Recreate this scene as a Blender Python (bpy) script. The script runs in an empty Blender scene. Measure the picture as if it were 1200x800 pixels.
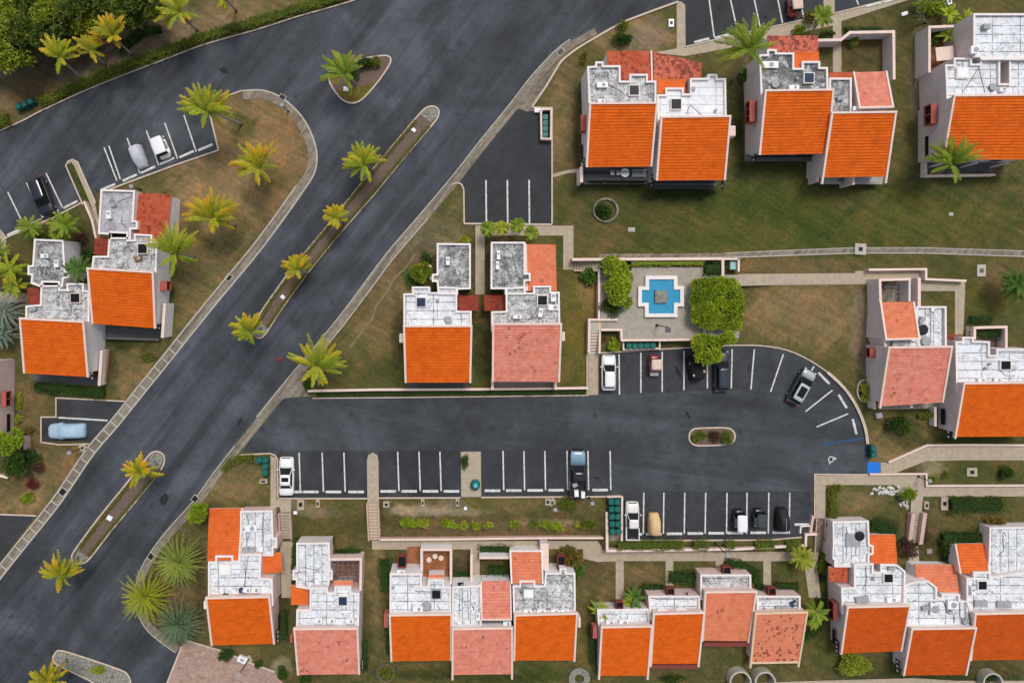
import bpy, bmesh, math, random
from mathutils import Vector, Matrix
from mathutils.geometry import tessellate_polygon
random.seed(7)
SC = bpy.context.scene
COL = SC.collection
# ---------------------------------------------------------------- survey frame
# The site was measured on the survey photo: 0.11 m per unit on the ground, drone 88 m up.
S, H, NX, NY = 0.11, 88.0, 550.0, 345.0
def W(x, y, z=0.0):
    k = S * (H - z) / H
    return Vector(((x - NX) * k, (NY - y) * k, z))
def ss(a, b, x):
    if a == b: return 0.0 if x < a else 1.0
    t = max(0.0, min(1.0, (x - a) / (b - a)))
    return t * t * (3 - 2 * t)
TER = -1.2
def gh(x, y):
    """ground height: the southern terrace lies lower than the parking court"""
    if x < 708: s = ss(598, 634, y)
    elif x < 953: s = ss(640, 643, y)
    else: s = ss(598, 648, y) * (1 - .8 * ss(1135, 1150, x) * (1 - ss(640, 670, y)))
    s *= ss(232, 285, x)
    s *= 1 - ss(735, 762, y) * (1 - ss(330, 365, x))
    for x0, x1, y0, y1 in ((326, 344, 600, 632), (429, 448, 587, 633), (954, 968, 606, 647), (1060, 1084, 599, 637)):
        if x0 <= x <= x1 and y0 <= y <= y1 + 4: s = max(s, min(1.15, (y - y0) / (y1 - y0) + .22))
    return TER * s
def WG(x, y, dz=0.0):
    return W(x, y, gh(x, y) + dz)

# ---------------------------------------------------------------- mesh builder
class MB:
    def __init__(self):
        self.v = []; self.f = []; self.c = []; self.uv = {}; self.sm = []
    def add(self, vs, fs, col=None, smooth=False):
        b = len(self.v)
        self.v += [tuple(p) for p in vs]
        for f in fs:
            self.f.append(tuple(b + i for i in f)); self.c.append(col); self.sm.append(smooth)
        return b
    def box(self, c, d, rz=0.0, taper=1.0):
        x, y, z = d[0] / 2, d[1] / 2, d[2] / 2
        cs, sn = math.cos(rz), math.sin(rz)
        vs = []
        for k in (-1, 1):
            t = 1.0 if k < 0 else taper
            for (i, j) in ((-1, -1), (1, -1), (1, 1), (-1, 1)):
                px, py = i * x * t, j * y * t
                vs.append((c[0] + px * cs - py * sn, c[1] + px * sn + py * cs, c[2] + k * z))
        self.add(vs, [(3, 2, 1, 0), (4, 5, 6, 7), (0, 1, 5, 4), (1, 2, 6, 5), (2, 3, 7, 6), (3, 0, 4, 7)])
    def bar(self, a, b, w, h=None, up=(0, 0, 1)):
        a = Vector(a); b = Vector(b); h = h or w
        d = (b - a)
        if d.length < 1e-6: return
        d.normalize(); u = Vector(up)
        s = d.cross(u)
        if s.length < 1e-4: s = Vector((1, 0, 0))
        s.normalize(); u = s.cross(d)
        s = s * w / 2; u = u * h / 2
        vs = [a - s - u, a + s - u, a + s + u, a - s + u, b - s - u, b + s - u, b + s + u, b - s + u]
        self.add(vs, [(0, 1, 2, 3), (7, 6, 5, 4), (4, 5, 1, 0), (5, 6, 2, 1), (6, 7, 3, 2), (7, 4, 0, 3)])
    def tube(self, pts, rad, n=8, cap=True, smooth=True, col=None):
        pts = [Vector(p) for p in pts]
        if not hasattr(rad, '__len__'): rad = [rad] * len(pts)
        b = len(self.v); vs = []
        for i, p in enumerate(pts):
            d = (pts[min(i + 1, len(pts) - 1)] - pts[max(i - 1, 0)]).normalized()
            s = d.cross(Vector((0, 0, 1)))
            if s.length < 1e-3: s = Vector((1, 0, 0))
            s.normalize(); u = s.cross(d)
            for k in range(n):
                a = 2 * math.pi * k / n
                vs.append(p + (s * math.cos(a) + u * math.sin(a)) * rad[i])
        fs = []
        for i in range(len(pts) - 1):
            for k in range(n):
                k2 = (k + 1) % n
                fs.append((i * n + k, i * n + k2, (i + 1) * n + k2, (i + 1) * n + k))
        self.add(vs, fs, col, smooth)
        if cap:
            m = len(pts) - 1
            self.f.append(tuple(b + k for k in range(n))[::-1]); self.c.append(col); self.sm.append(False)
            self.f.append(tuple(b + m * n + k for k in range(n))); self.c.append(col); self.sm.append(False)
    def cyl(self, c, r, h, n=20, r2=None):
        r2 = r if r2 is None else r2
        vs = []
        for (z, rr) in ((0, r), (h, r2)):
            for k in range(n):
                a = 2 * math.pi * k / n
                vs.append((c[0] + rr * math.cos(a), c[1] + rr * math.sin(a), c[2] + z))
        self.add(vs, [(k, (k + 1) % n, n + (k + 1) % n, n + k) for k in range(n)], None, True)
        b = len(self.v) - 2 * n
        self.f.append(tuple(b + n + k for k in range(n))); self.c.append(None); self.sm.append(False)
        self.f.append(tuple(b + k for k in range(n))[::-1]); self.c.append(None); self.sm.append(False)
    def loft(self, rings, closed_caps=True, smooth=True):
        n = len(rings[0]); b = len(self.v); vs = []
        for r in rings: vs += r
        fs = []
        for i in range(len(rings) - 1):
            for k in range(n):
                k2 = (k + 1) % n
                fs.append((i * n + k, i * n + k2, (i + 1) * n + k2, (i + 1) * n + k))
        self.add(vs, fs, None, smooth)
        if closed_caps:
            m = len(rings) - 1
            for t in (tuple(b + k for k in range(n))[::-1], tuple(b + m * n + k for k in range(n))):
                self.f.append(t); self.c.append(None); self.sm.append(smooth)
    def poly(self, pts, flip=False):
        """filled polygon with any outline; pts are 3-D"""
        pts = [Vector(p) for p in pts]
        tri = tessellate_polygon([pts])
        fs = []
        for t in tri:
            a, b, c = (pts[i] for i in t)
            n = (b - a).cross(c - a)
            fs.append(tuple(t) if (n.z > 0) != flip else tuple(t)[::-1])
        self.add(pts, fs)
    def prism(self, pts, z0, z1, top=True):
        """vertical walls round an outline (2-D world) from z0 up to z1"""
        pts = ccw([Vector((p[0], p[1])) for p in pts]); n = len(pts)
        vs = [(p.x, p.y, z0) for p in pts] + [(p.x, p.y, z1) for p in pts]
        self.add(vs, [(i, (i + 1) % n, n + (i + 1) % n, n + i) for i in range(n)])
        if top: self.poly([(p.x, p.y, z1) for p in pts])
    def build(self, name, mat, parent=None, origin=None, attr=None, recalc=False):
        me = bpy.data.meshes.new(name)
        o = Vector(origin) if origin is not None else Vector((0, 0, 0))
        me.from_pydata([(p[0] - o.x, p[1] - o.y, p[2] - o.z) for p in self.v], [], self.f)
        if any(c is not None for c in self.c):
            ca = me.color_attributes.new(attr or 'tint', 'FLOAT_COLOR', 'CORNER')
            buf = []
            for f, c in zip(self.f, self.c):
                c = c or (0.5, 0.5, 0.5)
                if isinstance(c[0], (tuple, list)):
                    for cc in c: buf += [cc[0], cc[1], cc[2], 1.0]
                else:
                    buf += [c[0], c[1], c[2], 1.0] * len(f)
            ca.data.foreach_set('color', buf)
        if self.uv:
            ul = me.uv_layers.new(name='UVMap')
            for fi, p in enumerate(me.polygons):
                u = self.uv.get(fi)
                if u:
                    for li, q in zip(p.loop_indices, u): ul.data[li].uv = q
        if any(self.sm): me.polygons.foreach_set('use_smooth', [bool(x) for x in self.sm])
        if recalc:
            bm = bmesh.new(); bm.from_mesh(me); bmesh.ops.recalc_face_normals(bm, faces=bm.faces); bm.to_mesh(me); bm.free()
        if mat is not None:
            for m_ in (mat if isinstance(mat, (list, tuple)) else [mat]): me.materials.append(m_)
        me.update()
        ob = bpy.data.objects.new(name, me); COL.objects.link(ob)
        if parent is not None: ob.parent = parent
        elif origin is not None: ob.location = o
        return ob

def area2(p):
    return sum(p[i].x * p[(i + 1) % len(p)].y - p[(i + 1) % len(p)].x * p[i].y for i in range(len(p)))
def ccw(p):
    return p if area2(p) > 0 else p[::-1]
def inset(pts, d):
    pts = ccw([Vector((p[0], p[1])) for p in pts]); n = len(pts); out = []
    for i in range(n):
        a, b, c = pts[i - 1], pts[i], pts[(i + 1) % n]
        d1 = (b - a).normalized(); d2 = (c - b).normalized()
        n1 = Vector((-d1.y, d1.x)); n2 = Vector((-d2.y, d2.x))
        m = n1 + n2
        if m.length < 1e-4: m = n1
        m.normalize(); k = max(0.4, m.dot(n1))
        out.append(b + m * d / k)
    return out
def smooth_line(pts, sub=4):
    """Catmull-Rom through survey points"""
    out = []
    n = len(pts)
    for i in range(n - 1):
        p0, p1, p2, p3 = pts[max(i - 1, 0)], pts[i], pts[i + 1], pts[min(i + 2, n - 1)]
        for k in range(sub):
            t = k / sub
            out.append(tuple(0.5 * (2 * p1[j] + (p2[j] - p0[j]) * t + (2 * p0[j] - 5 * p1[j] + 4 * p2[j] - p3[j]) * t * t + (3 * p1[j] - p0[j] - 3 * p2[j] + p3[j]) * t ** 3) for j in (0, 1)))
    out.append(tuple(pts[-1][:2]))
    return out
def ribbon(mb, pts, w, z0, z1, closed=False, off=0.0, ground=False, zoff=0.0):
    """a strip of width w (survey units) along survey points, from z0 to z1 (sheet when z0 is None)"""
    P = [Vector(p[:2]) for p in pts]; n = len(P); L, R = [], []
    for i in range(n):
        a = P[i - 1] if (i or closed) else P[0]; c = P[(i + 1) % n] if (i < n - 1 or closed) else P[-1]
        d1 = (P[i] - a); d2 = (c - P[i])
        d1 = d1.normalized() if d1.length > 1e-6 else d2.normalized()
        d2 = d2.normalized() if d2.length > 1e-6 else d1
        n1 = Vector((-d1.y, d1.x)); m = (n1 + Vector((-d2.y, d2.x)))
        if m.length < 1e-3: m = n1
        m.normalize(); k = max(0.5, m.dot(n1))
        L.append(P[i] + m * (off + w / 2) / k); R.append(P[i] + m * (off - w / 2) / k)
    def q(p, z): return W(p.x, p.y, (gh(p.x, p.y) if ground else 0) + z)
    seg = n if closed else n - 1
    for i in range(seg):
        j = (i + 1) % n
        a, b, c, d = q(L[i], z1), q(R[i], z1), q(R[j], z1), q(L[j], z1)
        if z0 is None:
            mb.add([a, b, c, d], [(0, 1, 2, 3) if (b - a).cross(c - a).z > 0 else (3, 2, 1, 0)])
        else:
            e, f, g, h = [Vector((t.x, t.y, t.z - z1 + z0)) for t in (a, b, c, d)]
            up = (b - a).cross(c - a).z > 0
            fs = [(0, 1, 2, 3), (0, 4, 5, 1), (2, 6, 7, 3)]
            if not closed and i == 0: fs.append((0, 3, 7, 4)) if False else fs.append((0, 1, 5, 4))
            if not closed and i == seg - 1: fs.append((3, 2, 6, 7))
            mb.add([a, b, c, d, e, f, g, h], fs if up else [t[::-1] for t in fs])
def sheet(mb, pts, z, ground=False):
    mb.poly([W(p[0], p[1], z + (gh(p[0], p[1]) if ground else 0)) for p in pts])

# ---------------------------------------------------------------- tags
def tag(o, label, cat, group=None, kind=None):
    if label: o['label'] = label
    if cat: o['category'] = cat
    if group: o['group'] = group
    if kind: o['kind'] = kind
    return o
def structure(o, label=None):
    o['kind'] = 'structure'
    if label: o['label'] = label
    return o
def empty(name, loc, label, cat, group=None, rz=0.0):
    o = bpy.data.objects.new(name, None); o.empty_display_size = 0.5
    o.location = loc; o.rotation_euler = (0, 0, rz); COL.objects.link(o)
    return tag(o, label, cat, group)
def copy_tree(src, loc, rz, label, group=None):
    r = src.copy(); COL.objects.link(r); r.location = loc; r.rotation_euler = (0, 0, rz); r['label'] = label
    if group: r['group'] = group
    for ch in list(src.children):
        c = ch.copy(); COL.objects.link(c); c.parent = r
        for g in list(ch.children):
            d = g.copy(); COL.objects.link(d); d.parent = c
    return r

# ---------------------------------------------------------------- materials
class NT:
    def __init__(self, name, rough=0.8, spec=0.3):
        self.m = bpy.data.materials.new(name); self.m.use_nodes = True
        self.t = self.m.node_tree; self.b = self.t.nodes['Principled BSDF']
        self.b.inputs['Roughness'].default_value = rough
        self.b.inputs['Specular IOR Level'].default_value = spec
        self.geo = None
    def n(self, typ, **kw):
        nd = self.t.nodes.new(typ)
        for k, v in kw.items():
            if k in nd.inputs:
                if hasattr(v, 'is_output'): self.t.links.new(v, nd.inputs[k])
                else: nd.inputs[k].default_value = v
            else: setattr(nd, k, v)
        return nd
    def pos(self, scale=(1, 1, 1), rot=0.0):
        if self.geo is None: self.geo = self.n('ShaderNodeNewGeometry')
        mp = self.n('ShaderNodeMapping'); self.t.links.new(self.geo.outputs['Position'], mp.inputs['Vector'])
        mp.inputs['Rotation'].default_value = (0, 0, rot)
        m2 = self.n('ShaderNodeMapping'); self.t.links.new(mp.outputs[0], m2.inputs['Vector']); m2.inputs['Scale'].default_value = scale
        return m2.outputs[0]
    def noise(self, scale, detail=4, rough=0.55, vec=None, dist=0.0):
        nd = self.n('ShaderNodeTexNoise', Scale=scale, Detail=detail, Roughness=rough, Distortion=dist)
        self.t.links.new(vec if vec is not None else self.pos(), nd.inputs['Vector'])
        return nd.outputs['Fac']
    def ramp(self, fac, stops):
        r = self.n('ShaderNodeValToRGB'); self.t.links.new(fac, r.inputs[0])
        e = r.color_ramp.elements
        while len(e) < len(stops): e.new(0.5)
        for el, (p, c) in zip(e, stops):
            el.position = p; el.color = (c, c, c, 1) if not hasattr(c, '__len__') else (*c, 1)
        return r.outputs[0]
    def mix(self, fac, a, b, mode='MIX'):
        m = self.n('ShaderNodeMix', data_type='RGBA', blend_type=mode)
        for i, v in ((0, fac), (6, a), (7, b)):
            if hasattr(v, 'is_output'): self.t.links.new(v, m.inputs[i])
            elif hasattr(v, '__len__'): m.inputs[i].default_value = (*v[:3], 1)
            else: m.inputs[i].default_value = v
        return m.outputs[2]
    def math(self, op, a, b=0.0):
        m = self.n('ShaderNodeMath', operation=op)
        for i, v in ((0, a), (1, b)):
            if hasattr(v, 'is_output'): self.t.links.new(v, m.inputs[i])
            else: m.inputs[i].default_value = v
        return m.outputs[0]
    def color(self, c):
        if hasattr(c, 'is_output'): self.t.links.new(c, self.b.inputs['Base Color'])
        else: self.b.inputs['Base Color'].default_value = (*c, 1)
    def bump(self, h, strength=0.3, dist=0.05):
        bp = self.n('ShaderNodeBump', Strength=strength, Distance=dist); self.t.links.new(h, bp.inputs['Height'])
        self.t.links.new(bp.outputs[0], self.b.inputs['Normal'])
    def attr(self, name):
        a = self.n('ShaderNodeAttribute', attribute_name=name); return a.outputs['Color']

def paint(name, c, rough=0.6, var=0.12, scale=1.5, metal=0.0, spec=0.3, coat=0.0, bump=0.0):
    k = NT(name, rough, spec)
    f = k.noise(scale, 5, 0.65)
    lo = tuple(x * (1 - var) for x in c); hi = tuple(min(0.95, x * (1 + var)) for x in c)
    k.color(k.ramp(f, [(0.25, lo), (0.75, hi)]))
    k.b.inputs['Metallic'].default_value = metal
    if coat: k.b.inputs['Coat Weight'].default_value = coat; k.b.inputs['Coat Roughness'].default_value = 0.08
    if bump: k.bump(k.noise(scale * 12, 3), bump, 0.02)
    return k.m
def weathered(name, c, dirt=(0.12, 0.11, 0.1), amt=0.5, scale=0.7, rough=0.85):
    """painted masonry with uneven grime"""
    k = NT(name, rough, 0.2)
    f1 = k.ramp(k.noise(scale, 6, 0.7), [(0.45, 0.0), (0.8, amt)])
    f2 = k.ramp(k.noise(scale * 5, 5, 0.7, k.pos((1, 1, 0.25))), [(0.5, 0.0), (0.85, amt * 0.7)])
    base = k.ramp(k.noise(2.2, 4), [(0.3, tuple(x * 0.92 for x in c)), (0.7, c)])
    k.color(k.mix(f2, k.mix(f1, base, dirt), dirt))
    k.bump(k.noise(9, 4), 0.15, 0.02)
    return k.m
def flatroof(name, c, stain, seam, seed, dirt=(0.035, 0.035, 0.035), swap=False):
    """liquid-coated concrete roof: sheet seams and black mould"""
    k = NT(name, 0.75, 0.25)
    p = k.n('ShaderNodeVectorMath', operation='ADD'); k.t.links.new(k.pos(), p.inputs[0]); p.inputs[1].default_value = (seed * 7.3, seed * 3.1, 0)
    v = p.outputs[0]
    big = k.ramp(k.noise(0.42, 5, 0.65, v, 0.9), [(0.38, 0.0), (0.60, 1.0)])
    wash = k.ramp(k.noise(0.95, 9, 0.72, v, 0.8), [(0.58 - stain * 0.16, 0.0), (0.74 - stain * 0.16, 1.0)])
    blot = k.ramp(k.noise(1.9, 8, 0.74, v, 2.2), [(0.60 - stain * 0.12, 0.0), (0.66 - stain * 0.08, 1.0)])
    patch = k.ramp(k.noise(0.7, 3, 0.5, v, 0.3), [(0.55, 0.0), (0.62, 1.0)])
    st = k.math('MULTIPLY', k.math('MULTIPLY', blot, k.math('ADD', k.math('MULTIPLY', big, 0.85), stain * 0.25)), 0.95)
    gr = k.math('MULTIPLY', wash, min(0.9, 0.14 + stain * 0.62))
    base = k.ramp(k.noise(0.9, 5, 0.6, v), [(0.3, tuple(x * 0.86 for x in c)), (0.7, c)])
    br = k.n('ShaderNodeTexBrick'); br.offset = 0.0 if not swap else 0.35; br.squash = 1.0
    if swap:
        mp = k.n('ShaderNodeMapping'); k.t.links.new(v, mp.inputs[0]); mp.inputs['Rotation'].default_value = (0, 0, math.pi / 2); k.t.links.new(mp.outputs[0], br.inputs['Vector'])
    else: k.t.links.new(v, br.inputs['Vector'])
    br.inputs['Scale'].default_value = 1.0; br.inputs['Brick Width'].default_value = 3.4; br.inputs['Row Height'].default_value = 1.05
    br.inputs['Mortar Size'].default_value = 0.06; br.inputs['Mortar Smooth'].default_value = 0.25
    sm = k.math('MULTIPLY', br.outputs['Fac'], k.math('MULTIPLY', k.ramp(k.noise(1.1, 4, 0.6, v), [(0.32, 0.2), (0.55, 1.0)]), seam))
    pond = k.math('MULTIPLY', k.ramp(k.noise(0.75, 4, 0.5, v, 0.6), [(0.53, 0.0), (0.555, 1.0), (0.575, 0.25), (0.68, 0.0)]), 0.2 + 0.4 * stain)
    base = k.mix(pond, base, (0.20, 0.17, 0.13))
    base = k.mix(gr, base, tuple(0.30 * x for x in c)); base = k.mix(k.math('MULTIPLY', patch, 0.5 * stain), base, (0.74, 0.74, 0.75))
    k.color(k.mix(k.math('MINIMUM', st, 0.92), k.mix(sm, base, (0.10, 0.105, 0.115)), dirt))
    k.bump(k.noise(6, 5, 0.6, v), 0.25, 0.03)
    return k.m
def tile(name, c1, c2, spots=0.0, spotc=(0.03, 0.02, 0.02), pale=None, seed=0.0, pale_amt=0.5):
    """barrel-tile courses; UV is in metres: u across, v down the slope"""
    k = NT(name, 0.8, 0.15)
    uv = k.n('ShaderNodeUVMap').outputs[0]
    br = k.n('ShaderNodeTexBrick'); br.offset = 0.5
    k.t.links.new(uv, br.inputs['Vector'])
    for a, b in (('Scale', 1.0), ('Brick Width', 0.52), ('Row Height', 0.36), ('Mortar Size', 0.0), ('Bias', 0.0)): br.inputs[a].default_value = b
    br.inputs['Color1'].default_value = (*c1, 1); br.inputs['Color2'].default_value = (*c2, 1)
    sx = k.n('ShaderNodeSeparateXYZ'); k.t.links.new(uv, sx.inputs[0])
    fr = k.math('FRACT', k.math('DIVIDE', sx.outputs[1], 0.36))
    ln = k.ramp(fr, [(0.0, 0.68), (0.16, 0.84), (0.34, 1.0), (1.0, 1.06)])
    lv = k.ramp(k.noise(0.8, 4, 0.6), [(0.3, 0.2), (0.65, 1.0)])
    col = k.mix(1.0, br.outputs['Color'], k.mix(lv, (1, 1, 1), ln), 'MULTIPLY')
    big = k.ramp(k.noise(0.8, 6, 0.68), [(0.3, (0.80, 0.78, 0.78)), (0.5, (1, 1, 1)), (0.7, (1.10, 1.12, 1.2))])
    col = k.mix(1.0, col, big, 'MULTIPLY')
    if pale is not None:
        col = k.mix(k.ramp(k.noise(1.3, 5, 0.65), [(0.42, 0.0), (0.68, pale_amt)]), col, pale)
    if spots > 0:
        br2 = k.n('ShaderNodeTexBrick'); br2.offset = 0.5
        k.t.links.new(uv, br2.inputs['Vector'])
        for a, b in (('Scale', 1.0), ('Brick Width', 0.26), ('Row Height', 0.36), ('Mortar Size', 0.0)): br2.inputs[a].default_value = b
        br2.inputs['Color1'].default_value = (0, 0, 0, 1); br2.inputs['Color2'].default_value = (1, 1, 1, 1)
        cell = k.ramp(br2.outputs['Color'], [(0.5, 0.0), (0.98, 0.32)])
        zone = k.noise(0.55, 4, 0.6, None, 0.4)
        f = k.ramp(k.math('ADD', k.math('ADD', zone, cell), (spots - 0.5) * 0.30), [(0.74, 0.0), (0.84, 0.9)])
        f2 = k.ramp(k.noise(7, 4, 0.7), [(0.35, 0.3), (0.6, 1.0)])
        col = k.mix(k.math('MULTIPLY', f, f2), col, spotc)
    k.color(col)
    wv = k.n('ShaderNodeTexWave', Scale=1.0); wv.bands_direction = 'X'
    mp = k.n('ShaderNodeMapping'); k.t.links.new(uv, mp.inputs[0]); mp.inputs['Scale'].default_value = (1.22, 1, 1); k.t.links.new(mp.outputs[0], wv.inputs['Vector'])
    k.bump(wv.outputs['Fac'], 0.18, 0.03)
    return k.m
def foliage(name, c1, c2, c3=None, trans=0.25):
    """leaf colour between c1 and c2 by each leaf's own value, c3 for old leaf tips"""
    k = NT(name, 0.6, 0.25)
    a = k.attr('tint'); sp = k.n('ShaderNodeSeparateColor'); k.t.links.new(a, sp.inputs[0])
    col = k.mix(sp.outputs[0], c1, c2)
    if c3 is not None: col = k.mix(sp.outputs[1], col, c3)
    k.color(col)
    tr = k.n('ShaderNodeBsdfTranslucent'); k.t.links.new(col, tr.inputs[0])
    mx = k.n('ShaderNodeMixShader'); mx.inputs[0].default_value = trans
    k.t.links.new(k.b.outputs[0], mx.inputs[1]); k.t.links.new(tr.outputs[0], mx.inputs[2])
    k.t.links.new(mx.outputs[0], k.t.nodes['Material Output'].inputs[0])
    return k.m

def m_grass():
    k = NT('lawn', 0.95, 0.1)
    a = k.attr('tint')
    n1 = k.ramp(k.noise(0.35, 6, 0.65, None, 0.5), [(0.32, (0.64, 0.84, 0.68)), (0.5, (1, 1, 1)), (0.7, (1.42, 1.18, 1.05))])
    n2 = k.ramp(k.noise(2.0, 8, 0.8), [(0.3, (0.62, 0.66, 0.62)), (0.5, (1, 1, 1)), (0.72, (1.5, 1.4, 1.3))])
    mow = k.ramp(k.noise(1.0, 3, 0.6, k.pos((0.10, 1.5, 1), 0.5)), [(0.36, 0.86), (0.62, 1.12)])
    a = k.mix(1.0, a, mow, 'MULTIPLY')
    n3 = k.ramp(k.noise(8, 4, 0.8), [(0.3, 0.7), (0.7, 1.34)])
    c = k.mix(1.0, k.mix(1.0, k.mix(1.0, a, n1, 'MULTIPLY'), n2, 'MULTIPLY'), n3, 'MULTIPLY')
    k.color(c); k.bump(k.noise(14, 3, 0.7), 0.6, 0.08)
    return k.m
def m_asphalt(name, c, streak=0.35, rot=math.radians(-52)):
    k = NT(name, 0.8, 0.35)
    s1 = k.ramp(k.noise(1.0, 6, 0.65, k.pos((0.02, 0.28, 1), rot), 0.5), [(0.36, 0.60), (0.5, 1.0), (0.64, 1.5)])
    s2 = k.ramp(k.noise(0.10, 6, 0.62, None, 1.2), [(0.34, 0.66), (0.5, 1.0), (0.66, 1.4)])
    col = k.mix(1.0, c, s2, 'MULTIPLY')
    col = k.mix(min(1.0, streak * 1.6), col, k.mix(1.0, col, s1, 'MULTIPLY'))
    g = k.ramp(k.noise(18, 3, 0.8), [(0.3, 0.82), (0.7, 1.18)])
    p = k.ramp(k.noise(0.9, 7, 0.7, None, 1.0), [(0.28, 0.72), (0.5, 1.0), (0.75, 1.12)])
    col = k.mix(1.0, k.mix(1.0, col, g, 'MULTIPLY'), p, 'MULTIPLY')
    # hairline cracks and oil drips
    dv = k.n('ShaderNodeVectorMath', operation='ADD'); k.t.links.new(k.pos(), dv.inputs[0])
    nz = k.n('ShaderNodeTexNoise', Scale=0.7, Detail=5); k.t.links.new(k.pos(), nz.inputs['Vector']); k.t.links.new(nz.outputs['Color'], dv.inputs[1])
    vo = k.n('ShaderNodeTexVoronoi', Scale=0.13, feature='DISTANCE_TO_EDGE'); k.t.links.new(dv.outputs[0], vo.inputs['Vector'])
    crack = k.math('MULTIPLY', k.ramp(vo.outputs['Distance'], [(0.0, 1.0), (0.010, 0.0)]), k.ramp(k.noise(0.11, 3), [(0.50, 0.0), (0.62, .4)]))
    v2 = k.n('ShaderNodeTexVoronoi', Scale=0.42); k.t.links.new(dv.outputs[0], v2.inputs['Vector'])
    drip = k.math('MULTIPLY', k.ramp(v2.outputs['Distance'], [(0.08, 1.0), (0.22, 0.0)]), k.ramp(v2.outputs['Color'], [(0.55, 0.0), (0.62, 0.55)]))
    col = k.mix(drip, col, tuple(x * .45 for x in c)); col = k.mix(crack, col, tuple(x * .4 for x in c))
    k.color(col)
    k.bump(k.noise(30, 3), 0.2, 0.02)
    return k.m
def m_concrete(name, c, joint=1.4, stain=0.3, streak=None):
    k = NT(name, 0.88, 0.2)
    base = k.ramp(k.noise(1.6, 7, 0.7), [(0.25, tuple(x * (1 - stain) for x in c)), (0.55, c), (0.8, tuple(min(0.9, x * 1.18) for x in c))])
    if streak is not None:
        s = k.ramp(k.noise(1.0, 5, 0.65, k.pos((0.12, 1.6, 1), streak), 0.3), [(0.35, 0.55), (0.62, 1.1)])
        base = k.mix(1.0, base, s, 'MULTIPLY')
    if joint:
        br = k.n('ShaderNodeTexBrick'); br.offset = 0.0; k.t.links.new(k.pos(), br.inputs['Vector'])
        for a, b in (('Scale', 1.0), ('Brick Width', joint), ('Row Height', joint), ('Mortar Size', 0.02), ('Mortar Smooth', 0.2)): br.inputs[a].default_value = b
        base = k.mix(k.math('MULTIPLY', br.outputs['Fac'], 0.35), base, tuple(x * 0.4 for x in c))
    k.color(base); k.bump(k.noise(12, 4), 0.2, 0.02)
    return k.m
def m_pavers(name, c):
    k = NT(name, 0.9, 0.15)
    br = k.n('ShaderNodeTexBrick'); k.t.links.new(k.pos(rot=0.45), br.inputs['Vector'])
    for a, b in (('Scale', 1.0), ('Brick Width', 0.42), ('Row Height', 0.21), ('Mortar Size', 0.015)): br.inputs[a].default_value = b
    br.inputs['Color1'].default_value = (*c, 1); br.inputs['Color2'].default_value = (*[x * 0.72 for x in c], 1); br.inputs['Mortar'].default_value = (*[x * 0.5 for x in c], 1)
    st = k.ramp(k.noise(1.2, 6, 0.75), [(0.3, 0.72), (0.6, 1.12)])
    k.color(k.mix(1.0, br.outputs['Color'], st, 'MULTIPLY')); k.bump(br.outputs['Fac'], -0.3, 0.02)
    return k.m
def m_glass(name, c, rough=0.08):
    k = NT(name, rough, 0.12); k.color(c)
    return k.m
def m_cobble(name, c):
    k = NT(name, 0.9, 0.15)
    vo = k.n('ShaderNodeTexVoronoi', Scale=2.6, feature='DISTANCE_TO_EDGE'); k.t.links.new(k.pos(), vo.inputs['Vector'])
    e = k.ramp(vo.outputs['Distance'], [(0.02, 0.0), (0.1, 1.0)])
    st = k.ramp(k.noise(2.5, 5), [(0.3, tuple(x * 0.7 for x in c)), (0.7, c)])
    k.color(k.mix(e, tuple(x * 0.4 for x in c), st)); k.bump(e, 0.5, 0.04)
    return k.m

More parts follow.
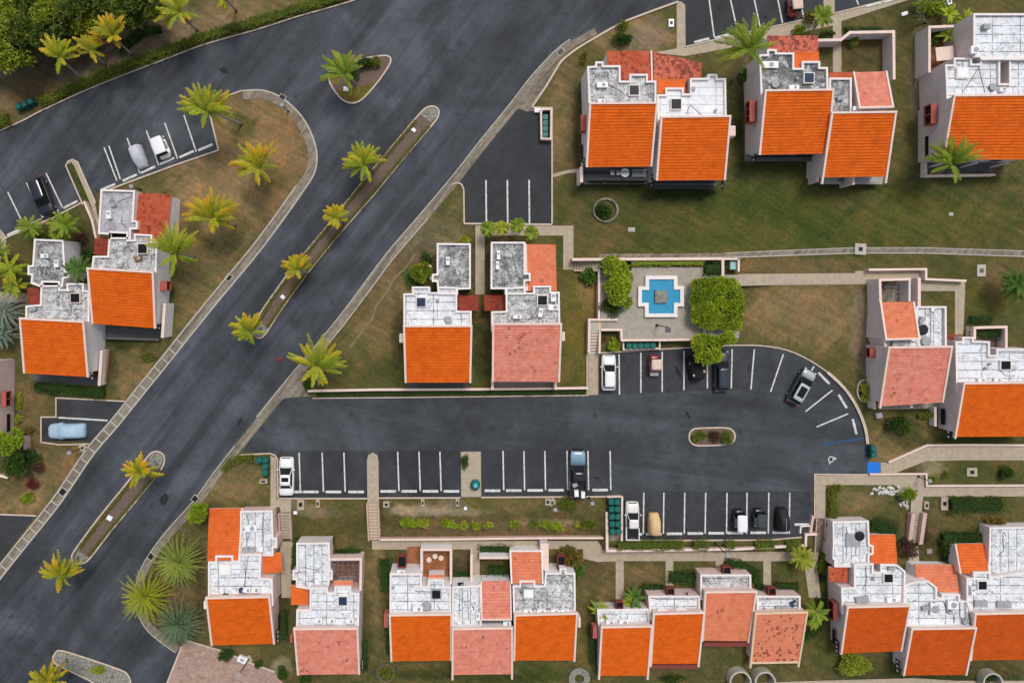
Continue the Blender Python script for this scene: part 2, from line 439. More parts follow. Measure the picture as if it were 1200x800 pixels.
MT = {
 'grass': m_grass(),
 'road': m_asphalt('road_asphalt', (0.046, 0.052, 0.061), 0.75),
 'lot': m_asphalt('parking_asphalt', (0.034, 0.036, 0.040), 0.15),
 'lot2': m_asphalt('court_asphalt', (0.045, 0.050, 0.057), 0.4, 0.1),
 'path': m_concrete('path_concrete', (0.42, 0.35, 0.26), 1.4, 0.25),
 'plaza': m_concrete('plaza_concrete', (0.36, 0.325, 0.27), 3.0, 0.25),
 'gutter': m_concrete('gutter_concrete', (0.27, 0.23, 0.18), 0, 0.5, math.radians(-52)),
 'gutterlight': m_concrete('gutter_joint', (0.46, 0.43, 0.37), 0, 0.25),
 'kerb': weathered('kerb_concrete', (0.60, 0.49, 0.40), (0.2, 0.16, 0.12), 0.5, 1.2),
 'pinkwall': weathered('pink_masonry', (0.66, 0.46, 0.40), (0.26, 0.18, 0.15), 0.4, 0.8),
 'white_line': weathered('line_paint', (0.70, 0.70, 0.68), (0.1, 0.1, 0.1), 0.75, 2.0),
 'blue_line': weathered('blue_line_paint', (0.03, 0.09, 0.20), (0.05, 0.055, 0.062), 0.95, 1.6),
 'blue': paint('blue_pad', (0.01, 0.16, 0.62), 0.7, 0.12, 2.0),
 'oil': weathered('dried_oil', (.020, .021, .023), (.045, .049, .054), .9, 2.2),
 'track': weathered('worn_track', (.235, .19, .115), (.125, .10, .042), .97, 1.1),
 'pavers': m_pavers('pink_pavers', (0.46, 0.31, 0.25)),
 'cobble': m_cobble('cobbled_stone', (0.33, 0.32, 0.27)),
 'soil': weathered('bare_soil', (0.16, 0.115, 0.085), (0.07, 0.05, 0.04), 0.6, 1.8),
 'terracotta': m_pavers('terracotta_floor', (0.36, 0.15, 0.07)),
 'wall_white': weathered('white_stucco', (0.84, 0.80, 0.80), (0.5, 0.45, 0.43), 0.4, 0.5),
 'wall_lilac': weathered('lilac_stucco', (0.74, 0.65, 0.64), (0.42, 0.36, 0.34), 0.5, 0.5),
 'wall_pink': weathered('pink_stucco', (0.76, 0.57, 0.53), (0.42, 0.3, 0.27), 0.5, 0.5),
 'trim': weathered('cream_trim', (0.80, 0.63, 0.55), (0.42, 0.29, 0.24), 0.4, 1.5),
 'trim_white': weathered('white_trim', (0.83, 0.77, 0.74), (0.45, 0.38, 0.34), 0.4, 1.5),
 'trim_yellow': weathered('yellowed_trim', (0.72, 0.54, 0.36), (0.4, 0.25, 0.12), 0.4, 1.5),
 'flat_clean': flatroof('roof_white_clean', (0.82, 0.83, 0.86), 0.05, 0.45, 1),
 'flat_seam': flatroof('roof_white_seamed', (0.80, 0.82, 0.86), 0.50, 0.85, 2),
 'flat_seam_v': flatroof('roof_white_seamed_long', (0.80, 0.82, 0.86), 0.62, 0.85, 3, swap=True),
 'flat_stain': flatroof('roof_white_stained', (0.70, 0.70, 0.70), 0.95, 0.5, 4),
 'flat_grey': flatroof('roof_grey_mouldy', (0.56, 0.56, 0.56), 1.15, 0.3, 5),
 'flat_dark': flatroof('roof_dark_mouldy', (0.42, 0.42, 0.42), 1.2, 0.25, 6),
 'flat_lilac': flatroof('roof_lilac_grey', (0.46, 0.45, 0.48), 0.5, 0.3, 7),
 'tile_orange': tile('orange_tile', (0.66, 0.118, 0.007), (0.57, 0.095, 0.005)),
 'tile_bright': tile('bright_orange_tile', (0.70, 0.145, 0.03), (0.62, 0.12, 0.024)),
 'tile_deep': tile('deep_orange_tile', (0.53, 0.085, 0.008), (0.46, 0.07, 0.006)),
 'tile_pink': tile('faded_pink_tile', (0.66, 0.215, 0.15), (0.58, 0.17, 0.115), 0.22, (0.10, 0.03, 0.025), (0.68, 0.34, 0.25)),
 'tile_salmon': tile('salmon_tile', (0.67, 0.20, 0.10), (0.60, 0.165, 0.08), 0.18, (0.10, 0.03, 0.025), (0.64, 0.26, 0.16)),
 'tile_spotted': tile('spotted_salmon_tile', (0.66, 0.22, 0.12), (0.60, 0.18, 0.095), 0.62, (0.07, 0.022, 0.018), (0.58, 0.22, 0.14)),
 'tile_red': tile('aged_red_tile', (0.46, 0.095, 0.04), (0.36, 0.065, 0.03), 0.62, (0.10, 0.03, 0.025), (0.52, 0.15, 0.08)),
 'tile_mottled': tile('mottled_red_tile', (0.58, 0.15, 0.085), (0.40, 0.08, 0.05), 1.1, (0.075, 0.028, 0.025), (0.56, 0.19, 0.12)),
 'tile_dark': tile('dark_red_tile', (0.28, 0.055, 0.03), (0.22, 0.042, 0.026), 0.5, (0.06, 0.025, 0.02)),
 'glass': m_glass('dark_glass', (0.012, 0.013, 0.015), .3),
 'glass_blue': m_glass('blue_glass', (0.03, 0.05, 0.10), .3),
 'black': paint('black_metal', (0.012, 0.012, 0.013), 0.45, 0.1),
 'darkred': weathered('dark_red_frame', (0.22, 0.05, 0.04), (0.08, 0.02, 0.02), 0.4, 2.0),
 'redframe': weathered('red_frame', (0.42, 0.11, 0.085), (0.2, 0.05, 0.04), 0.4, 2.0),
 'white': paint('white_enamel', (0.80, 0.80, 0.80), 0.4, 0.06),
 'grey': paint('grey_metal', (0.32, 0.33, 0.34), 0.5, 0.15),
 'greydark': paint('dark_grey_deck', (0.11, 0.11, 0.115), 0.8, 0.2, 2.0),
 'cable': paint('cable', (0.06, 0.06, 0.065), 0.6, 0.1),
 'wood': paint('brown_wood', (0.20, 0.11, 0.05), 0.8, 0.3, 3.0),
 'bark': weathered('bark', (0.25, 0.21, 0.17), (0.08, 0.06, 0.05), 0.7, 2.0),
 'palmbark': weathered('palm_bark', (0.34, 0.30, 0.27), (0.14, 0.12, 0.1), 0.7, 2.5),
 'pool': None,
}
def m_water():
    k = NT('fountain_water', 0.06, 0.5)
    k.color(k.ramp(k.noise(1.4, 4, 0.6), [(0.3, (0.02, 0.24, 0.42)), (0.7, (0.035, 0.30, 0.50))]))
    k.bump(k.noise(5, 4, 0.6), 0.12, 0.05)
    return k.m
MT['pool'] = m_water()
LEAF = {
 'palm': foliage('palm_frond', (0.17, 0.26, 0.018), (0.42, 0.46, 0.03), (0.68, 0.44, 0.02)),
 'palm_green': foliage('green_frond', (0.12, 0.22, 0.02), (0.30, 0.38, 0.03), (0.38, 0.32, 0.04)),
 'palm_gold': foliage('golden_frond', (0.20, 0.26, 0.018), (0.48, 0.46, 0.028), (0.76, 0.40, 0.015)),
 'palm_dark': foliage('dark_frond', (0.045, 0.12, 0.018), (0.12, 0.22, 0.03), (0.18, 0.2, 0.04)),
 'spiky': foliage('spiky_leaf', (0.16, 0.25, 0.035), (0.38, 0.43, 0.07), (0.36, 0.36, 0.10)),
 'spiky_yellow': foliage('yellow_spiky_leaf', (0.22, 0.29, 0.022), (0.46, 0.47, 0.035), (0.52, 0.42, 0.03)),
 'spiky_blue': foliage('blue_spiky_leaf', (0.06, 0.13, 0.055), (0.19, 0.26, 0.13), (0.26, 0.28, 0.17)),
 'silver': foliage('silver_leaf', (0.16, 0.23, 0.17), (0.36, 0.42, 0.36), (0.3, 0.33, 0.24)),
 'hedge': foliage('hedge_leaf', (0.075, 0.11, 0.013), (0.21, 0.24, 0.025), (0.30, 0.27, 0.035)),
 'cover': foliage('ground_cover_leaf', (0.10, 0.10, 0.018), (0.24, 0.21, 0.035), (0.28, 0.20, 0.06)),
 'hedge_dark': foliage('dark_hedge_leaf', (0.022, 0.055, 0.010), (0.075, 0.135, 0.018), (0.11, 0.14, 0.025)),
 'lime': foliage('lime_leaf', (0.20, 0.27, 0.022), (0.42, 0.44, 0.045), (0.46, 0.40, 0.05)),
 'tree': foliage('tree_leaf', (0.12, 0.20, 0.014), (0.38, 0.48, 0.025), (0.28, 0.30, 0.03)),
 'tree_lime': foliage('lime_tree_leaf', (0.15, 0.25, 0.016), (0.40, 0.48, 0.028), (0.44, 0.42, 0.03)),
 'forest': foliage('forest_leaf', (0.03, 0.065, 0.012), (0.13, 0.18, 0.02), (0.20, 0.21, 0.02)),
 'forest_lime': foliage('lime_forest_leaf', (0.10, 0.16, 0.014), (0.30, 0.35, 0.025), (0.36, 0.33, 0.025)),
 'croton': foliage('croton_leaf', (0.07, 0.10, 0.02), (0.26, 0.17, 0.03), (0.34, 0.10, 0.03)),
 'dead': foliage('dead_leaf', (0.16, 0.10, 0.05), (0.28, 0.19, 0.10), (0.2, 0.12, 0.06)),
 'redleaf': foliage('red_leaf', (0.10, 0.02, 0.02), (0.22, 0.05, 0.04), (0.10, 0.08, 0.02)),
 'brownleaf': foliage('brown_leaf', (0.06, 0.03, 0.022), (0.14, 0.07, 0.05), (0.12, 0.1, 0.03)),
}
# ================================================================ the ground
OLIVE = (0.098, 0.086, 0.032); GREEN = (0.05, 0.068, 0.014); TAN = (0.25, 0.172, 0.085); DIRT = (0.225, 0.17, 0.125)
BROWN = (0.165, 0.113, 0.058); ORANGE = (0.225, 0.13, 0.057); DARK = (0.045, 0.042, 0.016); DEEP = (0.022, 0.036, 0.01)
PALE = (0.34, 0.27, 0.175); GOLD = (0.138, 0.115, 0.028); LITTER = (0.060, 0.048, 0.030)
PATCH = [  # x, y, rx, ry, colour, strength, softness
 (100, 60, 330, 60, DIRT, .95), (60, 50, 110, 55, LITTER, .8), (200, 30, 90, 26, BROWN, .6), (30, 115, 60, 25, BROWN, .8), (40, 100, 50, 20, DARK, .5), (300, 15, 70, 22, TAN, .4),
 (285, 190, 110, 120, BROWN, .9), (285, 147, 26, 20, TAN, .8), (278, 263, 25, 22, TAN, .7), (228, 301, 24, 20, TAN, .7), (310, 165, 55, 60, ORANGE, .6), (300, 180, 70, 70, TAN, .45), (250, 230, 60, 45, TAN, .75), (285, 148, 22, 18, GREEN, .7), (318, 208, 26, 18, OLIVE, .8), (278, 262, 22, 20, GREEN, .6), (228, 300, 22, 18, GREEN, .5),
 (228, 262, 14, 12, DARK, .6), (200, 188, 40, 14, TAN, .5), (250, 350, 60, 70, TAN, .45), (200, 340, 18, 60, OLIVE, .7), (170, 430, 55, 45, TAN, .55), (150, 420, 25, 25, OLIVE, .5), (185, 412, 20, 14, DEEP, .5),
 (60, 560, 60, 50, BROWN, .85), (90, 560, 28, 40, ORANGE, .6), (20, 580, 40, 30, TAN, .7), (60, 500, 40, 40, OLIVE, .6), (10, 560, 30, 30, DARK, .5), (35, 470, 20, 60, BROWN, .6), (80, 285, 70, 30, DARK, .55), (95, 310, 40, 40, DARK, .6), (10, 330, 30, 40, DARK, .6),
 (440, 390, 70, 70, OLIVE, .5), (470, 330, 30, 45, TAN, .5), (430, 400, 30, 35, TAN, .45), (490, 400, 26, 50, BROWN, .6), (520, 225, 16, 14, TAN, .3), (450, 360, 26, 90, BROWN, .55), (500, 275, 50, 60, DIRT, .55), (428, 420, 40, 30, GREEN, .35), (462, 430, 18, 26, GREEN, .6), (512, 265, 26, 26, GREEN, .45), (490, 310, 40, 30, DARK, .5),
 (520, 240, 20, 20, GREEN, .5), (680, 380, 25, 110, GOLD, .85), (685, 440, 16, 30, GREEN, .4), (690, 340, 14, 30, TAN, .4), (665, 300, 14, 40, GREEN, .5), (515, 400, 22, 40, BROWN, .5), (563, 410, 12, 50, DARK, .8), (563, 440, 10, 20, GREEN, .8),
 (660, 130, 30, 90, BROWN, .65), (655, 150, 16, 60, TAN, .4), (740, 40, 60, 28, TAN, .7), (760, 42, 30, 22, DIRT, .6), (800, 75, 60, 18, OLIVE, .5),
 (900, 255, 330, 60, GREEN, .85), (780, 250, 60, 40, OLIVE, .5), (700, 270, 40, 40, BROWN, .4), (690, 250, 40, 50, OLIVE, .6), (860, 280, 80, 30, GOLD, .35), (1080, 260, 120, 35, GOLD, .3), (1000, 225, 40, 30, BROWN, .25),
 (790, 228, 60, 9, DEEP, .75), (720, 216, 45, 7, DEEP, .7), (910, 194, 50, 9, DEEP, .7), (1000, 219, 50, 7, DEEP, .7), (1130, 210, 60, 9, DEEP, .6), (860, 130, 16, 80, DARK, .6), (1060, 130, 16, 80, OLIVE, .7), (1072, 100, 8, 60, DIRT, .5), (1010, 60, 40, 30, BROWN, .4), (1075, 15, 40, 22, DARK, .5), (1010, 65, 30, 26, DARK, .5),  # deep strips along the south eaves are shade painted into the grass
 (940, 370, 80, 48, TAN, .75), (960, 360, 50, 26, BROWN, .4), (910, 400, 60, 30, OLIVE, .45), (1005, 380, 12, 60, DIRT, .5), (920, 312, 120, 12, BROWN, .6), (1100, 305, 120, 22, OLIVE, .7), (1150, 350, 60, 50, GREEN, .55), (1165, 330, 26, 26, BROWN, .6), (1160, 350, 30, 20, GOLD, .4),
 (1040, 530, 30, 30, TAN, .55), (1110, 515, 90, 20, OLIVE, .6), (1055, 505, 26, 26, DARK, .5), (1130, 515, 40, 14, GREEN, .5), (1140, 555, 60, 16, GREEN, .5), (1090, 548, 20, 12, PALE, .6), (1065, 548, 25, 10, DARK, .6),
 (270, 570, 45, 30, TAN, .55), (280, 560, 26, 18, BROWN, .4), (275, 592, 26, 10, GREEN, .5), (380, 600, 45, 30, GOLD, .45), (390, 610, 40, 20, OLIVE, .5), (350, 595, 20, 12, PALE, .3), (375, 600, 26, 8, DIRT, .5), (400, 640, 30, 20, OLIVE, .6), (490, 598, 45, 8, PALE, .75), (540, 600, 40, 6, PALE, .5), (530, 590, 20, 8, DIRT, .6),
 (570, 618, 140, 14, BROWN, .75), (600, 590, 60, 14, GOLD, .35), (600, 592, 30, 10, BROWN, .5), (660, 590, 40, 16, BROWN, .6), (645, 612, 60, 4, PALE, .5),
 (440, 700, 16, 70, TAN, .45), (430, 780, 26, 30, OLIVE, .6), (540, 665, 18, 30, LITTER, .7), (575, 660, 30, 30, DARK, .6), (700, 690, 40, 50, BROWN, .5), (690, 740, 20, 60, GOLD, .35), (755, 675, 24, 18, BROWN, .6), (805, 668, 18, 12, GREEN, .5), (870, 665, 20, 10, GREEN, .6), (920, 668, 22, 12, GREEN, .6),
 (950, 720, 20, 60, GOLD, .3), (840, 775, 80, 26, OLIVE, .6), (560, 790, 120, 14, GREEN, .4), (640, 788, 40, 12, GREEN, .6), (500, 782, 60, 12, OLIVE, .5), (240, 690, 16, 60, BROWN, .7), (215, 690, 30, 40, BROWN, .6), (290, 765, 50, 12, OLIVE, .6), (330, 780, 16, 12, PALE, .6), (332, 700, 10, 70, DARK, .4),
 (1000, 585, 40, 16, TAN, .45), (985, 590, 20, 14, OLIVE, .4), (1035, 618, 24, 14, DEEP, .85), (1090, 610, 30, 20, BROWN, .5), (1110, 610, 40, 14, OLIVE, .6), (1085, 640, 20, 20, DARK, .6), (1130, 608, 60, 14, OLIVE, .5), (960, 700, 10, 70, DARK, .6), (1080, 785, 140, 14, DARK, .5), (980, 760, 30, 30, GREEN, .5),  # deep patch above the orange annex is painted shade on grass
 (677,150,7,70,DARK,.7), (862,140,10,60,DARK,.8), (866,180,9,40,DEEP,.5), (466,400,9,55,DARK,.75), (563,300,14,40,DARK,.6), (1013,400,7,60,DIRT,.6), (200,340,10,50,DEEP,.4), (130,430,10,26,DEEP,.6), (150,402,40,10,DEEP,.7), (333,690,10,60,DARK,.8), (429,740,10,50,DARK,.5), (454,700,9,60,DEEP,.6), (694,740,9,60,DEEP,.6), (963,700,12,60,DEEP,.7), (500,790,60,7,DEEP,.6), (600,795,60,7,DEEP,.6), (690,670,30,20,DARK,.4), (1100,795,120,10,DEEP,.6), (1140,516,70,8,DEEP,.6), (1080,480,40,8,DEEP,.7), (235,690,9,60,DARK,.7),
]
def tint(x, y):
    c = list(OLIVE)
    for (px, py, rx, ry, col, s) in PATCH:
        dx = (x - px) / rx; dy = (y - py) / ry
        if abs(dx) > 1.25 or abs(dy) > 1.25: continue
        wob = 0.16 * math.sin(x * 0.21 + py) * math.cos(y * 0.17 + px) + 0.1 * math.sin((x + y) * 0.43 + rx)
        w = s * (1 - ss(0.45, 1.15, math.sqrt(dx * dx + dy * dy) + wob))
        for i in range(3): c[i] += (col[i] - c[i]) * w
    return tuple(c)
def build_ground():
    xs = [-60000, -12000, -3000, -900, -300, -120] + list(range(-60, 1263, 3)) + [1320, 1500, 2100, 4200, 13000, 61000]
    ys = [-60000, -12000, -3000, -900, -300, -120] + list(range(-60, 861, 3)) + [920, 1100, 1700, 3800, 12600, 60600]
    me = bpy.data.meshes.new('ground'); nx, ny = len(xs), len(ys)
    vs = [tuple(WG(x, y)) for y in ys for x in xs]
    fs = [(j * nx + i, (j + 1) * nx + i, (j + 1) * nx + i + 1, j * nx + i + 1) for j in range(ny - 1) for i in range(nx - 1)]
    me.from_pydata(vs, [], fs)
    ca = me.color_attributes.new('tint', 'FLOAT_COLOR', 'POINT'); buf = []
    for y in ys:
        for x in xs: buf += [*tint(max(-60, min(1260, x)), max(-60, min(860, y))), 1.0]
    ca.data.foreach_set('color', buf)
    me.polygons.foreach_set('use_smooth', [True] * len(me.polygons))
    me.materials.append(MT['grass'])
    ob = bpy.data.objects.new('ground', me); COL.objects.link(ob); structure(ob)
build_ground()

# ---------------------------------------------------------------- asphalt
N_KERB = [(-60, 180), (-20, 162), (0, 153), (25, 142), (50, 129), (100, 106), (150, 86), (200, 67), (240, 52), (300, 35), (350, 19), (416, 0), (470, -22)]
E_KERB = [(793, 3), (765, 13), (735, 23), (700, 40), (674, 55), (657, 68), (630, 97), (607, 127), (568, 175), (540, 211), (502, 256), (460, 305), (428, 348), (399, 386), (364, 428), (333, 465), (309, 495), (282, 528), (257, 560), (234, 592), (200, 630), (178, 661), (169, 682), (167, 700), (171, 718), (183, 736), (211, 757)]
W_KERB = [(0, 679), (31, 640), (68, 594), (90, 562), (112, 530), (138, 500), (170, 460), (188, 438), (236, 378), (268, 339), (302, 298), (330, 261), (356, 224), (369, 203), (372, 183), (368, 163), (358, 142), (344, 125), (325, 111), (305, 105), (284, 106)]
road_poly = smooth_line(N_KERB, 3) + [(1000, -60), (1300, -60), (1300, -70), (1060, -3), (960, 19), (860, 41), (803, 55)] + smooth_line(E_KERB, 3) + [(196, 805), (190, 860), (-60, 860), (-60, 755)] + smooth_line(W_KERB, 3) + [(262, 114), (243, 122), (256, 176), (205, 193), (148, 214), (120, 224), (104, 230), (95, 236), (60, 254), (40, 263), (8, 277), (-30, 300), (-60, 310)]
m = MB(); sheet(m, road_poly, 0.015); structure(m.build('road', MT['road']))
LOT_MAIN = [(284, 529), (300, 503), (318, 478), (334, 466), (362, 465), (470, 464), (690, 462), (702, 462), (702, 415), (760, 411), (800, 408), (850, 405), (892, 406), (920, 411), (945, 421), (968, 435), (988, 455), (1003, 478), (1013, 502), (1016, 520), (1016, 556), (955, 556), (955, 607), (950, 629), (880, 631), (730, 632), (728, 581), (564, 582), (564, 582), (443, 583), (430, 583), (326, 583), (326, 535), (318, 531)]
m = MB(); sheet(m, LOT_MAIN, 0.015); structure(m.build('parking_lot', MT['lot2']))
LOT_N = [(607, 127), (617, 131), (633, 129), (646, 129), (646, 262), (545, 262), (544, 217), (537, 213)]
m = MB(); sheet(m, LOT_N, 0.015); structure(m.build('parking_lot', MT['lot']))
m = MB(); sheet(m, [(49, 517), (49, 489), (66, 489), (66, 466), (150, 471), (108, 517)], 0.015); structure(m.build('parking_lot', MT['lot']))
m = MB(); sheet(m, [(-60, 602), (41, 604), (0, 658), (-60, 742)], 0.02); structure(m.build('parking_lot', MT['lot']))
# darker, newer surfacing of the western and top bays
m = MB(); sheet(m, [(804, 54), (803, -30), (966, -30), (966, 16), (860, 40)], 0.02); sheet(m, [(979, 14), (979, -30), (1100, -30), (1050, -2)], 0.02)
for q in ([(326, 528), (430, 528), (430, 583), (326, 583)], [(444, 528), (540, 528), (540, 582.5), (444, 582.5)], [(564, 527), (717, 526), (717, 581), (564, 582)], [(731, 576), (950, 575), (951, 627), (940, 628.5), (880, 631), (731, 632)], [(703, 415), (760, 411), (800, 408.5), (850, 406), (884, 406.5), (880, 456), (702, 462)]): sheet(m, q, 0.02)
structure(m.build('parking_bays', MT['lot']))

# ---------------------------------------------------------------- gutters, paths, kerbs
g = MB(); k = MB(); gl = MB()
ribbon(g, smooth_line([(-20, 705)] + W_KERB, 3), 11, None, 0.035, off=-5.4)
ribbon(gl, smooth_line([(-20, 705)] + W_KERB, 3), 1.7, 0.0, 0.06, off=-0.6)
ribbon(gl, smooth_line([(-20, 705)] + W_KERB[:13], 3), 1.7, 0.0, 0.12, off=-11)
for i in range(26):
    t = i / 25.0; x = 215 - 215 * t
    # cross joints of the western gutter
    for a, b in zip(W_KERB[:-1], W_KERB[1:]):
        if a[0] <= x <= b[0] and b[1] < a[1]:
            u = (x - a[0]) / (b[0] - a[0]); y = a[1] + (b[1] - a[1]) * u
            d = Vector((b[0] - a[0], b[1] - a[1])).normalized(); n = Vector((d.y, -d.x)) * -1
            if n.x > 0: n = -n
            ribbon(gl, [(x + n.x * .9, y + n.y * .9), (x + n.x * 10.4, y + n.y * 10.4)], 1.3, 0.0, 0.055)
            break
EK = E_KERB
def east(i0, i1, w, off): ribbon(g, smooth_line(EK[i0:i1], 3), w, None, 0.035, off=off)
east(3, 5, 8, 4.0); east(4, 17, 11, 5.5); east(16, 27, 9.5, 4.7)
sheet(g, [(607, 127), (632, 96), (657, 69), (676, 55), (679, 57), (662, 69), (655, 77), (640, 102), (624, 126), (634, 129), (618, 131)], 0.036)
sheet(g, [(330, 455), (352, 432), (358, 438), (354, 448), (358, 460), (364, 464), (334, 466), (316, 478), (309, 484)], 0.04)
ribbon(g, [(702, 300), (850, 299), (930, 296), (1000, 293), (1085, 293), (1200, 297), (1300, 300)], 5.0, None, 0.035)
structure(g.build('gutter', MT['gutter'])); 
ribbon(gl, [(702, 303), (850, 302), (930, 299), (1000, 296.5), (1085, 296.5), (1200, 300.5), (1300, 304)], 1.3, 0.0, 0.08)
ribbon(gl, [(850, 296.5), (930, 293), (1000, 290.3), (1085, 290.3), (1200, 294)], 0.9, 0.0, 0.07)
ribbon(gl, smooth_line(EK[4:17], 3), 1.1, 0.0, 0.06, off=10.6)
ribbon(gl, smooth_line(EK[10:15], 3), 1.3, 0.0, 0.12, off=0.5)
ribbon(gl, smooth_line(EK[17:27], 3), 1.0, 0.0, 0.08, off=9.2)
structure(gl.build('gutter_edge', MT['gutterlight']))

def kb(pts, w=1.8, h=0.14, sm=0, closed=False): ribbon(k, smooth_line(pts, sm) if sm else pts, w, 0.0, h, closed)
kb(N_KERB, 1.5, 0.14, 3)
kb([(795, 2), (735, 24), (700, 43), (678, 56), (662, 68), (655, 76), (640, 101), (623, 126)], 2.2, 0.16, 2)
kb([(623, 126), (647, 126.5), (647, 262)], 1.8, 0.16)
kb([(544, 262), (647, 263)], 2, 0.14); kb([(544, 262), (543.5, 222), (541, 216), (536, 214), (530, 216)], 1.6, 0.13)
kb([(243, 122), (256, 176), (205, 193.5), (148, 214.5), (118, 226)], 1.8, 0.14); kb([(243, 122), (262, 114), (284, 106)], 1.6, 0.13)
kb([(97, 237), (62, 255), (40, 264.5), (8, 278), (-30, 302)], 1.8, 0.14)
kb([(48, 519), (48, 488.5), (65.5, 488.5), (65.5, 466), (146, 470)], 1.6, 0.13); kb([(48, 518), (70, 521), (104, 520)], 1.6, 0.13)
kb([(-60, 601), (0, 602.5), (42, 604)], 1.8, 0.14)
kb([(366, 466.5), (480, 465.5), (690, 463)], 1.3, 0.12); kb([(688, 462), (688, 414)], 1.4, 0.3)
kb([(703, 413.5), (760, 410), (828, 406), (860, 404.5), (892, 405), (922, 410), (948, 421.5), (970, 436)], 1.4, 0.14, 3)
kb([(970, 436), (990, 455), (1005, 478), (1014, 501), (1017, 520)], 3.4, 0.25, 3)
kb([(326, 583.8), (430, 583.8)], 1.7, 0.14); kb([(443, 583.3), (540, 583)], 1.7, 0.14); kb([(564, 582.5), (729, 581.5)], 1.7, 0.14)
kb([(729.5, 581), (729.5, 633), (900, 632.5), (940, 629)], 1.6, 0.14)
kb([(280, 533), (316, 531), (322, 533), (325, 538), (325.5, 583)], 1.6, 0.14)
kb([(1017, 556), (955, 555.5), (954.8, 607)], 1.6, 0.13)
kb([(803, 55), (860, 41.5), (965, 18)], 1.4, 0.13); kb([(978, 15.5), (1060, -4)], 1.4, 0.13)
structure(k.build('kerb', MT['kerb']))

p = MB()
def ps(pts, z=0.045, ground=False): sheet(p, pts, z, ground)
def pr(pts, w, z=0.045, ground=False): ribbon(p, pts, w, None, z, ground=ground)
ps([(793, 3), (798, 2), (803, 6), (803.5, 54), (860, 40.5), (965, 18), (965, -30), (978, -30), (978, 15), (1060, -6), (1075, -3), (986, 25), (986, 88), (976, 88), (976, 30), (880, 52), (803, 66), (765, 62), (793, 57)])
ps([(557, 345), (557, 264.5), (646, 264.5), (672, 264.5), (672, 316), (660, 316), (660, 276), (568, 276), (568, 345)])
pr([(648, 206), (666, 201), (686, 199)], 4)
ps([(865, 321), (1002, 320), (1002, 317.5), (1019, 317.5), (1019, 333), (905, 334), (865, 333)])
ps([(1019, 317.5), (1085, 317), (1085, 328), (1131, 330), (1131, 341), (1129, 392), (1119, 392), (1119, 341), (1078, 341), (1078, 329), (1019, 330)])
ps([(1032, 541.5), (1041, 542), (1086, 522), (1130, 521.5), (1300, 522), (1300, 539), (1130, 539), (1085, 540), (1048, 554.5), (1032, 555)])
ps([(956, 557), (1085.5, 556), (1085.5, 569.5), (1300, 569.5), (1300, 581), (1082, 581.5), (1080, 600), (1067, 600), (1068, 584), (1048, 568), (967.5, 568), (967, 607), (956, 607)])
ps([(317, 533), (323.5, 537), (324, 585), (341, 585), (341, 600), (329, 600), (328, 594), (317, 594)])
ps([(430, 540), (431.5, 533), (437, 530), (442, 533), (443.5, 540), (444, 588), (430.5, 588)])
ps([(540.5, 582), (540, 529), (563.5, 529), (564, 582)])
ps([(689, 414), (701, 414), (701, 462.5), (689, 462.5)], 0.05)
ps([(80, 191), (84, 188), (90, 190), (110, 232), (119, 274), (113, 277), (104, 245)], 0.15)
ps([(0, 268), (8, 278), (5, 300), (-8, 318), (-30, 318), (-30, 268)], 0.05)
ps([(0, 342), (36, 344), (38, 354), (0, 354)], 0.05)
# southern terrace, all at the lower level
zt = TER + 0.05
ps([(436, 633), (700, 633.5), (706, 641), (720, 646), (960, 646), (958, 657), (736, 657), (700, 658), (683, 654), (683, 643), (436, 643.5)], zt)
ps([(553, 643.5), (562, 643.5), (562, 682), (553, 682)], zt); ps([(721.5, 657), (731, 657), (731, 716), (721.5, 716)], zt)
ps([(780, 657), (789, 657), (789, 700), (780, 700)], zt); ps([(838.5, 657), (847.5, 657), (847.5, 700), (838.5, 700)], zt)
ps([(894.5, 657), (903.5, 657), (903.5, 700), (894.5, 700)], zt); ps([(942, 657), (957, 657), (962, 700), (948, 700)], zt)
ps([(328, 634), (343, 634), (343, 700), (330, 700)], zt)
ps([(1068, 640), (1076, 640), (1078, 668), (1062, 668)], zt)
ps([(880, 800), (960, 797), (1070, 794), (1120, 797), (1300, 797), (1300, 860), (880, 860)], zt)
structure(p.build('footpath', MT['path']))
m = MB(); sheet(m, [(1016.5, 541.5), (1031.5, 541.5), (1031.5, 555.3), (1016.5, 555.3)], 0.052); structure(m.build('blue_ramp', MT['blue']))
m = MB(); sheet(m, [(212, 759), (217, 750), (240, 757), (262, 764), (290, 776), (322, 788), (332, 800), (345, 860), (180, 860), (196, 802)], 0.05); structure(m.build('paved_drive', MT['pavers']))
m = MB(); ribbon(m, [(213, 757), (195, 802), (190, 820)], 2.2, 0, 0.12); ribbon(m, [(217, 749.5), (240, 756.5), (262, 763), (290, 775), (322, 787)], 2.0, 0, 0.2)
structure(m.build('drive_edging', MT['kerb']))
# a worn foot track across the middle lawn
m = MB(); ribbon(m, smooth_line([(486, 298), (480, 308), (473, 316), (463, 325), (457, 335), (451, 345), (444, 354), (440, 360), (437, 372), (430, 380), (424, 388), (417, 398), (410, 407)], 2), 2.0, None, 0.02)
structure(m.build('worn_track', MT['track']))

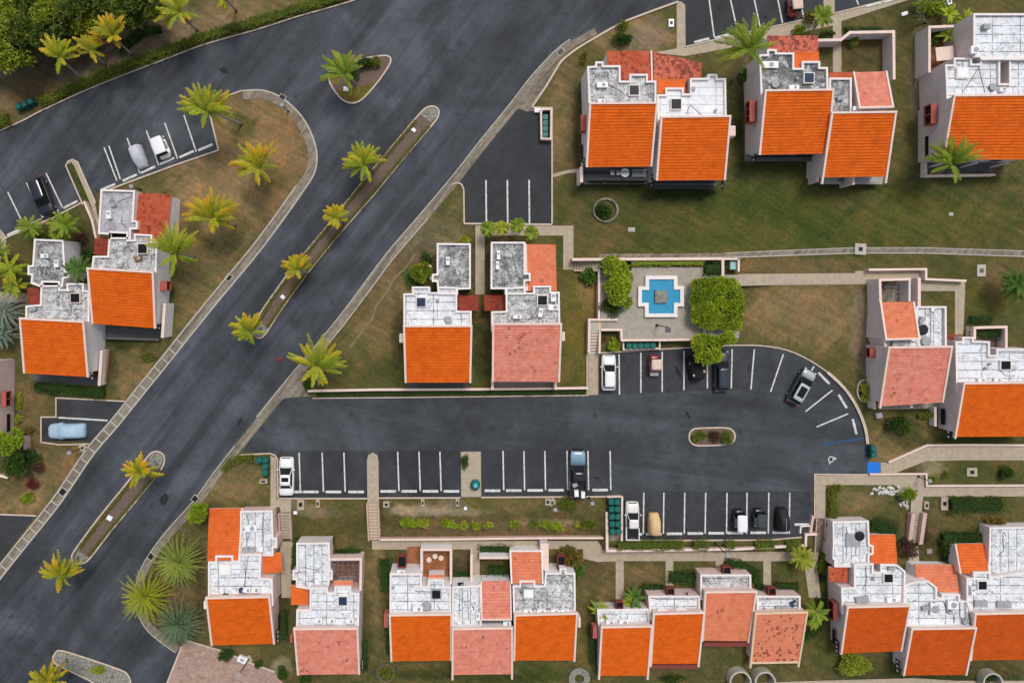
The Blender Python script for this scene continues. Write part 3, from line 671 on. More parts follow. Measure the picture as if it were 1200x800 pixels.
# ---------------------------------------------------------------- painted markings
pl = MB()
def line(a, b, w=1.55, z=0.03): ribbon(pl, [a, b], w, None, z)
for a, b in (((9, 225), (28, 264)), ((31, 214), (50, 255)), ((54, 203), (73, 243)), ((122, 173), (137, 212)), ((127.5, 171), (141, 210)), ((149, 162), (164, 203)), ((171.5, 153), (186, 194)), ((193, 144), (208, 186)), ((215.5, 135), (230, 178))): line(a, b)
for x in (569.5, 594.5, 620): line((x, 211), (x + .5, 262), 1.8)
line((68, 489), (126, 492.5), 1.9)
for a, b in (((725.5, 415), (726, 462)), ((751, 413), (751, 460)), ((776, 412), (776, 459)), ((801.5, 411), (801.5, 457)), ((829, 409), (829, 455)), ((858, 409), (857, 455)), ((884, 409), (880, 456)), ((918, 415), (903, 459)), ((954, 429), (930, 470)), ((975.5, 457), (944, 482)), ((994, 484.5), (957, 500))): line(a, b)
for x in (350.5, 377.5, 403): line((x, 530), (x + 1.5, 576))
for x in (466, 491, 515.5): line((x, 529), (x + 1.5, 575))
for x in (589.5, 614, 638.5, 664.5, 689, 715): line((x, 528), (x + .8, 574))
for x in (754.5, 778, 802.5, 827, 852, 875.5, 901, 925.5): line((x, 577), (x - .6, 625))
for a, b in (((827, -30), (837, 44)), ((855, -5), (864, 36)), ((883, -5), (891, 33)), ((910, -8), (917, 27)), ((935, -10), (942, 21)), ((1001, -8), (1006, 6)), ((1028, -12), (1032, 0))): line(a, b)
structure(pl.build('parking_lines', MT['white_line']))
pl = MB(); line((963, 521), (1017, 512.5), 2.2, 0.032); line((1015.5, 512), (1016.5, 541), 2.2, 0.033); structure(pl.build('blue_bay_lines', MT['blue_line']))
# painted wheelchair sign
pl = MB()
ring = [(974 + 3.1 * math.cos(a * math.pi / 9), 538 + 3.1 * math.sin(a * math.pi / 9)) for a in range(2, 19)]
ribbon(pl, ring, 1.1, None, 0.034)
for a, b in (((976, 535.5), (980.5, 537)), ((975.5, 538), (978.5, 538.3)), ((973, 541), (971.5, 543.5)), ((978.8, 536.2), (979.2, 538.5))): line(a, b, 1.3, 0.036)
structure(pl.build('wheelchair_marking', MT['white_line']))

# ---------------------------------------------------------------- islands and medians
def island(outline, label_soil, kerbw=1.8, mat='soil', sm=3):
    o = smooth_line(outline + [outline[0]], sm)[:-1] if sm else outline
    b = MB(); sheet(b, o, 0.09)
    ob = b.build('traffic_island', MT[mat]); structure(ob)
    kk = MB(); ribbon(kk, o, kerbw, 0.0, 0.16, closed=True); structure(kk.build('island_kerb', MT['kerb']))
MED1 = [(492, 133), (499, 126.5), (507, 124.5), (513.5, 128), (513.5, 136), (506, 147), (470, 189), (440, 226), (405, 266), (365, 314), (330, 362), (312, 390), (304, 396), (297, 392), (297, 382), (312, 356), (345, 311), (385, 263), (420, 219), (455, 177), (480, 147)]
MED2 = [(172, 536), (178, 530), (186, 529), (192, 534), (192, 543), (185, 555), (160, 586), (130, 622), (106, 653), (96, 660), (87, 659), (84, 651), (92, 638), (115, 607), (145, 570)]
TRI = [(385, 86), (392, 80), (420, 70), (446, 65.5), (455, 66), (458, 71), (454, 80), (442, 97), (428, 113), (418, 120), (407, 120), (397, 113), (387, 98)]
SW = [(62, 769), (66, 763), (72, 762), (90, 767), (140, 784), (150, 791), (153, 800), (152, 812), (130, 812), (105, 797), (72, 781), (63, 775)]
OVAL = [(808, 508), (812, 503), (822, 501.5), (848, 501), (857, 503), (861, 508), (861, 514), (857, 519), (848, 521), (820, 522), (812, 520), (808, 515)]
island(MED1, ''); island(MED2, ''); island(TRI, ''); island(SW, '', mat='cobble'); island(OVAL, '')
m = MB()
sheet(m, [(492, 134), (499, 127.5), (507, 125.5), (512.5, 129), (512.5, 135), (505, 143), (500, 140)], 0.1)
sheet(m, [(298, 388), (304, 376), (314, 385), (310, 391), (304, 395)], 0.1)
sheet(m, [(174, 537), (179, 531), (186, 530), (191, 535), (190, 542), (184, 551), (175, 545)], 0.1); sheet(m, [(86, 655), (92, 645), (104, 653), (96, 659), (88, 658)], 0.1)
structure(m.build('stone_nose', MT['cobble']))
m = MB(); sheet(m, [(396, 104), (410, 104), (436, 98), (441, 97), (428, 112), (418, 119), (407, 119), (398, 112)], 0.1)
sheet(m, [(386, 87), (398, 80), (398, 100), (390, 99)], 0.1)
m.c = [GOLD] * len(m.f); structure(m.build('island_grass', MT['grass']))
m = MB(); ribbon(m, [(81, 192), (84, 196), (102, 238), (112, 268)], 6.5, None, 0.17); m.c = [GREEN] * len(m.f); structure(m.build('island_grass', MT['grass']))
m = MB(); ribbon(m, [(97, 240), (80, 201), (77, 194), (80, 189), (85, 187), (91, 190), (97, 204), (112, 238)], 1.6, 0, 0.18); structure(m.build('island_kerb', MT['kerb']))

# dried oil and scuffs in the court
m = MB(); rr_ = random.Random(9)
for (x, y, rx, ry, a) in ((795, 436, 3.2, 9, -.5), (803, 447, 3, 6, -.5), (806, 486, 2, 6, -.4), (878, 431, 1.6, 5, 0.1), (700, 560, 3, 2, 0), (568, 230, 2, 1.5, 0), (935, 15, 2, 2, 0), (897, 20, 3, 2, 0), (262, 83, 6, 4, .3), (192, 584, 5, 9, .7), (281, 494, 2.4, 6, .5)):
    pts = [(x + (rx * math.cos(t) * math.cos(a) - ry * math.sin(t) * math.sin(a)) * q, y + (rx * math.cos(t) * math.sin(a) + ry * math.sin(t) * math.cos(a)) * q) for t, q in ((i * 6.2832 / 16, rr_.uniform(.65, 1.15)) for i in range(16))]
    sheet(m, pts, 0.024)
structure(m.build('oil_stains', MT['oil']))
# ================================================================ houses
def lerp(a, b, t): return a + (b - a) * t
class House:
    def __init__(self, base, label, wall='wall_white', z0=0.0, group='attached villas of the compound'):
        self.z0 = z0; self.o = W(base[0], base[1], z0)
        self.root = empty('villa', self.o, label, 'house', group)
        self.wallmat = wall; self.w = MB(); self.k = MB(); self.rnd = random.Random(int(base[0] * 7 + base[1]))
    def part(self, mb, name, mat, parent=None, **kw):
        return mb.build(name, MT[mat], parent or self.root, self.o if parent is None else self.o, **kw)
    def sub(self, mb, name, mat, parent):
        return mb.build(name, MT[mat], parent, self.o)
    def flat(self, pts, z, mat='flat_seam', par='trim_white', ph=0.32, pw=0.2, zb=None):
        P = ccw([Vector((q.x, q.y)) for q in (W(a, b, z) for a, b in pts)])
        zb = self.z0 - 0.3 if zb is None else zb
        self.w.prism([(q.x, q.y) for q in P], zb, z - 0.06, top=False)
        I = inset(P, pw); O = inset(P, -0.03); n = len(P)
        r = MB(); r.poly([(q.x, q.y, z - ph) for q in inset(P, pw * .5)]); rf = self.part(r, 'flat_roof', mat)
        t = MB(); zt = z
        vs = [(q.x, q.y, zt) for q in O] + [(q.x, q.y, zt) for q in I] + [(q.x, q.y, zt - ph - .02) for q in I] + [(q.x, q.y, zt - 0.16) for q in O]
        fs = []
        for i in range(n):
            j = (i + 1) % n
            fs += [(i, j, n + j, n + i), (n + i, n + j, 2 * n + j, 2 * n + i), (3 * n + i, 3 * n + j, j, i)]
        t.add(vs, fs); self.part(t, 'parapet', par)
        return rf
    def tile(self, q, zr, ze, mat='tile_orange', trims='LRA', tm='trim', ext=(0, 0), body=True, tw=0.24, row=0.36, eave_in=0.55, zb=None, name='tile_roof'):
        """q: ridge-left, ridge-right, eave-right, eave-left as surveyed"""
        A, B = W(*q[0], zr), W(*q[1], zr); C, D = W(*q[2], ze), W(*q[3], ze)
        run = ((D - A).length + (C - B).length) / 2; wid = (B - A).length
        n = max(3, int(round(run / row))); m = MB()
        for i in range(n):
            t0, t1 = i / n, (i + 1) / n
            a, b, c, d = A.lerp(D, t0), B.lerp(C, t0), B.lerp(C, t1), A.lerp(D, t1)
            up = Vector((0, 0, 0.055)); lo = Vector((0, 0, 0.0))
            cols = max(4, int(wid / 0.9))
            for jx in range(cols):
                s0, s1 = jx / cols, (jx + 1) / cols
                jit = self.rnd.uniform(-0.006, 0.006)
                p0, p1 = a.lerp(b, s0) + lo, a.lerp(b, s1) + lo
                p2, p3 = d.lerp(c, s1) + up, d.lerp(c, s0) + up
                p2.z += jit; p3.z += jit
                f0 = len(m.f)
                m.add([p3, p2, p1, p0, Vector((p3.x, p3.y, p3.z - .075)), Vector((p2.x, p2.y, p2.z - .075))], [(0, 1, 2, 3), (4, 5, 1, 0)])
                m.uv[f0] = [(s0 * wid, t1 * run), (s1 * wid, t1 * run), (s1 * wid, t0 * run), (s0 * wid, t0 * run)]
                m.uv[f0 + 1] = [(s0 * wid, t1 * run)] * 4
        rf = self.part(m, name, mat)
        # slab under the tiles
        t = MB(); dz = Vector((0, 0, -0.16)); d2 = Vector((0, 0, -0.02))
        vs = [A + d2, B + d2, C + d2, D + d2, A + dz, B + dz, C + dz, D + dz]
        s = MB(); s.add(vs, [(7, 6, 5, 4), (3, 7, 4, 0), (2, 6, 7, 3), (1, 5, 6, 2), (0, 4, 5, 1)])
        out = (D - A).normalized()
        oL = ext[0]; oR = ext[1]
        def bm_(a, b): t.bar(a + Vector((0, 0, -0.04)), b + Vector((0, 0, -0.04)), tw, 0.36)
        x = (B - A).normalized() * (tw * 0.5)
        if 'L' in trims: bm_(A + x * 0 - out * 0.0, D + (D - A).normalized() * oL)
        if 'R' in trims: bm_(B, C + (C - B).normalized() * oR)
        if 'A' in trims: t.bar(A + Vector((0, 0, -0.03)) - x, B + Vector((0, 0, -0.03)) + x, tw, 0.37)
        if 'B' in trims: t.bar(D + Vector((0, 0, -0.06)) - x, C + Vector((0, 0, -0.06)) + x, tw, 0.3)
        if t.v: self.part(t, 'roof_trim', tm)
        self.part(s, 'roof_slab', 'trim' if tm != 'trim_yellow' else 'trim_yellow')
        if body:
            k = eave_in / max(0.1, run)
            D2, C2 = D.lerp(A, k), C.lerp(B, k)
            zb = self.z0 - 0.3 if zb is None else zb
            T = [p + Vector((0, 0, -0.17)) for p in (A, B, C2, D2)]
            ii = 0.04
            cx = sum((p for p in T), Vector()) / 4
            T = [Vector((p.x + (ii if p.x < cx.x else -ii), p.y, p.z)) for p in T]
            L = [Vector((p.x, p.y, zb)) for p in T]
            if run > 5 and D.y < A.y:      # garden front: sliding door and window
                a_, b_ = T[3], T[2]; fd = (b_ - a_); fd.z = 0; wl = fd.length; fd.normalize(); fn = Vector((fd.y, -fd.x, 0)); gz = max(self.z0, zb + .3)
                hh = min(2.1, a_.z - gz - .3)
                if hh > .9:
                    for nm, u, ww, hb in (('sliding_door', .36, min(3.2, wl * .4), 0.04), ('front_window', .78, min(1.6, wl * .2), hh * .4)):
                        cc = a_ + (b_ - a_) * u + fn * .02; fr = MB(); fr.bar((cc.x - fd.x * (ww / 2 + .08), cc.y - fd.y * (ww / 2 + .08), gz + (hb + hh) / 2), (cc.x + fd.x * (ww / 2 + .08), cc.y + fd.y * (ww / 2 + .08), gz + (hb + hh) / 2), .1, hh - hb)
                        fo_ = self.part(fr, nm, 'trim_white'); gl_ = MB()
                        for q_ in ((-.25, .25) if nm == 'sliding_door' else (0,)):
                            hw_ = ww * (.23 if nm == 'sliding_door' else .45); cx_ = cc + fd * ww * q_ + fn * .04; gl_.bar((cx_.x - fd.x * hw_, cx_.y - fd.y * hw_, gz + (hb + hh) / 2), (cx_.x + fd.x * hw_, cx_.y + fd.y * hw_, gz + (hb + hh) / 2), .06, hh - hb - .2)
                            self.sub(gl_, 'pane', 'glass', fo_); gl_ = MB()
            self.w.add(T + L, [(0, 1, 2, 3)[::-1]] + [(i, (i + 1) % 4, 4 + (i + 1) % 4, 4 + i) for i in range(4)])
        return rf
    # ---- roof furniture
    def skylight(self, x0, y0, x1, y1, z, glass='glass', frame='trim_white'):
        hatch = glass == 'flat_clean'
        a, b = W(x0, y1, z), W(x1, y0, z)
        c = (a + b) / 2; w, h = abs(b.x - a.x), abs(b.y - a.y)
        m = MB(); m.box((c.x, c.y, z - 0.2), (w + .24, h + .24, 0.4)); f = self.part(m, 'skylight', frame)
        g = MB(); g.box((c.x, c.y, z + .03), (w, h, 0.07))
        self.sub(g, 'hatch_lid' if hatch else 'pane', 'white' if hatch else glass, f)
        if hatch: return
        br = MB()
        for t in (-.17, .17): br.box((c.x + w * t, c.y, z + .075), (.03, h, .02))
        for t in (-.17, .17): br.box((c.x, c.y + h * t, z + .079), (w, .03, .02))
        self.sub(br, 'glazing_bar', 'black', f)
    def ac(self, x, y, z, rz=0.0, w=1.0, d=0.55, h=0.5, c='white'):
        p = W(x, y, z); m = MB(); m.box((p.x, p.y, z + .1 + h / 2), (w, d, h), rz)
        o = self.part(m, 'air_conditioner', c)
        g = MB(); g.cyl((p.x + .15 * math.cos(rz), p.y + .15 * math.sin(rz), z + .1 + h), d * .36, .03, 14); self.sub(g, 'fan_grille', 'grey', o)
        s = MB()
        for e in (-.35, .35): s.box((p.x + e * w * math.cos(rz), p.y + e * w * math.sin(rz), z + .05), (.08, d * 1.1, .12), rz)
        self.sub(s, 'bracket', 'black', o)
    def cable(self, pts, z, r=0.035):
        m = MB(); m.tube([W(x, y, z + r) for x, y in pts], r, 5); self.part(m, 'cable', 'cable')
    def vent(self, x, y, z, r=0.12, h=0.35, mat='grey'):
        m = MB(); p = W(x, y, z); m.cyl((p.x, p.y, z), r, h, 10); m.cyl((p.x, p.y, z + h), r * 1.6, .06, 10, r * 1.2); self.part(m, 'vent_pipe', mat)
    def dish(self, x, y, z):
        p = W(x, y, z); m = MB(); m.bar(p, p + Vector((0, 0, .5)), .06)
        n = 16; rings = [(0.0, 0.0), (.25, .05), (.45, .16)]
        base = p + Vector((0, 0, .55)); vs = []
        for r, hh in rings:
            for k in range(n):
                a = 2 * math.pi * k / n; vs.append(base + Vector((r * math.cos(a), r * math.sin(a) - hh * .3, hh + r * math.sin(a) * .3)))
        m.add(vs, [(i * n + k, i * n + (k + 1) % n, (i + 1) * n + (k + 1) % n, (i + 1) * n + k) for i in range(2) for k in range(n)], None, True)
        self.part(m, 'satellite_dish', 'grey')
    # ---- wall furniture, at a surveyed point and height
    def winbox(self, x, y, z, ln, side, h=1.3, dep=0.7, frame='redframe'):
        """projecting framed window box on an east/west wall; side=+1 opens east"""
        p = W(x, y, z); m = MB()
        n = max(1, int(round(ln / 1.0)))
        for e in (-.5, .5): m.box((p.x, p.y, z + e * h), (dep, ln, .14))
        for i in range(n + 1): m.box((p.x, p.y - ln / 2 + ln * i / n, z), (dep * .98, .13, h - .14))
        f = self.part(m, 'window_box', frame)
        for i in range(n):
            g = MB(); g.box((p.x - side * dep * .1, p.y - ln / 2 + ln * (i + .5) / n, z), (dep * .7, ln / n - .14, h - .15)); self.sub(g, 'pane', 'glass', f)
    def slit(self, x, y, z, ln, h, side=1):
        p = W(x, y, z); m = MB(); m.box((p.x, p.y, z), (.12, h, max(.5, ln))); self.part(m, 'slit_window', 'glass')
    def lattice(self, x, y, z, n=3, ln=1.1, h=1.7):
        p = W(x, y, z); m = MB(); m.box((p.x, p.y, z), (.12, h, .75)); f = self.part(m, 'screen_block', 'black')
        for i in range(n):
            g = MB(); g.box((p.x, p.y - h / 2 + h * (i + .5) / n, z), (.19, h / n * .45, .32))
            self.sub(g, 'block_opening', 'trim_white', f)
    def deck(self, pts, z, mat='greydark', rail=None, thick=0.2, railmat='black'):
        m = MB(); P = [W(a, b, z) for a, b in pts]; m.prism([(q.x, q.y) for q in P], z - thick, z)
        d = self.part(m, 'balcony', mat)
        if rail:
            r = MB()
            for (a, b) in rail:
                A, B = W(*a, z), W(*b, z); ln = (B - A).length
                r.bar(A + Vector((0, 0, 1.0)), B + Vector((0, 0, 1.0)), .07)
                r.bar(A + Vector((0, 0, .12)), B + Vector((0, 0, .12)), .05)
                k = max(2, int(ln / .28))
                for i in range(k + 1): q = A.lerp(B, i / k); r.bar(q, q + Vector((0, 0, 1.0)), .035 if i % 5 else .07)
            self.sub(r, 'railing', railmat, d)
        return d
    def box_wall(self, pts, z, zb=None, mat=None, name='side_wall', closed=False, wd=0.24, cap=True):
        """free-standing masonry wall belonging to the villa (courtyard, porch); pts surveyed at its top"""
        zb = self.z0 - .2 if zb is None else zb
        m = MB(); P = [W(a, b, z) for a, b in pts]
        seg = len(P) if closed else len(P) - 1
        for i in range(seg):
            a, b = P[i], P[(i + 1) % len(P)]; d = (b - a).normalized()
            a2, b2 = a - d * wd / 2, b + d * wd / 2
            m.bar(Vector((a2.x, a2.y, (z + zb) / 2)) , Vector((b2.x, b2.y, (z + zb) / 2)), wd - .004 * (i % 2), z - zb - .001 * i)
        o = self.part(m, name, mat or self.wallmat)
        if cap:
            c = MB()
            for i in range(seg):
                a, b = P[i], P[(i + 1) % len(P)]; d = (b - a).normalized()
                c.bar(a - d * (wd / 2 + .03) + Vector((0, 0, .025 + .003 * (i % 2))), b + d * (wd / 2 + .03) + Vector((0, 0, .025 + .003 * (i % 2))), wd + .07, .06)
            self.sub(c, 'coping', 'trim', o)
    def floor(self, pts, z, mat, name='courtyard_floor'):
        m = MB(); m.poly([W(a, b, z) for a, b in pts]); return self.part(m, name, mat)
    def chimney(self, x, y, z, w, d, h, mat='darkred'):
        p = W(x, y, z); m = MB()
        for sx in (-1, 1): m.box((p.x + sx * w / 2, p.y, z - h / 2), (.1, d + .1, h))
        for sy in (-1, 1): m.box((p.x, p.y + sy * d / 2, z - h / 2), (w - .1, .1, h - .004))
        o = self.part(m, 'light_well', mat); g = MB(); g.box((p.x, p.y, z - .35), (w - .1, d - .1, .05)); self.sub(g, 'pane', 'glass', o)
    def done(self):
        self.part(self.w, 'wall', self.wallmat, recalc=True)

GN = 'northern villas above the lawn'; GW = 'western villas by the road'; GM = 'twin villas in the middle'; GE = 'eastern villas by the court'; GS = 'southern villas on the lower terrace'
SHN = 0.34  # roof surface below parapet top

# ---- north-west pair
h = House((725, 160), 'black-stained roof and orange tiles, left villa of the pair nearest the top road bend', 'wall_white', 0, GN); z = 5.0
h.flat([(688.5, 78), (698, 77.5), (698, 72.5), (707, 72.5), (707, 77), (727, 77), (727, 95), (738, 95), (738, 87), (759, 87), (759, 95), (769, 95), (769, 132), (690.5, 132)], z, 'flat_stain')
h.tile([(691.5, 121.5), (769.5, 121), (763, 195), (687.5, 196)], 6.3, 4.6, 'tile_orange')
h.tile([(712, 97), (764, 97), (763, 60), (711, 60)], 4.2, 3.2, 'tile_red', 'R', tw=.2, eave_in=.3)
h.skylight(738, 100.5, 748.5, 111, 5.0); h.ac(705, 101, z - SHN, 0, 1.3, .6); h.ac(704, 120, z - SHN + .0, 0, .9, .5); h.cable([(712, 84), (713, 100), (730, 108)], z - SHN)
h.winbox(683, 146, 3.0, 1.9, -1); h.slit(682, 180, 1.7, .35, 2.2); h.lattice(684, 193, 2.6, 3)
h.deck([(682, 196), (760, 196), (760, 212), (682, 212)], 2.2, 'greydark', [((683, 203), (758, 203)), ((683, 211.5), (758, 211.5))])
h.box_wall([(681.5, 197), (681.5, 212)], 3.0, mat='wall_white', name='balcony_pier', wd=.3)
m = MB(); p = W(731, 203.5, 2.2); m.cyl((p.x, p.y, 2.85), .55, .05, 20); m.cyl((p.x, p.y, 2.2), .06, .66, 8); t_ = h.part(m, 'terrace_table', 'white')
for cx in (717, 724): 
    m = MB(); p = W(cx, 203.5, 2.2); m.box((p.x, p.y, 2.6), (.5, .5, .1)); m.box((p.x - .24, p.y, 2.85), (.07, .5, .5)); h.part(m, 'terrace_chair', 'white')
m = MB(); p = W(748, 203.5, 2.2); m.box((p.x, p.y, 2.4), (1.7, .9, .35)); h.part(m, 'terrace_sofa', 'grey')
h.floor([(684, 207), (758, 207), (758, 216), (684, 216)], 0.06, 'plaza', 'terrace_floor'); h.done()
h = House((812, 165), 'clean white flat roof and orange tiles, right villa of the pair nearest the top road', 'wall_white', 0, GN)
h.flat([(770, 111), (780, 111), (780, 103), (801, 103), (801, 110), (809, 110), (809, 92), (829.6, 91.6), (829.6, 87), (840.6, 87), (840.6, 92), (850.6, 92), (851.5, 147), (771, 147)], z, 'flat_clean')
h.tile([(775, 137.5), (855.5, 136.5), (849, 211), (769.5, 211.5)], 6.3, 4.6, 'tile_orange')
h.tile([(766, 96), (822, 96), (822, 74), (766, 61)], 4.2, 3.2, 'tile_mottled', '', eave_in=.3)
h.tile([(770, 110), (803, 110), (803, 93), (770, 93)], 4.6, 4.15, 'tile_bright', '', body=False, name='porch_tiles')
h.skylight(787, 116.5, 798, 127.5, 5.0); h.cable([(804, 134), (809, 123), (822, 135)], z - SHN); h.vent(838, 130, z - SHN); h.ac(811, 105, z - SHN, .4, .5, .4, .3, 'grey')
h.winbox(856, 155, 3.4, 1.2, 1, frame='trim'); 
h.deck([(766, 211), (840, 211), (840, 221), (766, 221)], 1.6, 'greydark', [((764, 214), (838, 214)), ((764, 220), (838, 220))])
h.lattice(764, 212, 2.4, 3); h.lattice(847, 214, 2.4, 2); h.done()
# ---- second northern pair
h = House((930, 150), 'villa with sooty dark grey flat roof beside the largest green palm at the top', 'wall_lilac', 0, GN)
h.flat([(890, 64), (899.4, 64), (899.4, 58), (910, 58), (910, 62), (930.6, 62), (930.6, 80), (940, 80), (940, 72), (961, 72), (961, 79), (970, 79), (971, 116), (892, 116)], z, 'flat_dark')
h.tile([(897, 106.5), (976, 105.5), (969.5, 180), (890, 181.5)], 6.2, 4.5, 'tile_orange')
h.tile([(900, 62), (959, 62), (958.5, 42), (899.5, 42)], 4.1, 3.4, 'tile_mottled', '', eave_in=.3); h.tile([(930, 80), (960, 78), (959.5, 61), (930, 61)], 4.6, 4.1, 'tile_bright', '', body=False, name='porch_tiles')
h.skylight(943, 86, 953.5, 96.5, 5.0, 'glass_blue'); h.ac(901, 77, z - SHN, 0, 2.0, .8, .3); h.vent(908, 99, z - SHN, .35, .2); h.vent(933, 93, z - SHN); h.ac(928, 104, z - SHN, 0, 1.2, .5)
h.winbox(879, 132, 3.2, 2.6, -1); h.slit(880, 165, 1.6, .3, 2.4); h.lattice(884, 182, 2.4, 3)
h.deck([(873, 181), (951, 181), (951, 189), (873, 189)], 1.4, 'greydark', [((882, 184), (950, 184))]); h.done()
h = House((1000, 165), 'villa with faded pink roof annex above orange tiles, right end of the second northern pair', 'wall_lilac', 0, GN)
h.flat([(972, 91.5), (998, 91.5), (998, 141), (972, 141)], 4.6, 'flat_grey'); h.tile([(972, 92), (999, 92), (999, 85), (971, 85)], 4.4, 4.1, 'tile_red', '', body=False, name='porch_tiles')
h.tile([(1046, 125.5), (1007, 126.5), (1000, 85), (1038, 84)], 5.4, 3.9, 'tile_pink', 'LRA', eave_in=.3)
h.tile([(975, 132.5), (1049.5, 131.5), (1038.5, 207), (964, 208)], 6.0, 4.2, 'tile_orange', ext=(.8, .8))
h.cable([(975, 110), (985, 114), (984, 130)], 4.6 - SHN); h.ac(983, 116, 4.6 - SHN, .3, .8, .5, .4, 'grey'); h.ac(1002, 128, 4.5, .1, 1.0, .5, .4)
h.floor([(966, 204), (1036, 204), (1034, 216), (966, 216)], 1.2, 'plaza', 'terrace_floor'); h.box_wall([(1000, 200), (1000, 215)], 3.0, mat='trim', name='balcony_pier'); h.box_wall([(958, 192), (958, 212)], 2.2, name='balcony_pier', mat='wall_lilac')
h.deck([(966, 205), (1026, 205), (1026, 214), (966, 214)], 1.3, 'grey'); h.lattice(985, 209, 1.6, 1, .2, .6); h.done()
# ---- north-east villa, running out of view
h = House((1150, 150), 'long white-roofed villa with walled terracotta patio, at the upper right', 'wall_lilac', 0, GN)
h.flat([(1108, 76), (1118, 76), (1118, 68), (1139, 68), (1139, 75), (1149, 75), (1149, 67), (1172, 67), (1172, 98), (1183, 98), (1183, 66), (1215, 66), (1215, 124), (1110, 124)], z, 'flat_seam')
h.flat([(1141, 16), (1215, 16), (1215, 70), (1150, 70), (1149, 67), (1141, 67)], 5.3, 'flat_seam')
h.tile([(1118, 112.5), (1215, 111.5), (1215, 187), (1105, 187)], 6.6, 4.7, 'tile_orange')
h.ac(1153, 33, 5.3 - SHN, 0, .8, .6, .5, 'grey'); h.skylight(1122, 80, 1134, 91, 4.95, 'flat_clean'); h.vent(1162, 103, z - SHN, .3, .25)
h.cable([(1147, 79), (1134, 100), (1128, 108)], z - SHN); h.cable([(1147, 80), (1154, 108)], z - SHN); h.ac(1172, 106, z - SHN, .2, .7, .5, .4)
h.ac(1139, 60, 5.35, 0, .9, .9, .4); h.winbox(1090, 135, 3.2, 2.4, -1); h.slit(1086, 172, 1.8, .5, 2.6)
h.box_wall([(1089, 84), (1089, 32), (1116, 31)], 2.6, name='patio_wall', mat='wall_lilac'); h.floor([(1086, 40), (1128, 40), (1128, 88), (1084, 88)], 0.06, 'terracotta')
m = MB(); p = W(1107, 63, 2.4); m.box((p.x, p.y, 2.4), (2.2, 1.7, .08), .1); h.part(m, 'awning', 'trim')
h.box_wall([(1085, 187), (1085, 206), (1165, 205)], 0.9, name='terrace_wall', mat='trim_white', wd=.2); h.floor([(1084, 188), (1164, 188), (1164, 206), (1084, 206)], .05, 'greydark', 'terrace_floor')
for a in (1088, 1125, 1160): m = MB(); p = W(a, 196, 0); m.bar((p.x, p.y, 0), (p.x, p.y, 3.0), .2); h.part(m, 'terrace_post', 'trim_white')
h.done()

# ---- western group
h = House((150, 340), 'white villa with orange roof nearer the road in the western group', 'wall_white', 0, GW); z = 3.7
h.flat([(118, 222), (158, 223.2), (156, 258.5), (161, 259), (161, 268.5), (153, 268.5), (153, 280), (127.5, 280), (127.8, 274.5), (115, 274)], 3.7, 'flat_lilac')
h.flat([(128, 271), (150, 272), (150, 281), (157, 281), (157, 274), (178, 275), (178, 283), (184.5, 284), (182.5, 328), (106, 325), (109, 300), (126, 300)], z, 'flat_stain')
h.tile([(157, 281), (196, 281), (201.5, 227.5), (162, 226)], 3.2, 2.6, 'tile_red', '', eave_in=.3)
h.tile([(103, 314.5), (179.5, 319), (182, 384.5), (109, 379)], 5.0, 3.5, 'tile_orange')
h.tile([(111, 279), (127, 278), (127, 299), (110, 298)], 2.6, 2.4, 'tile_dark', '', body=False, name='porch_tiles')
h.skylight(162, 286, 172, 296.5, z + .0, 'glass', 'trim'); h.dish(135, 238, z - SHN); h.ac(130, 252, z - SHN, 1.57, 1.0, .5); h.cable([(137, 237), (157, 229)], z - SHN); h.cable([(143, 254), (142, 262), (148, 266)], z - SHN)
h.ac(163, 303, z - SHN, .3, .9, .6, .3, 'wood'); h.vent(148, 289, z - SHN, .12, .3); h.ac(142, 311, z - SHN, 0, .7, .4, .3, 'grey')
h.winbox(194, 335, 2.2, 1.1, 1, 1.2, .9); h.slit(191, 365, 1.4, .3, 2.2); h.lattice(186, 379, 2.3, 3)
h.box_wall([(193, 357), (190.5, 394)], 2.4, mat='trim_white', name='terrace_pier', wd=.3); h.box_wall([(202, 235), (200, 275)], 1.8, mat='wall_lilac', name='side_wall', wd=.4)
h.floor([(120, 382), (188, 386), (188, 398), (120, 394)], .06, 'greydark', 'terrace_floor'); h.box_wall([(122, 396), (185, 398)], .8, mat='greydark', name='terrace_wall', cap=False); h.done()
h = House((75, 400), 'villa with mouldy grey annex roof, farther from the road in the western group', 'wall_white', 0, GW)
h.flat([(40, 280), (74, 281.5), (76.5, 317.5), (81, 318), (81, 326), (74.5, 326), (73, 336), (47, 336), (36, 332), (37, 322), (32.5, 322), (32.5, 311), (38, 311)], z, 'flat_grey')
h.flat([(48, 329), (70, 329.5), (70, 339), (78, 339), (78, 332), (98, 332), (98, 340), (104.5, 341), (104.5, 386), (29.5, 384), (30, 358), (47, 357)], z, 'flat_stain')
h.tile([(24, 373), (98, 377), (103.5, 441.5), (29, 437)], 5.2, 3.7, 'tile_orange'); h.tile([(32, 337), (48, 337), (48, 357), (33, 356)], 2.7, 2.5, 'tile_dark', '', body=False, name='porch_tiles')
h.skylight(83, 344, 93, 354, z, 'glass', 'trim'); h.ac(69, 309, z - SHN, 1.57, .9, .5); h.ac(40, 362, z - SHN, .2, .9, .5, .4, 'grey'); h.cable([(56, 304), (70, 310)], z - SHN); h.ac(84, 340, z - SHN, 0, .4, .3); h.vent(69, 347, z - SHN); h.vent(69, 356, z - SHN); h.ac(54, 300, z - SHN, 0, .9, .5, .3)
h.slit(113, 425, 1.6, .3, 2.6); h.lattice(107, 437, 2.6, 3, 1.2, 1.9); h.box_wall([(119, 412), (116.5, 450)], 1.6, mat='trim_white', name='terrace_pier', wd=.3)
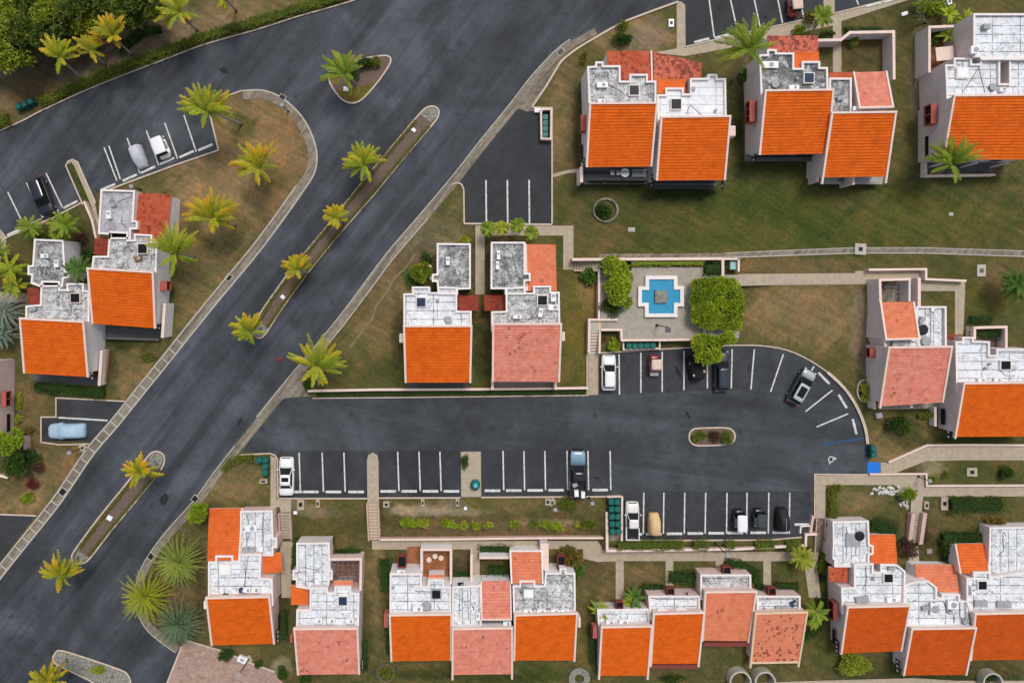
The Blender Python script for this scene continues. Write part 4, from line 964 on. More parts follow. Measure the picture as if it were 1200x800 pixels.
h.floor([(40, 438), (118, 442), (118, 452), (40, 448)], .06, 'greydark', 'terrace_floor'); h.box_wall([(127, 412), (123, 447)], .7, mat='wood', name='planter_wall', cap=False); h.done()
h = House((0, 470), 'pink-walled villa half out of view on the left edge', 'wall_pink', 0, GW)
h.flat([(-80, 424), (-8, 424), (-9, 517), (-80, 517)], 4.0, 'flat_grey'); h.winbox(8, 467, 2.4, 1.8, 1, 1.0, .5); h.slit(10, 495, 1.2, .5, 2.2); h.done()

# ---- middle twins
h = House((513, 385), 'villa with white seamed flat roof and bright orange tiles, left of the middle twins', 'wall_white', 0, GM); z = 4.2
h.flat([(512, 285), (551.5, 285.5), (551.5, 338.5), (536.5, 339), (536.5, 345), (513.5, 345), (512, 330), (506.5, 330), (506.5, 321), (512, 321)], z, 'flat_grey')
h.flat([(473, 344), (483, 344), (483, 336), (503.6, 336), (503.6, 342.5), (513, 342.5), (513, 336), (535.5, 336.5), (535.5, 364.5), (552.5, 364.5), (552.5, 391), (473, 391)], z + .02, 'flat_seam')
h.tile([(473.5, 382), (552.5, 382), (551, 448), (475.5, 448)], 5.2, 3.6, 'tile_orange'); h.tile([(536.5, 345.5), (561, 346), (560.5, 364), (537, 364)], 2.4, 2.3, 'tile_dark', '', body=False, name='porch_tiles')
h.skylight(488.5, 349, 498.5, 359, z, 'glass_blue'); h.ac(525, 306, z - SHN, 1.57, 1.0, .45); h.cable([(489, 354), (512, 350), (513, 372)], z - SHN); h.vent(513, 352, z - SHN); h.vent(525, 375, z - SHN, .3, .2); h.ac(506, 326, z - SHN, 0, .4, .4, .2, 'grey')
h.winbox(471, 396, 2.6, 1.0, -1, 1.2, .5, 'trim'); h.floor([(476, 444), (551, 444), (551, 455), (476, 455)], .06, 'greydark', 'terrace_floor'); h.lattice(552, 445, 1.2, 2, .8, 1.0); h.box_wall([(504, 312), (497, 312)], 1.5, name='side_wall', mat='wall_pink'); h.done()
h = House((616, 385), 'villa with faded pink tiles and grey-streaked flat roof, right of the middle twins', 'wall_pink', 0, GM)
h.flat([(575.6, 283.6), (615.4, 283.6), (615.4, 320), (621.6, 320), (621.6, 329), (615.4, 329), (615.4, 345), (592, 345), (592, 338.5), (575.2, 338.5)], z, 'flat_grey')
h.flat([(593, 337), (616, 336), (616, 343), (625, 343), (625, 335), (645.6, 335), (645.6, 342), (655.6, 342), (656.5, 389), (576, 389), (576, 365), (593, 364.5)], z + .02, 'flat_stain')
h.tile([(617.5, 341), (652.5, 341), (651, 286.5), (616, 286)], 3.4, 2.5, 'tile_salmon', 'L', eave_in=.3)
h.tile([(578, 379.5), (657.5, 379.5), (655, 447), (577.5, 447)], 5.2, 3.5, 'tile_pink'); h.tile([(567, 345.5), (592, 345.5), (592, 363.5), (567.5, 364)], 2.4, 2.3, 'tile_dark', '', body=False, name='porch_tiles')
h.skylight(630.5, 346.5, 641, 357, z, 'glass'); h.ac(648, 348, z - SHN, 1.57, 1.1, .6); h.ac(633, 366, z - SHN, 1.4, 1.1, .5); h.ac(606, 371, z - SHN, 0, 1.0, .45); h.ac(584, 299, z - SHN, 1.57, 1.1, .4); h.ac(583, 311, z - SHN, 1.57, 1.0, .4); h.ac(649, 360, z - SHN, 0, 1.4, .7, .2); h.cable([(590, 288), (600, 296), (606, 322), (612, 330)], z - SHN); h.cable([(633, 368), (636, 378)], z - SHN); h.vent(616, 351, z - SHN)
h.winbox(659.5, 394, 2.8, 1.0, 1, 1.2, .35, 'trim'); h.floor([(578, 446), (651, 446), (651, 455), (578, 455)], .06, 'plaza', 'terrace_floor'); h.box_wall([(577, 445), (577, 455)], 2.0, name='terrace_pier', mat='trim'); h.box_wall([(651, 445), (651, 455)], 2.0, name='terrace_pier', mat='trim'); h.done()

# ---- eastern pair
h = House((1072, 440), 'villa with spotted pink tiles and white annex roof beside the curved parking', 'wall_lilac', 0, GE); z = 3.2
h.flat([(1074, 359), (1109, 359), (1109.5, 417), (1041, 418), (1033, 392), (1074, 392)], z, 'flat_seam_v')
h.tile([(1076.6, 396.5), (1038, 397.5), (1031.5, 354), (1070, 353.6)], 4.2, 2.8, 'tile_salmon', 'LRA', eave_in=.3)
h.tile([(1041.5, 407), (1115, 406), (1104, 471), (1031, 476)], 4.9, 2.9, 'tile_pink', ext=(.2, 0))
h.vent(1080, 386, z - SHN, .42, .3, 'black'); h.ac(1078, 375, z - SHN, 1.2, .8, .5, .4, 'grey'); h.vent(1084, 400, z - SHN, .4, .2, 'grey'); h.cable([(1091, 368), (1090, 400)], z - SHN); h.cable([(1104, 362), (1104, 402)], z - SHN); h.ac(1092, 363, z - SHN, 0, .6, .4, .3); h.ac(1052, 402, z - SHN, .2, 1.8, .5, .3, 'grey'); h.dish(1046, 402, z - SHN); h.cable([(1062, 398), (1073, 402)], z - SHN)
h.box_wall([(1033, 398), (1031, 330), (1031, 328), (1066, 327)], 2.6, name='courtyard_wall', mat='wall_lilac'); h.box_wall([(1077, 357), (1077, 327)], 2.2, name='courtyard_wall', mat='wall_lilac', wd=.3); h.box_wall([(1066, 328), (1066, 352)], 2.0, name='courtyard_wall', mat='wall_lilac', cap=False)
h.floor([(1027, 330), (1064, 330), (1064, 358), (1027, 358)], .06, 'gutter')
m = MB()
for yy in (336, 342, 347): a, b = W(1036, yy, 1.9), W(1058, yy, 1.9); m.bar(a, b, .1)
for xx in (1040, 1045, 1050, 1055): a, b = W(xx, 333, 1.95), W(xx, 350, 1.95); m.bar(a, b, .06)
h.part(m, 'pergola', 'greydark')
h.winbox(1021, 413, 1.6, 1.1, -1, 1.0, 1.0); h.slit(1027, 460, .9, .3, 1.6); h.box_wall([(1024, 450), (1025, 478)], 1.4, name='terrace_pier', mat='wall_lilac'); h.box_wall([(1067, 468), (1068, 476)], 1.8, name='terrace_pier', mat='trim'); h.floor([(1030, 470), (1102, 466), (1102, 478), (1030, 480)], .07, 'plaza', 'terrace_floor'); h.done()
h = House((1160, 470), 'villa with clean white roof and orange tiles on the right edge beside the pale path', 'wall_lilac', 0, GE); z = 3.6
h.flat([(1120, 400), (1128, 400), (1128, 395), (1141, 395), (1141, 399.5), (1160, 400), (1160, 416), (1168, 416), (1168, 409), (1215, 409), (1215, 458), (1121, 458)], z, 'flat_seam')
h.tile([(1129.5, 449), (1215, 448), (1215, 511), (1119, 511.5)], 4.8, 3.1, 'tile_orange', ext=(.2, 0)); h.tile([(1110, 392), (1128, 392), (1128, 399), (1110, 398)], 2.0, 1.9, 'tile_dark', '', body=False, name='porch_tiles')
h.skylight(1173.5, 423, 1184, 432.5, z, 'glass'); h.ac(1148, 445, z - SHN, .2, .9, .5, .3); h.ac(1167, 445, z - SHN, 0, .9, .5, .3); h.vent(1158, 426, z - SHN); h.vent(1153, 431, z - SHN); h.cable([(1172, 434), (1178, 440), (1190, 440)], z - SHN)
h.box_wall([(1142, 396), (1142, 384), (1179, 383), (1179, 409)], 1.4, name='courtyard_wall', mat='wall_lilac'); h.floor([(1141, 386), (1178, 386), (1178, 405), (1141, 405)], .05, 'soil')
h.slit(1105, 488, 1.3, .6, 2.0); h.lattice(1112, 506, 1.6, 3, 1.3, 1.8); h.box_wall([(1096, 478), (1096, 498)], 1.0, name='terrace_pier', mat='trim_white'); h.done()

# ---- southern row on the lower terrace
zb = TER
h = House((285, 690), 'villa with orange roofs and white seamed roof nearest the big spiky palms', 'wall_pink', zb, GS)
za = 1.8; zm = 2.4
h.tile([(280.5, 656), (243, 657), (245, 595.6), (284.4, 595)], 2.1, 1.2, 'tile_bright', 'L', eave_in=.3)
h.flat([(281.6, 598.6), (319, 598), (320, 630), (324.5, 630), (324.5, 641.5), (320, 641.5), (320, 651), (281.6, 651), (281.6, 644), (277, 644), (277, 634), (281.6, 634)], za, 'flat_seam_v')
h.flat([(244, 658), (252.4, 658), (252.4, 651), (273, 651), (273, 657), (280, 657), (280, 649), (306, 649), (305, 677), (319, 678), (320, 709), (244, 709)], zm, 'flat_seam')
h.tile([(242, 700), (315.6, 698.5), (321.5, 753.6), (248.5, 755.5)], 3.1, 1.2, 'tile_orange'); h.tile([(306, 652), (329, 646), (331, 670), (307, 671)], 1.5, 1.3, 'tile_bright', '', body=False, name='porch_tiles')
h.skylight(257.5, 662, 269, 672.5, zm, 'flat_clean'); h.ac(285, 690, zm - SHN, 0, .8, .5, .4, 'glass_blue'); h.ac(291, 689, zm - SHN, 0, .9, .5); h.ac(301, 689, zm - SHN, 0, 1.0, .6); h.ac(265, 696, zm - SHN, 0, .7, .3, .2, 'black'); h.cable([(291, 651), (288, 672), (286, 688)], zm - SHN); h.cable([(263, 690), (263, 698)], zm - SHN)
for ax in (289, 296): h.ac(ax, 644, za - SHN, 0, .8, .7, .3, 'grey')
h.ac(295, 618, za - SHN, 0, 1.4, .8, .2); h.cable([(290, 604), (293, 622), (288, 640)], za - SHN); h.cable([(308, 606), (307, 640)], za - SHN)
h.slit(327, 728, .6, .25, 2.0); h.lattice(325, 745, .9, 3, 1.1, 1.7); h.winbox(243, 706, 1.8, .9, -1, 1.2, .4, 'trim_white'); h.done()
h = House((385, 730), 'villa with pergola patio and faded pink tiles standing alone right of the steps', 'wall_lilac', zb, GS); za = 1.4; zm = 2.1
h.flat([(347.4, 636), (386, 635.6), (387, 668), (389.5, 668), (389.5, 679), (386, 679), (385, 689), (363, 690), (347, 687.6), (347, 679), (343, 679), (343, 668), (347.4, 668)], za, 'flat_seam_v')
h.flat([(363, 688.5), (384, 688), (384, 694), (392, 694), (392, 687), (411.4, 687), (411.4, 694), (421, 695), (420, 745), (347, 745), (347.5, 714), (363, 714)], zm, 'flat_seam')
h.tile([(345, 736), (419, 735.6), (421, 789), (349.5, 790)], 2.8, 1.1, 'tile_pink', ext=(0, 0)); h.tile([(341, 685), (361.5, 686.5), (361.5, 708), (341, 708)], 1.2, 1.0, 'tile_bright', '', body=False, name='porch_tiles')
h.skylight(397, 699, 406.5, 708.5, zm, 'glass_blue'); h.ac(374, 725, zm - SHN, 0, 1.0, .5); h.ac(389, 725, zm - SHN, 0, 1.0, .5); h.ac(411, 725, zm - SHN, 0, 1.0, .5)
for ax in (369, 386, 406): h.cable([(ax, 728), (ax, 734)], zm - SHN)
h.vent(367, 679, za - SHN); h.cable([(355, 664), (372, 668), (380, 660)], za - SHN)
h.box_wall([(386, 655), (423, 654.5), (422.5, 690)], 1.0, name='patio_wall', mat='wall_pink'); h.floor([(388, 655), (421, 655), (421, 690), (388, 690)], zb + .06, 'terracotta'); h.tile([(390, 687), (414, 687), (413, 680), (391, 680)], 1.6, 1.4, 'tile_salmon', '', body=False, name='porch_tiles')
m = MB()
for xx in range(390, 422, 6): m.bar(W(xx, 656, .95), W(xx, 681, .95), .12)
for yy in range(657, 682, 5): m.bar(W(389, yy, 1.02), W(421, yy, 1.02), .09)
h.part(m, 'pergola', 'greydark'); h.lattice(424, 778, .8, 3, .8, 1.2); h.winbox(343, 745, 1.7, .9, -1, 1.2, .3, 'redframe'); h.done()
h = House((492, 735), 'villa with tan-floored walled patio and orange tiles, left end of the row of three', 'wall_white', zb, GS); zm = 2.0
h.flat([(457, 671.5), (494, 671.5), (494, 687), (501.6, 687), (501.6, 679), (520, 679), (520, 687), (528.6, 687), (528.6, 729), (456.6, 729)], zm, 'flat_seam')
h.tile([(456.8, 720), (529, 719), (528.6, 773), (458.8, 774)], 2.8, 1.2, 'tile_orange'); h.skylight(506.5, 691.5, 516, 700.5, zm, 'glass', 'grey')
h.chimney(471, 658, 1.3, 1.0, 1.4, .9); h.ac(470, 669, 1.3, 0, 1.0, .6, .3); h.box_wall([(494, 672), (494, 643.5), (528.5, 643.5), (528.5, 683)], .9, name='patio_wall', mat='wall_white'); h.floor([(494, 645), (528, 645), (528, 688), (494, 688)], zb + .06, 'terracotta'); h.floor([(477, 640), (493, 640), (493, 662), (477, 662)], zb + .055, 'terracotta')
h.tile([(501, 679), (521, 679), (520, 673), (502, 673)], 1.5, 1.3, 'tile_salmon', '', body=False, name='porch_tiles'); h.ac(490, 711, zm - SHN, 0, 1.3, .6); h.vent(500, 709, zm - SHN, .4, .25); h.cable([(483, 706), (482, 716)], zm - SHN); h.cable([(486, 692), (505, 693)], zm - SHN); h.cable([(512, 708), (517, 716)], zm - SHN); h.winbox(453, 724, 1.4, 1.7, -1, 1.2, .5); h.vent(461, 687, zm - SHN)
for i, (cx, cy) in enumerate(((503, 654), (510, 650), (517, 652))):
    m = MB(); p = W(cx, cy, zb); m.cyl((p.x, p.y, zb + .05), .28, .45, 12, .34); h.part(m, 'plant_pot', 'trim')
h.done()
h = House((565, 745), 'villa with pink tiles and small red-tiled annex amid the row of three', 'wall_white', zb, GS)
h.flat([(530, 687), (564, 685.5), (564, 742), (530, 742)], zm, 'flat_seam_v'); h.tile([(599, 725), (564.6, 725), (564, 680.5), (598, 680)], 2.4, 1.4, 'tile_pink', 'LRA', tw=.18, eave_in=.3)
h.tile([(530.5, 736), (600, 735), (600, 789), (530.3, 790)], 2.8, 1.2, 'tile_pink', ext=(.7, .7)); h.ac(560, 720, zm - SHN, 1.57, .9, .5); h.cable([(539, 690), (538, 720)], zm - SHN); h.cable([(548, 690), (549, 725)], zm - SHN); h.deck([(566, 725), (599, 725), (599, 733), (566, 733)], 1.6, 'greydark'); h.ac(594, 728, 1.6, 0, 1.0, .5); h.ac(540, 683, 1.5, 0, .7, .3, .3, 'black')
h.box_wall([(552.5, 683), (552.5, 650)], .6, name='courtyard_wall', mat='wall_white'); h.box_wall([(563, 653), (597, 653)], .7, name='courtyard_wall', mat='wall_white'); h.done()
h = House((640, 735), 'villa with a long red-tiled annex and grey-stained roof, right end of the row of three', 'wall_white', zb, GS)
h.tile([(636, 683.5), (599.5, 683.5), (598, 645), (635, 645)], 2.0, 1.2, 'tile_salmon', 'LRB', tm='trim_white', tw=.2, eave_in=.2)
h.flat([(601, 686), (609, 686), (609, 680), (627, 680), (627, 686), (638, 686), (639, 671), (656, 671), (656, 665.6), (663.6, 665.6), (663.6, 671), (674, 671), (674.6, 728), (602, 728)], zm, 'flat_stain')
h.tile([(603.5, 720), (676, 718), (673, 773), (602.5, 773)], 2.8, 1.2, 'tile_orange', ext=(0, .1)); h.skylight(614, 690.5, 625, 700, zm, 'flat_clean', 'grey')
for ax in (618, 634, 650, 661): h.ac(ax, 714, zm - SHN, 0, 1.05, .5)
h.chimney(658, 659, 1.2, .9, 1.6, .9); h.box_wall([(638, 662), (638, 641)], .8, name='courtyard_wall', mat='wall_lilac', wd=1.0); h.cable([(641, 690), (641, 716)], zm - SHN); h.cable([(626, 703), (640, 704)], zm - SHN); h.winbox(678, 726, 1.6, 1.2, 1, 1.2, .3, 'trim'); h.done()
# row of four
h = House((732, 755), 'villa with narrow white roof and orange tiles, left end of the row of four', 'wall_lilac', zb, GS); zm = .9
h.flat([(700, 714), (760, 713), (763, 742), (702, 742)], zm, 'flat_seam'); h.tile([(705, 734), (763.6, 733), (759, 791), (702, 791)], 1.9, .3, 'tile_orange', ext=(.5, .5))
h.ac(714, 727, zm - SHN, 0, 1.0, .6); h.ac(730, 727, zm - SHN, 0, 1.1, .7); h.cable([(735, 718), (736, 730)], zm - SHN); h.ac(755, 730, zm - SHN, 0, .5, .3, .3, 'grey'); h.chimney(726, 709, .9, .9, .8, .8); h.winbox(696, 738, .9, 1.4, -1, 1.2, .5); h.done()
h = House((795, 740), 'white roof and two air conditioners above orange tiles, second villa of the four', 'wall_pink', zb, GS); zm = 1.1
h.flat([(760, 698), (820, 698), (821, 726), (762, 726)], zm, 'flat_seam'); h.tile([(766, 718.5), (825, 717), (818.5, 777), (762.5, 777)], 2.1, .5, 'tile_orange', ext=(.4, .4)); h.ac(775, 714, zm - SHN, 0, 1.2, .5); h.ac(797, 714, zm - SHN, 0, 1.4, .6); h.vent(800, 714, zm - SHN); h.cable([(768, 702), (815, 702)], zm - SHN)
h.chimney(786, 694, 1.0, .9, 1.0, .9); h.slit(805, 695, 1.05, .25, .2); m = MB(); a, b = W(763, 780, .2), W(817, 780, .2); m.bar(a, b, .5, .3); h.part(m, 'eave_beam', 'darkred'); h.done()
h = House((850, 720), 'villa with salmon tiles set back northward, third in the row of four', 'wall_pink', zb, GS)
h.flat([(821, 673), (880, 673), (880.5, 702), (821, 702)], zm, 'flat_stain'); h.tile([(826.5, 693), (886, 692.4), (877, 750.5), (823, 750)], 2.1, .4, 'tile_salmon', ext=(0, .2)); h.chimney(852, 669, 1.0, .9, 1.0, .9); h.ac(870, 690, zm - SHN, 0, .6, .4, .3); h.cable([(823, 677), (878, 678)], zm - SHN)
m = MB(); a, b = W(824, 754, .1), W(876, 754, .1); m.bar(a, b, .5, .3); h.part(m, 'eave_beam', 'darkred'); h.done()
h = House((912, 745), 'villa with mould-spotted salmon tiles and yellowed trim ending the row of four', 'wall_pink', zb, GS)
h.flat([(887, 698), (938, 698), (938, 727), (887, 727)], zm, 'flat_seam'); h.tile([(885.5, 718), (945.5, 716.4), (936, 775), (879.5, 776)], 2.0, .3, 'tile_spotted', 'LRAB', 'trim_yellow', ext=(.7, .7)); h.chimney(905, 693, 1.0, .9, .9, .9); h.ac(915, 711, zm - SHN, 0, 1.6, .5, .3, 'grey'); h.ac(929, 706, zm - SHN, .4, .8, .6, .3, 'glass_blue'); h.cable([(890, 702), (936, 702)], zm - SHN); h.vent(895, 712, zm - SHN); h.done()
# south-east row
h = House((1028, 735), 'villa with dark orange tiles nearest the parking steps in the south-east', 'wall_lilac', zb, GS); zm = 2.2; za = 1.7
h.flat([(976, 611), (1018, 610), (1019, 638), (1023.6, 639), (1023.6, 649), (1019, 650), (1018.5, 664), (978, 664), (978, 655), (976, 655), (976, 643), (976.5, 640)], za, 'flat_seam_v')
h.tile([(1051.5, 660), (1020.5, 660.5), (1019, 626), (1049, 626)], 1.9, 1.0, 'tile_bright', '', eave_in=.3)
h.flat([(1001, 661), (1023.6, 660), (1023.6, 670), (1032, 670), (1032, 661), (1051, 661), (1061, 669), (1060.5, 719), (987, 719), (986, 688.5), (1001, 688)], zm, 'flat_seam')
h.tile([(993, 710.5), (1065.6, 709), (1055.6, 762), (985.5, 765)], 3.0, 1.3, 'tile_deep', ext=(.1, 0)); h.tile([(971, 664), (993, 663), (993, 682), (971, 681)], 1.4, 1.2, 'tile_red', '', body=False, name='porch_tiles')
h.skylight(1036.5, 672.5, 1046, 681.5, zm, 'glass', 'trim_white'); h.ac(1043, 665, zm - SHN, 0, .8, .4, .3, 'grey'); h.ac(1009, 701, zm - SHN, .2, 1.6, .7, .3, 'grey'); h.ac(1044, 701, zm - SHN, .1, 1.4, .6, .3); h.cable([(1014, 664), (1016, 680), (1010, 692)], zm - SHN); h.vent(1022, 677, zm - SHN); h.ac(998, 632, za - SHN, 0, 1.6, 1.6, .15, 'grey'); h.vent(1006, 627, za - SHN, .4, .3, 'black'); h.cable([(992, 616), (992, 650)], za - SHN); h.cable([(1003, 616), (1003, 650)], za - SHN)
h.winbox(976, 714, 1.0, 2.2, -1, 1.2, .6, 'darkred'); h.slit(977, 745, .2, .4, 1.8); h.lattice(981, 757, .6, 3, 1.2, 1.6); h.done()
h = House((1100, 765), 'villa with red-tiled annex and orange tiles lowest in the south-east row', 'wall_white', zb, GS)
h.flat([(1061, 685), (1072, 681), (1088, 680), (1098, 688), (1098, 700), (1104, 700), (1104, 696), (1125, 696), (1125, 703.6), (1134, 703.6), (1136, 744), (1065, 744), (1061, 715)], zm - .15, 'flat_seam')
h.tile([(1124, 695), (1075, 690), (1072, 661), (1120, 661)], 1.5, .6, 'tile_salmon', '', eave_in=.3); h.tile([(1068.5, 736), (1143, 735), (1131.6, 790), (1058.5, 790.5)], 2.8, 1.0, 'tile_deep')
h.ac(1114, 707, zm - .1 - SHN, 0, 1.2, 1.0, .3); h.cable([(1106, 704), (1110, 718), (1118, 720), (1118, 730)], zm - .1 - SHN); h.cable([(1125, 705), (1125, 722), (1130, 730)], zm - .1 - SHN); h.ac(1131, 726, zm - .1 - SHN, .5, 1.0, .5, .3, 'grey'); h.ac(1092, 712, zm - .1 - SHN, 0, .8, 1.4, .3); h.ac(1083, 711, zm - .1 - SHN, .3, .8, .5, .3, 'grey'); h.vent(1113, 715, zm - SHN)
h.lattice(1052, 780, .8, 3, 1.2, 1.7); h.done()
h = House((1170, 745), 'villa with tall orange annex roof in the south-east corner', 'wall_lilac', zb, GS)
h.tile([(1158, 671), (1125, 672), (1119, 637), (1156, 636)], 1.8, .8, 'tile_bright', 'LR', tw=.18, eave_in=.3); h.flat([(1160, 618), (1215, 617), (1215, 675), (1158.5, 682)], 1.7, 'flat_seam_v')
h.flat([(1133, 677), (1141, 677), (1141, 670), (1161, 670), (1161, 676), (1215, 668), (1215, 727), (1140, 727), (1133, 704)], zm, 'flat_seam'); h.tile([(1142.5, 718.5), (1215, 717), (1215, 772), (1137, 773)], 3.0, 1.2, 'tile_deep'); h.skylight(1147, 681, 1156, 690, zm, 'glass', 'trim_white')
h.ac(1137, 690, zm - SHN, 1.57, .9, .5); h.ac(1148, 706, zm - SHN, 0, 1.6, .8, .2, 'grey'); h.ac(1175, 707, zm - SHN, 0, 1.8, .8, .2, 'grey'); h.cable([(1175, 625), (1176, 645), (1168, 652)], 1.7 - SHN); h.done()
# ================================================================ plants
def leaf(mb, p, n, up, ln, wd, col):
    """one folded leaf: two triangles-ish quads"""
    n = Vector(n).normalized(); s = n.cross(Vector(up))
    if s.length < 1e-3: s = Vector((1, 0, 0))
    s.normalize(); s *= wd / 2
    q = p + n * ln
    mid = p + n * ln * .45
    mb.add([p, mid + s, q, mid - s], [(0, 1, 2, 3)], col)
def rv(rnd):
    while True:
        v = Vector((rnd.uniform(-1, 1), rnd.uniform(-1, 1), rnd.uniform(-1, 1)))
        if 0.05 < v.length < 1: return v.normalized()
def clump_leaves(mb, clumps, n, size, rnd, old=0.15, shell=0.55):
    """leaves spread through a set of uneven clumps (centre, radii)"""
    vol = [c[1][0] * c[1][1] * c[1][2] for c in clumps]; tot = sum(v ** .7 for v in vol)
    n *= 1.7; size *= 1.15
    for (c, r), v in zip(clumps, vol):
        base = rnd.uniform(0.0, 1.0); ob = rnd.random() ** 3
        for _ in range(int(n * v ** .7 / tot)):
            d = rv(rnd); k = shell + (1 - shell) * rnd.random()
            if d.z < -0.4 and rnd.random() < .5: d.z = -d.z
            p = Vector((c[0] + d.x * r[0] * k, c[1] + d.y * r[1] * k, c[2] + d.z * r[2] * k))
            dirv = (d * .7 + rv(rnd) * .8 + Vector((0, 0, .15)))
            up = rv(rnd) * .7 + Vector((0, 0, 1))
            sh = min(1, max(0, base * .65 + rnd.uniform(-.1, .45)))
            o = 1.0 * rnd.random() if rnd.random() < old * (.4 + 1.6 * ob) else 0.0
            s = size * rnd.uniform(.65, 1.4)
            leaf(mb, p, dirv, up, s, s * .55, (sh, o, 0))
def tree(name, x, y, rad, h, mat, label, cat='tree', group=None, n=2200, size=.3, flat=.75, nclump=14, seed=0, trunkr=.16, old=.12, squareish=False, base=None):
    """tapered trunk, limbs and a crown of leaf clumps; x,y surveyed at the crown"""
    rnd = random.Random(seed + int(x * 13 + y * 7))
    zc = h * .68; c = W(x, y, zc)
    b = WG(*base) if base else Vector((c.x, c.y, gh(x, y)))
    root = empty(name, b, label, cat, group)
    rr = rad * S
    clumps = []
    for i in range(nclump):
        if squareish and i in (0, 63): continue
        a = rnd.uniform(0, 2 * math.pi); q = math.sqrt(rnd.random()) * .74
        if squareish:
            ox, oy = ((i % 8) / 7 * 1.56 - .78 + rnd.uniform(-.05, .05)) * rr, (((i // 8) % 8) / 7 * 1.56 - .78 + rnd.uniform(-.05, .05)) * rr
        else: ox, oy = math.cos(a) * q * rr, math.sin(a) * q * rr
        cr = rr * rnd.uniform(.30, .46) * (1.0 if nclump < 20 else .5)
        clumps.append(((c.x + ox, c.y + oy, zc + rnd.uniform(-.3, .34) * h * flat * (1 - .5 * q)), (cr, cr, cr * flat)))
    t = MB(); top = Vector((c.x, c.y, zc)); 
    t.tube([b, b.lerp(top, .4) + Vector((rnd.uniform(-.1, .1), .1, 0)), b.lerp(top, .8)], [trunkr, trunkr * .75, trunkr * .5], 8)
    fork = b.lerp(top, .5)
    for cc, r in clumps[:9]:
        e = Vector(cc); t.tube([fork, fork.lerp(e, .5) + Vector((0, 0, .2)), e], [trunkr * .5, trunkr * .3, .03], 6)
    t.build('trunk', MT['bark'], root, b)
    l = MB(); clump_leaves(l, clumps, n, size, rnd, old)
    l.build('crown', LEAF[mat], root, b)
    return root
def shrub(name, x, y, rx, ry, h, mat, label, cat='shrub', group=None, n=500, size=.2, old=.15, dz=0.0, stem=True, seed=0):
    rnd = random.Random(seed + int(x * 5 + y * 3))
    g = gh(x, y) + dz; c = W(x, y, g + h * .5); b = Vector((c.x, c.y, g))
    RX, RY = rx * S, ry * S; m = MB(); clumps = []
    k = max(4, int(5 + (rx * ry) ** .5 / 2))
    for i in range(k):
        a = rnd.uniform(0, 6.28); q = rnd.random() ** .5 * .62
        clumps.append(((c.x + math.cos(a) * q * RX, c.y + math.sin(a) * q * RY, g + h * rnd.uniform(.4, .62)), (RX * .48, RY * .48, h * .42)))
    clump_leaves(m, clumps, n, size, rnd, old, .35)
    for i in range(5):
        a = rnd.uniform(0, 6.28); e = Vector((c.x + math.cos(a) * RX * .4, c.y + math.sin(a) * RY * .4, g + h * .6)); m.tube([b, e], [.03, .012], 4, col=(.1, .0, 0))
    o = m.build(name, LEAF[mat], None, b); return tag(o, label, cat, group)
def hedge(name, pts, w, h, mat, label, cat='hedge', group=None, dens=1.0, size=.16, old=.15, dz=0.0, seed=0, wob=.12):
    """clipped hedge following surveyed points: twiggy core and a dense skin of leaves"""
    rnd = random.Random(seed + int(pts[0][0] * 3 + pts[0][1]))
    P = [WG(x, y, dz) for x, y in pts]; ww = w * S; m = MB()
    for a, b in zip(P[:-1], P[1:]):
        d = b - a; ln = d.length
        if ln < .01: continue
        d.normalize(); s = Vector((-d.y, d.x, 0)).normalized()
        core = []
        m.add([a - s * ww * .38, a + s * ww * .38, b + s * ww * .38, b - s * ww * .38, a - s * ww * .33 + Vector((0, 0, h * .8)), a + s * ww * .33 + Vector((0, 0, h * .8)), b + s * ww * .33 + Vector((0, 0, h * .8)), b - s * ww * .33 + Vector((0, 0, h * .8))], [(4, 5, 6, 7), (0, 4, 7, 3), (1, 2, 6, 5), (0, 1, 5, 4), (3, 7, 6, 2)], (.0, 0, 0))
        n = int(dens * (ln + ww * .5) * (ww + 2 * h) * 62)
        for _ in range(n):
            t = rnd.uniform(-ww * .25, ln + ww * .25); q = a + d * t
            wv = 1 + wob * math.sin(q.x * 2.3 + q.y * 1.7) + wob * math.sin(q.x * .9 - q.y * 3.1)
            u = rnd.random(); tp = ww / (ww + 2 * h)
            if u < tp + .15: off = rnd.uniform(-.5, .5) * ww * wv; z = h * wv * rnd.uniform(.85, 1.06); dr = Vector((rnd.uniform(-.7, .7), rnd.uniform(-.7, .7), .45))
            else:
                sg = 1 if rnd.random() < .5 else -1; off = sg * ww * .5 * wv * rnd.uniform(.88, 1.05); z = h * rnd.uniform(.05, 1.0); dr = s * sg + rv(rnd) * .7 + Vector((0, 0, .4))
            sh = min(1, max(0, .5 + .35 * math.sin(q.x * 1.3 + off * 2) * math.cos(q.y * 1.1) + rnd.uniform(-.35, .35)))
            o = rnd.random() if rnd.random() < old else 0
            sz = size * rnd.uniform(.7, 1.4)
            leaf(m, q + s * off + Vector((0, 0, z)), dr, rv(rnd) * .6 + Vector((0, 0, 1)), sz, sz * .6, (sh, o, 0))
    o = m.build(name, LEAF[mat], None, P[0]); return tag(o, label, cat, group)

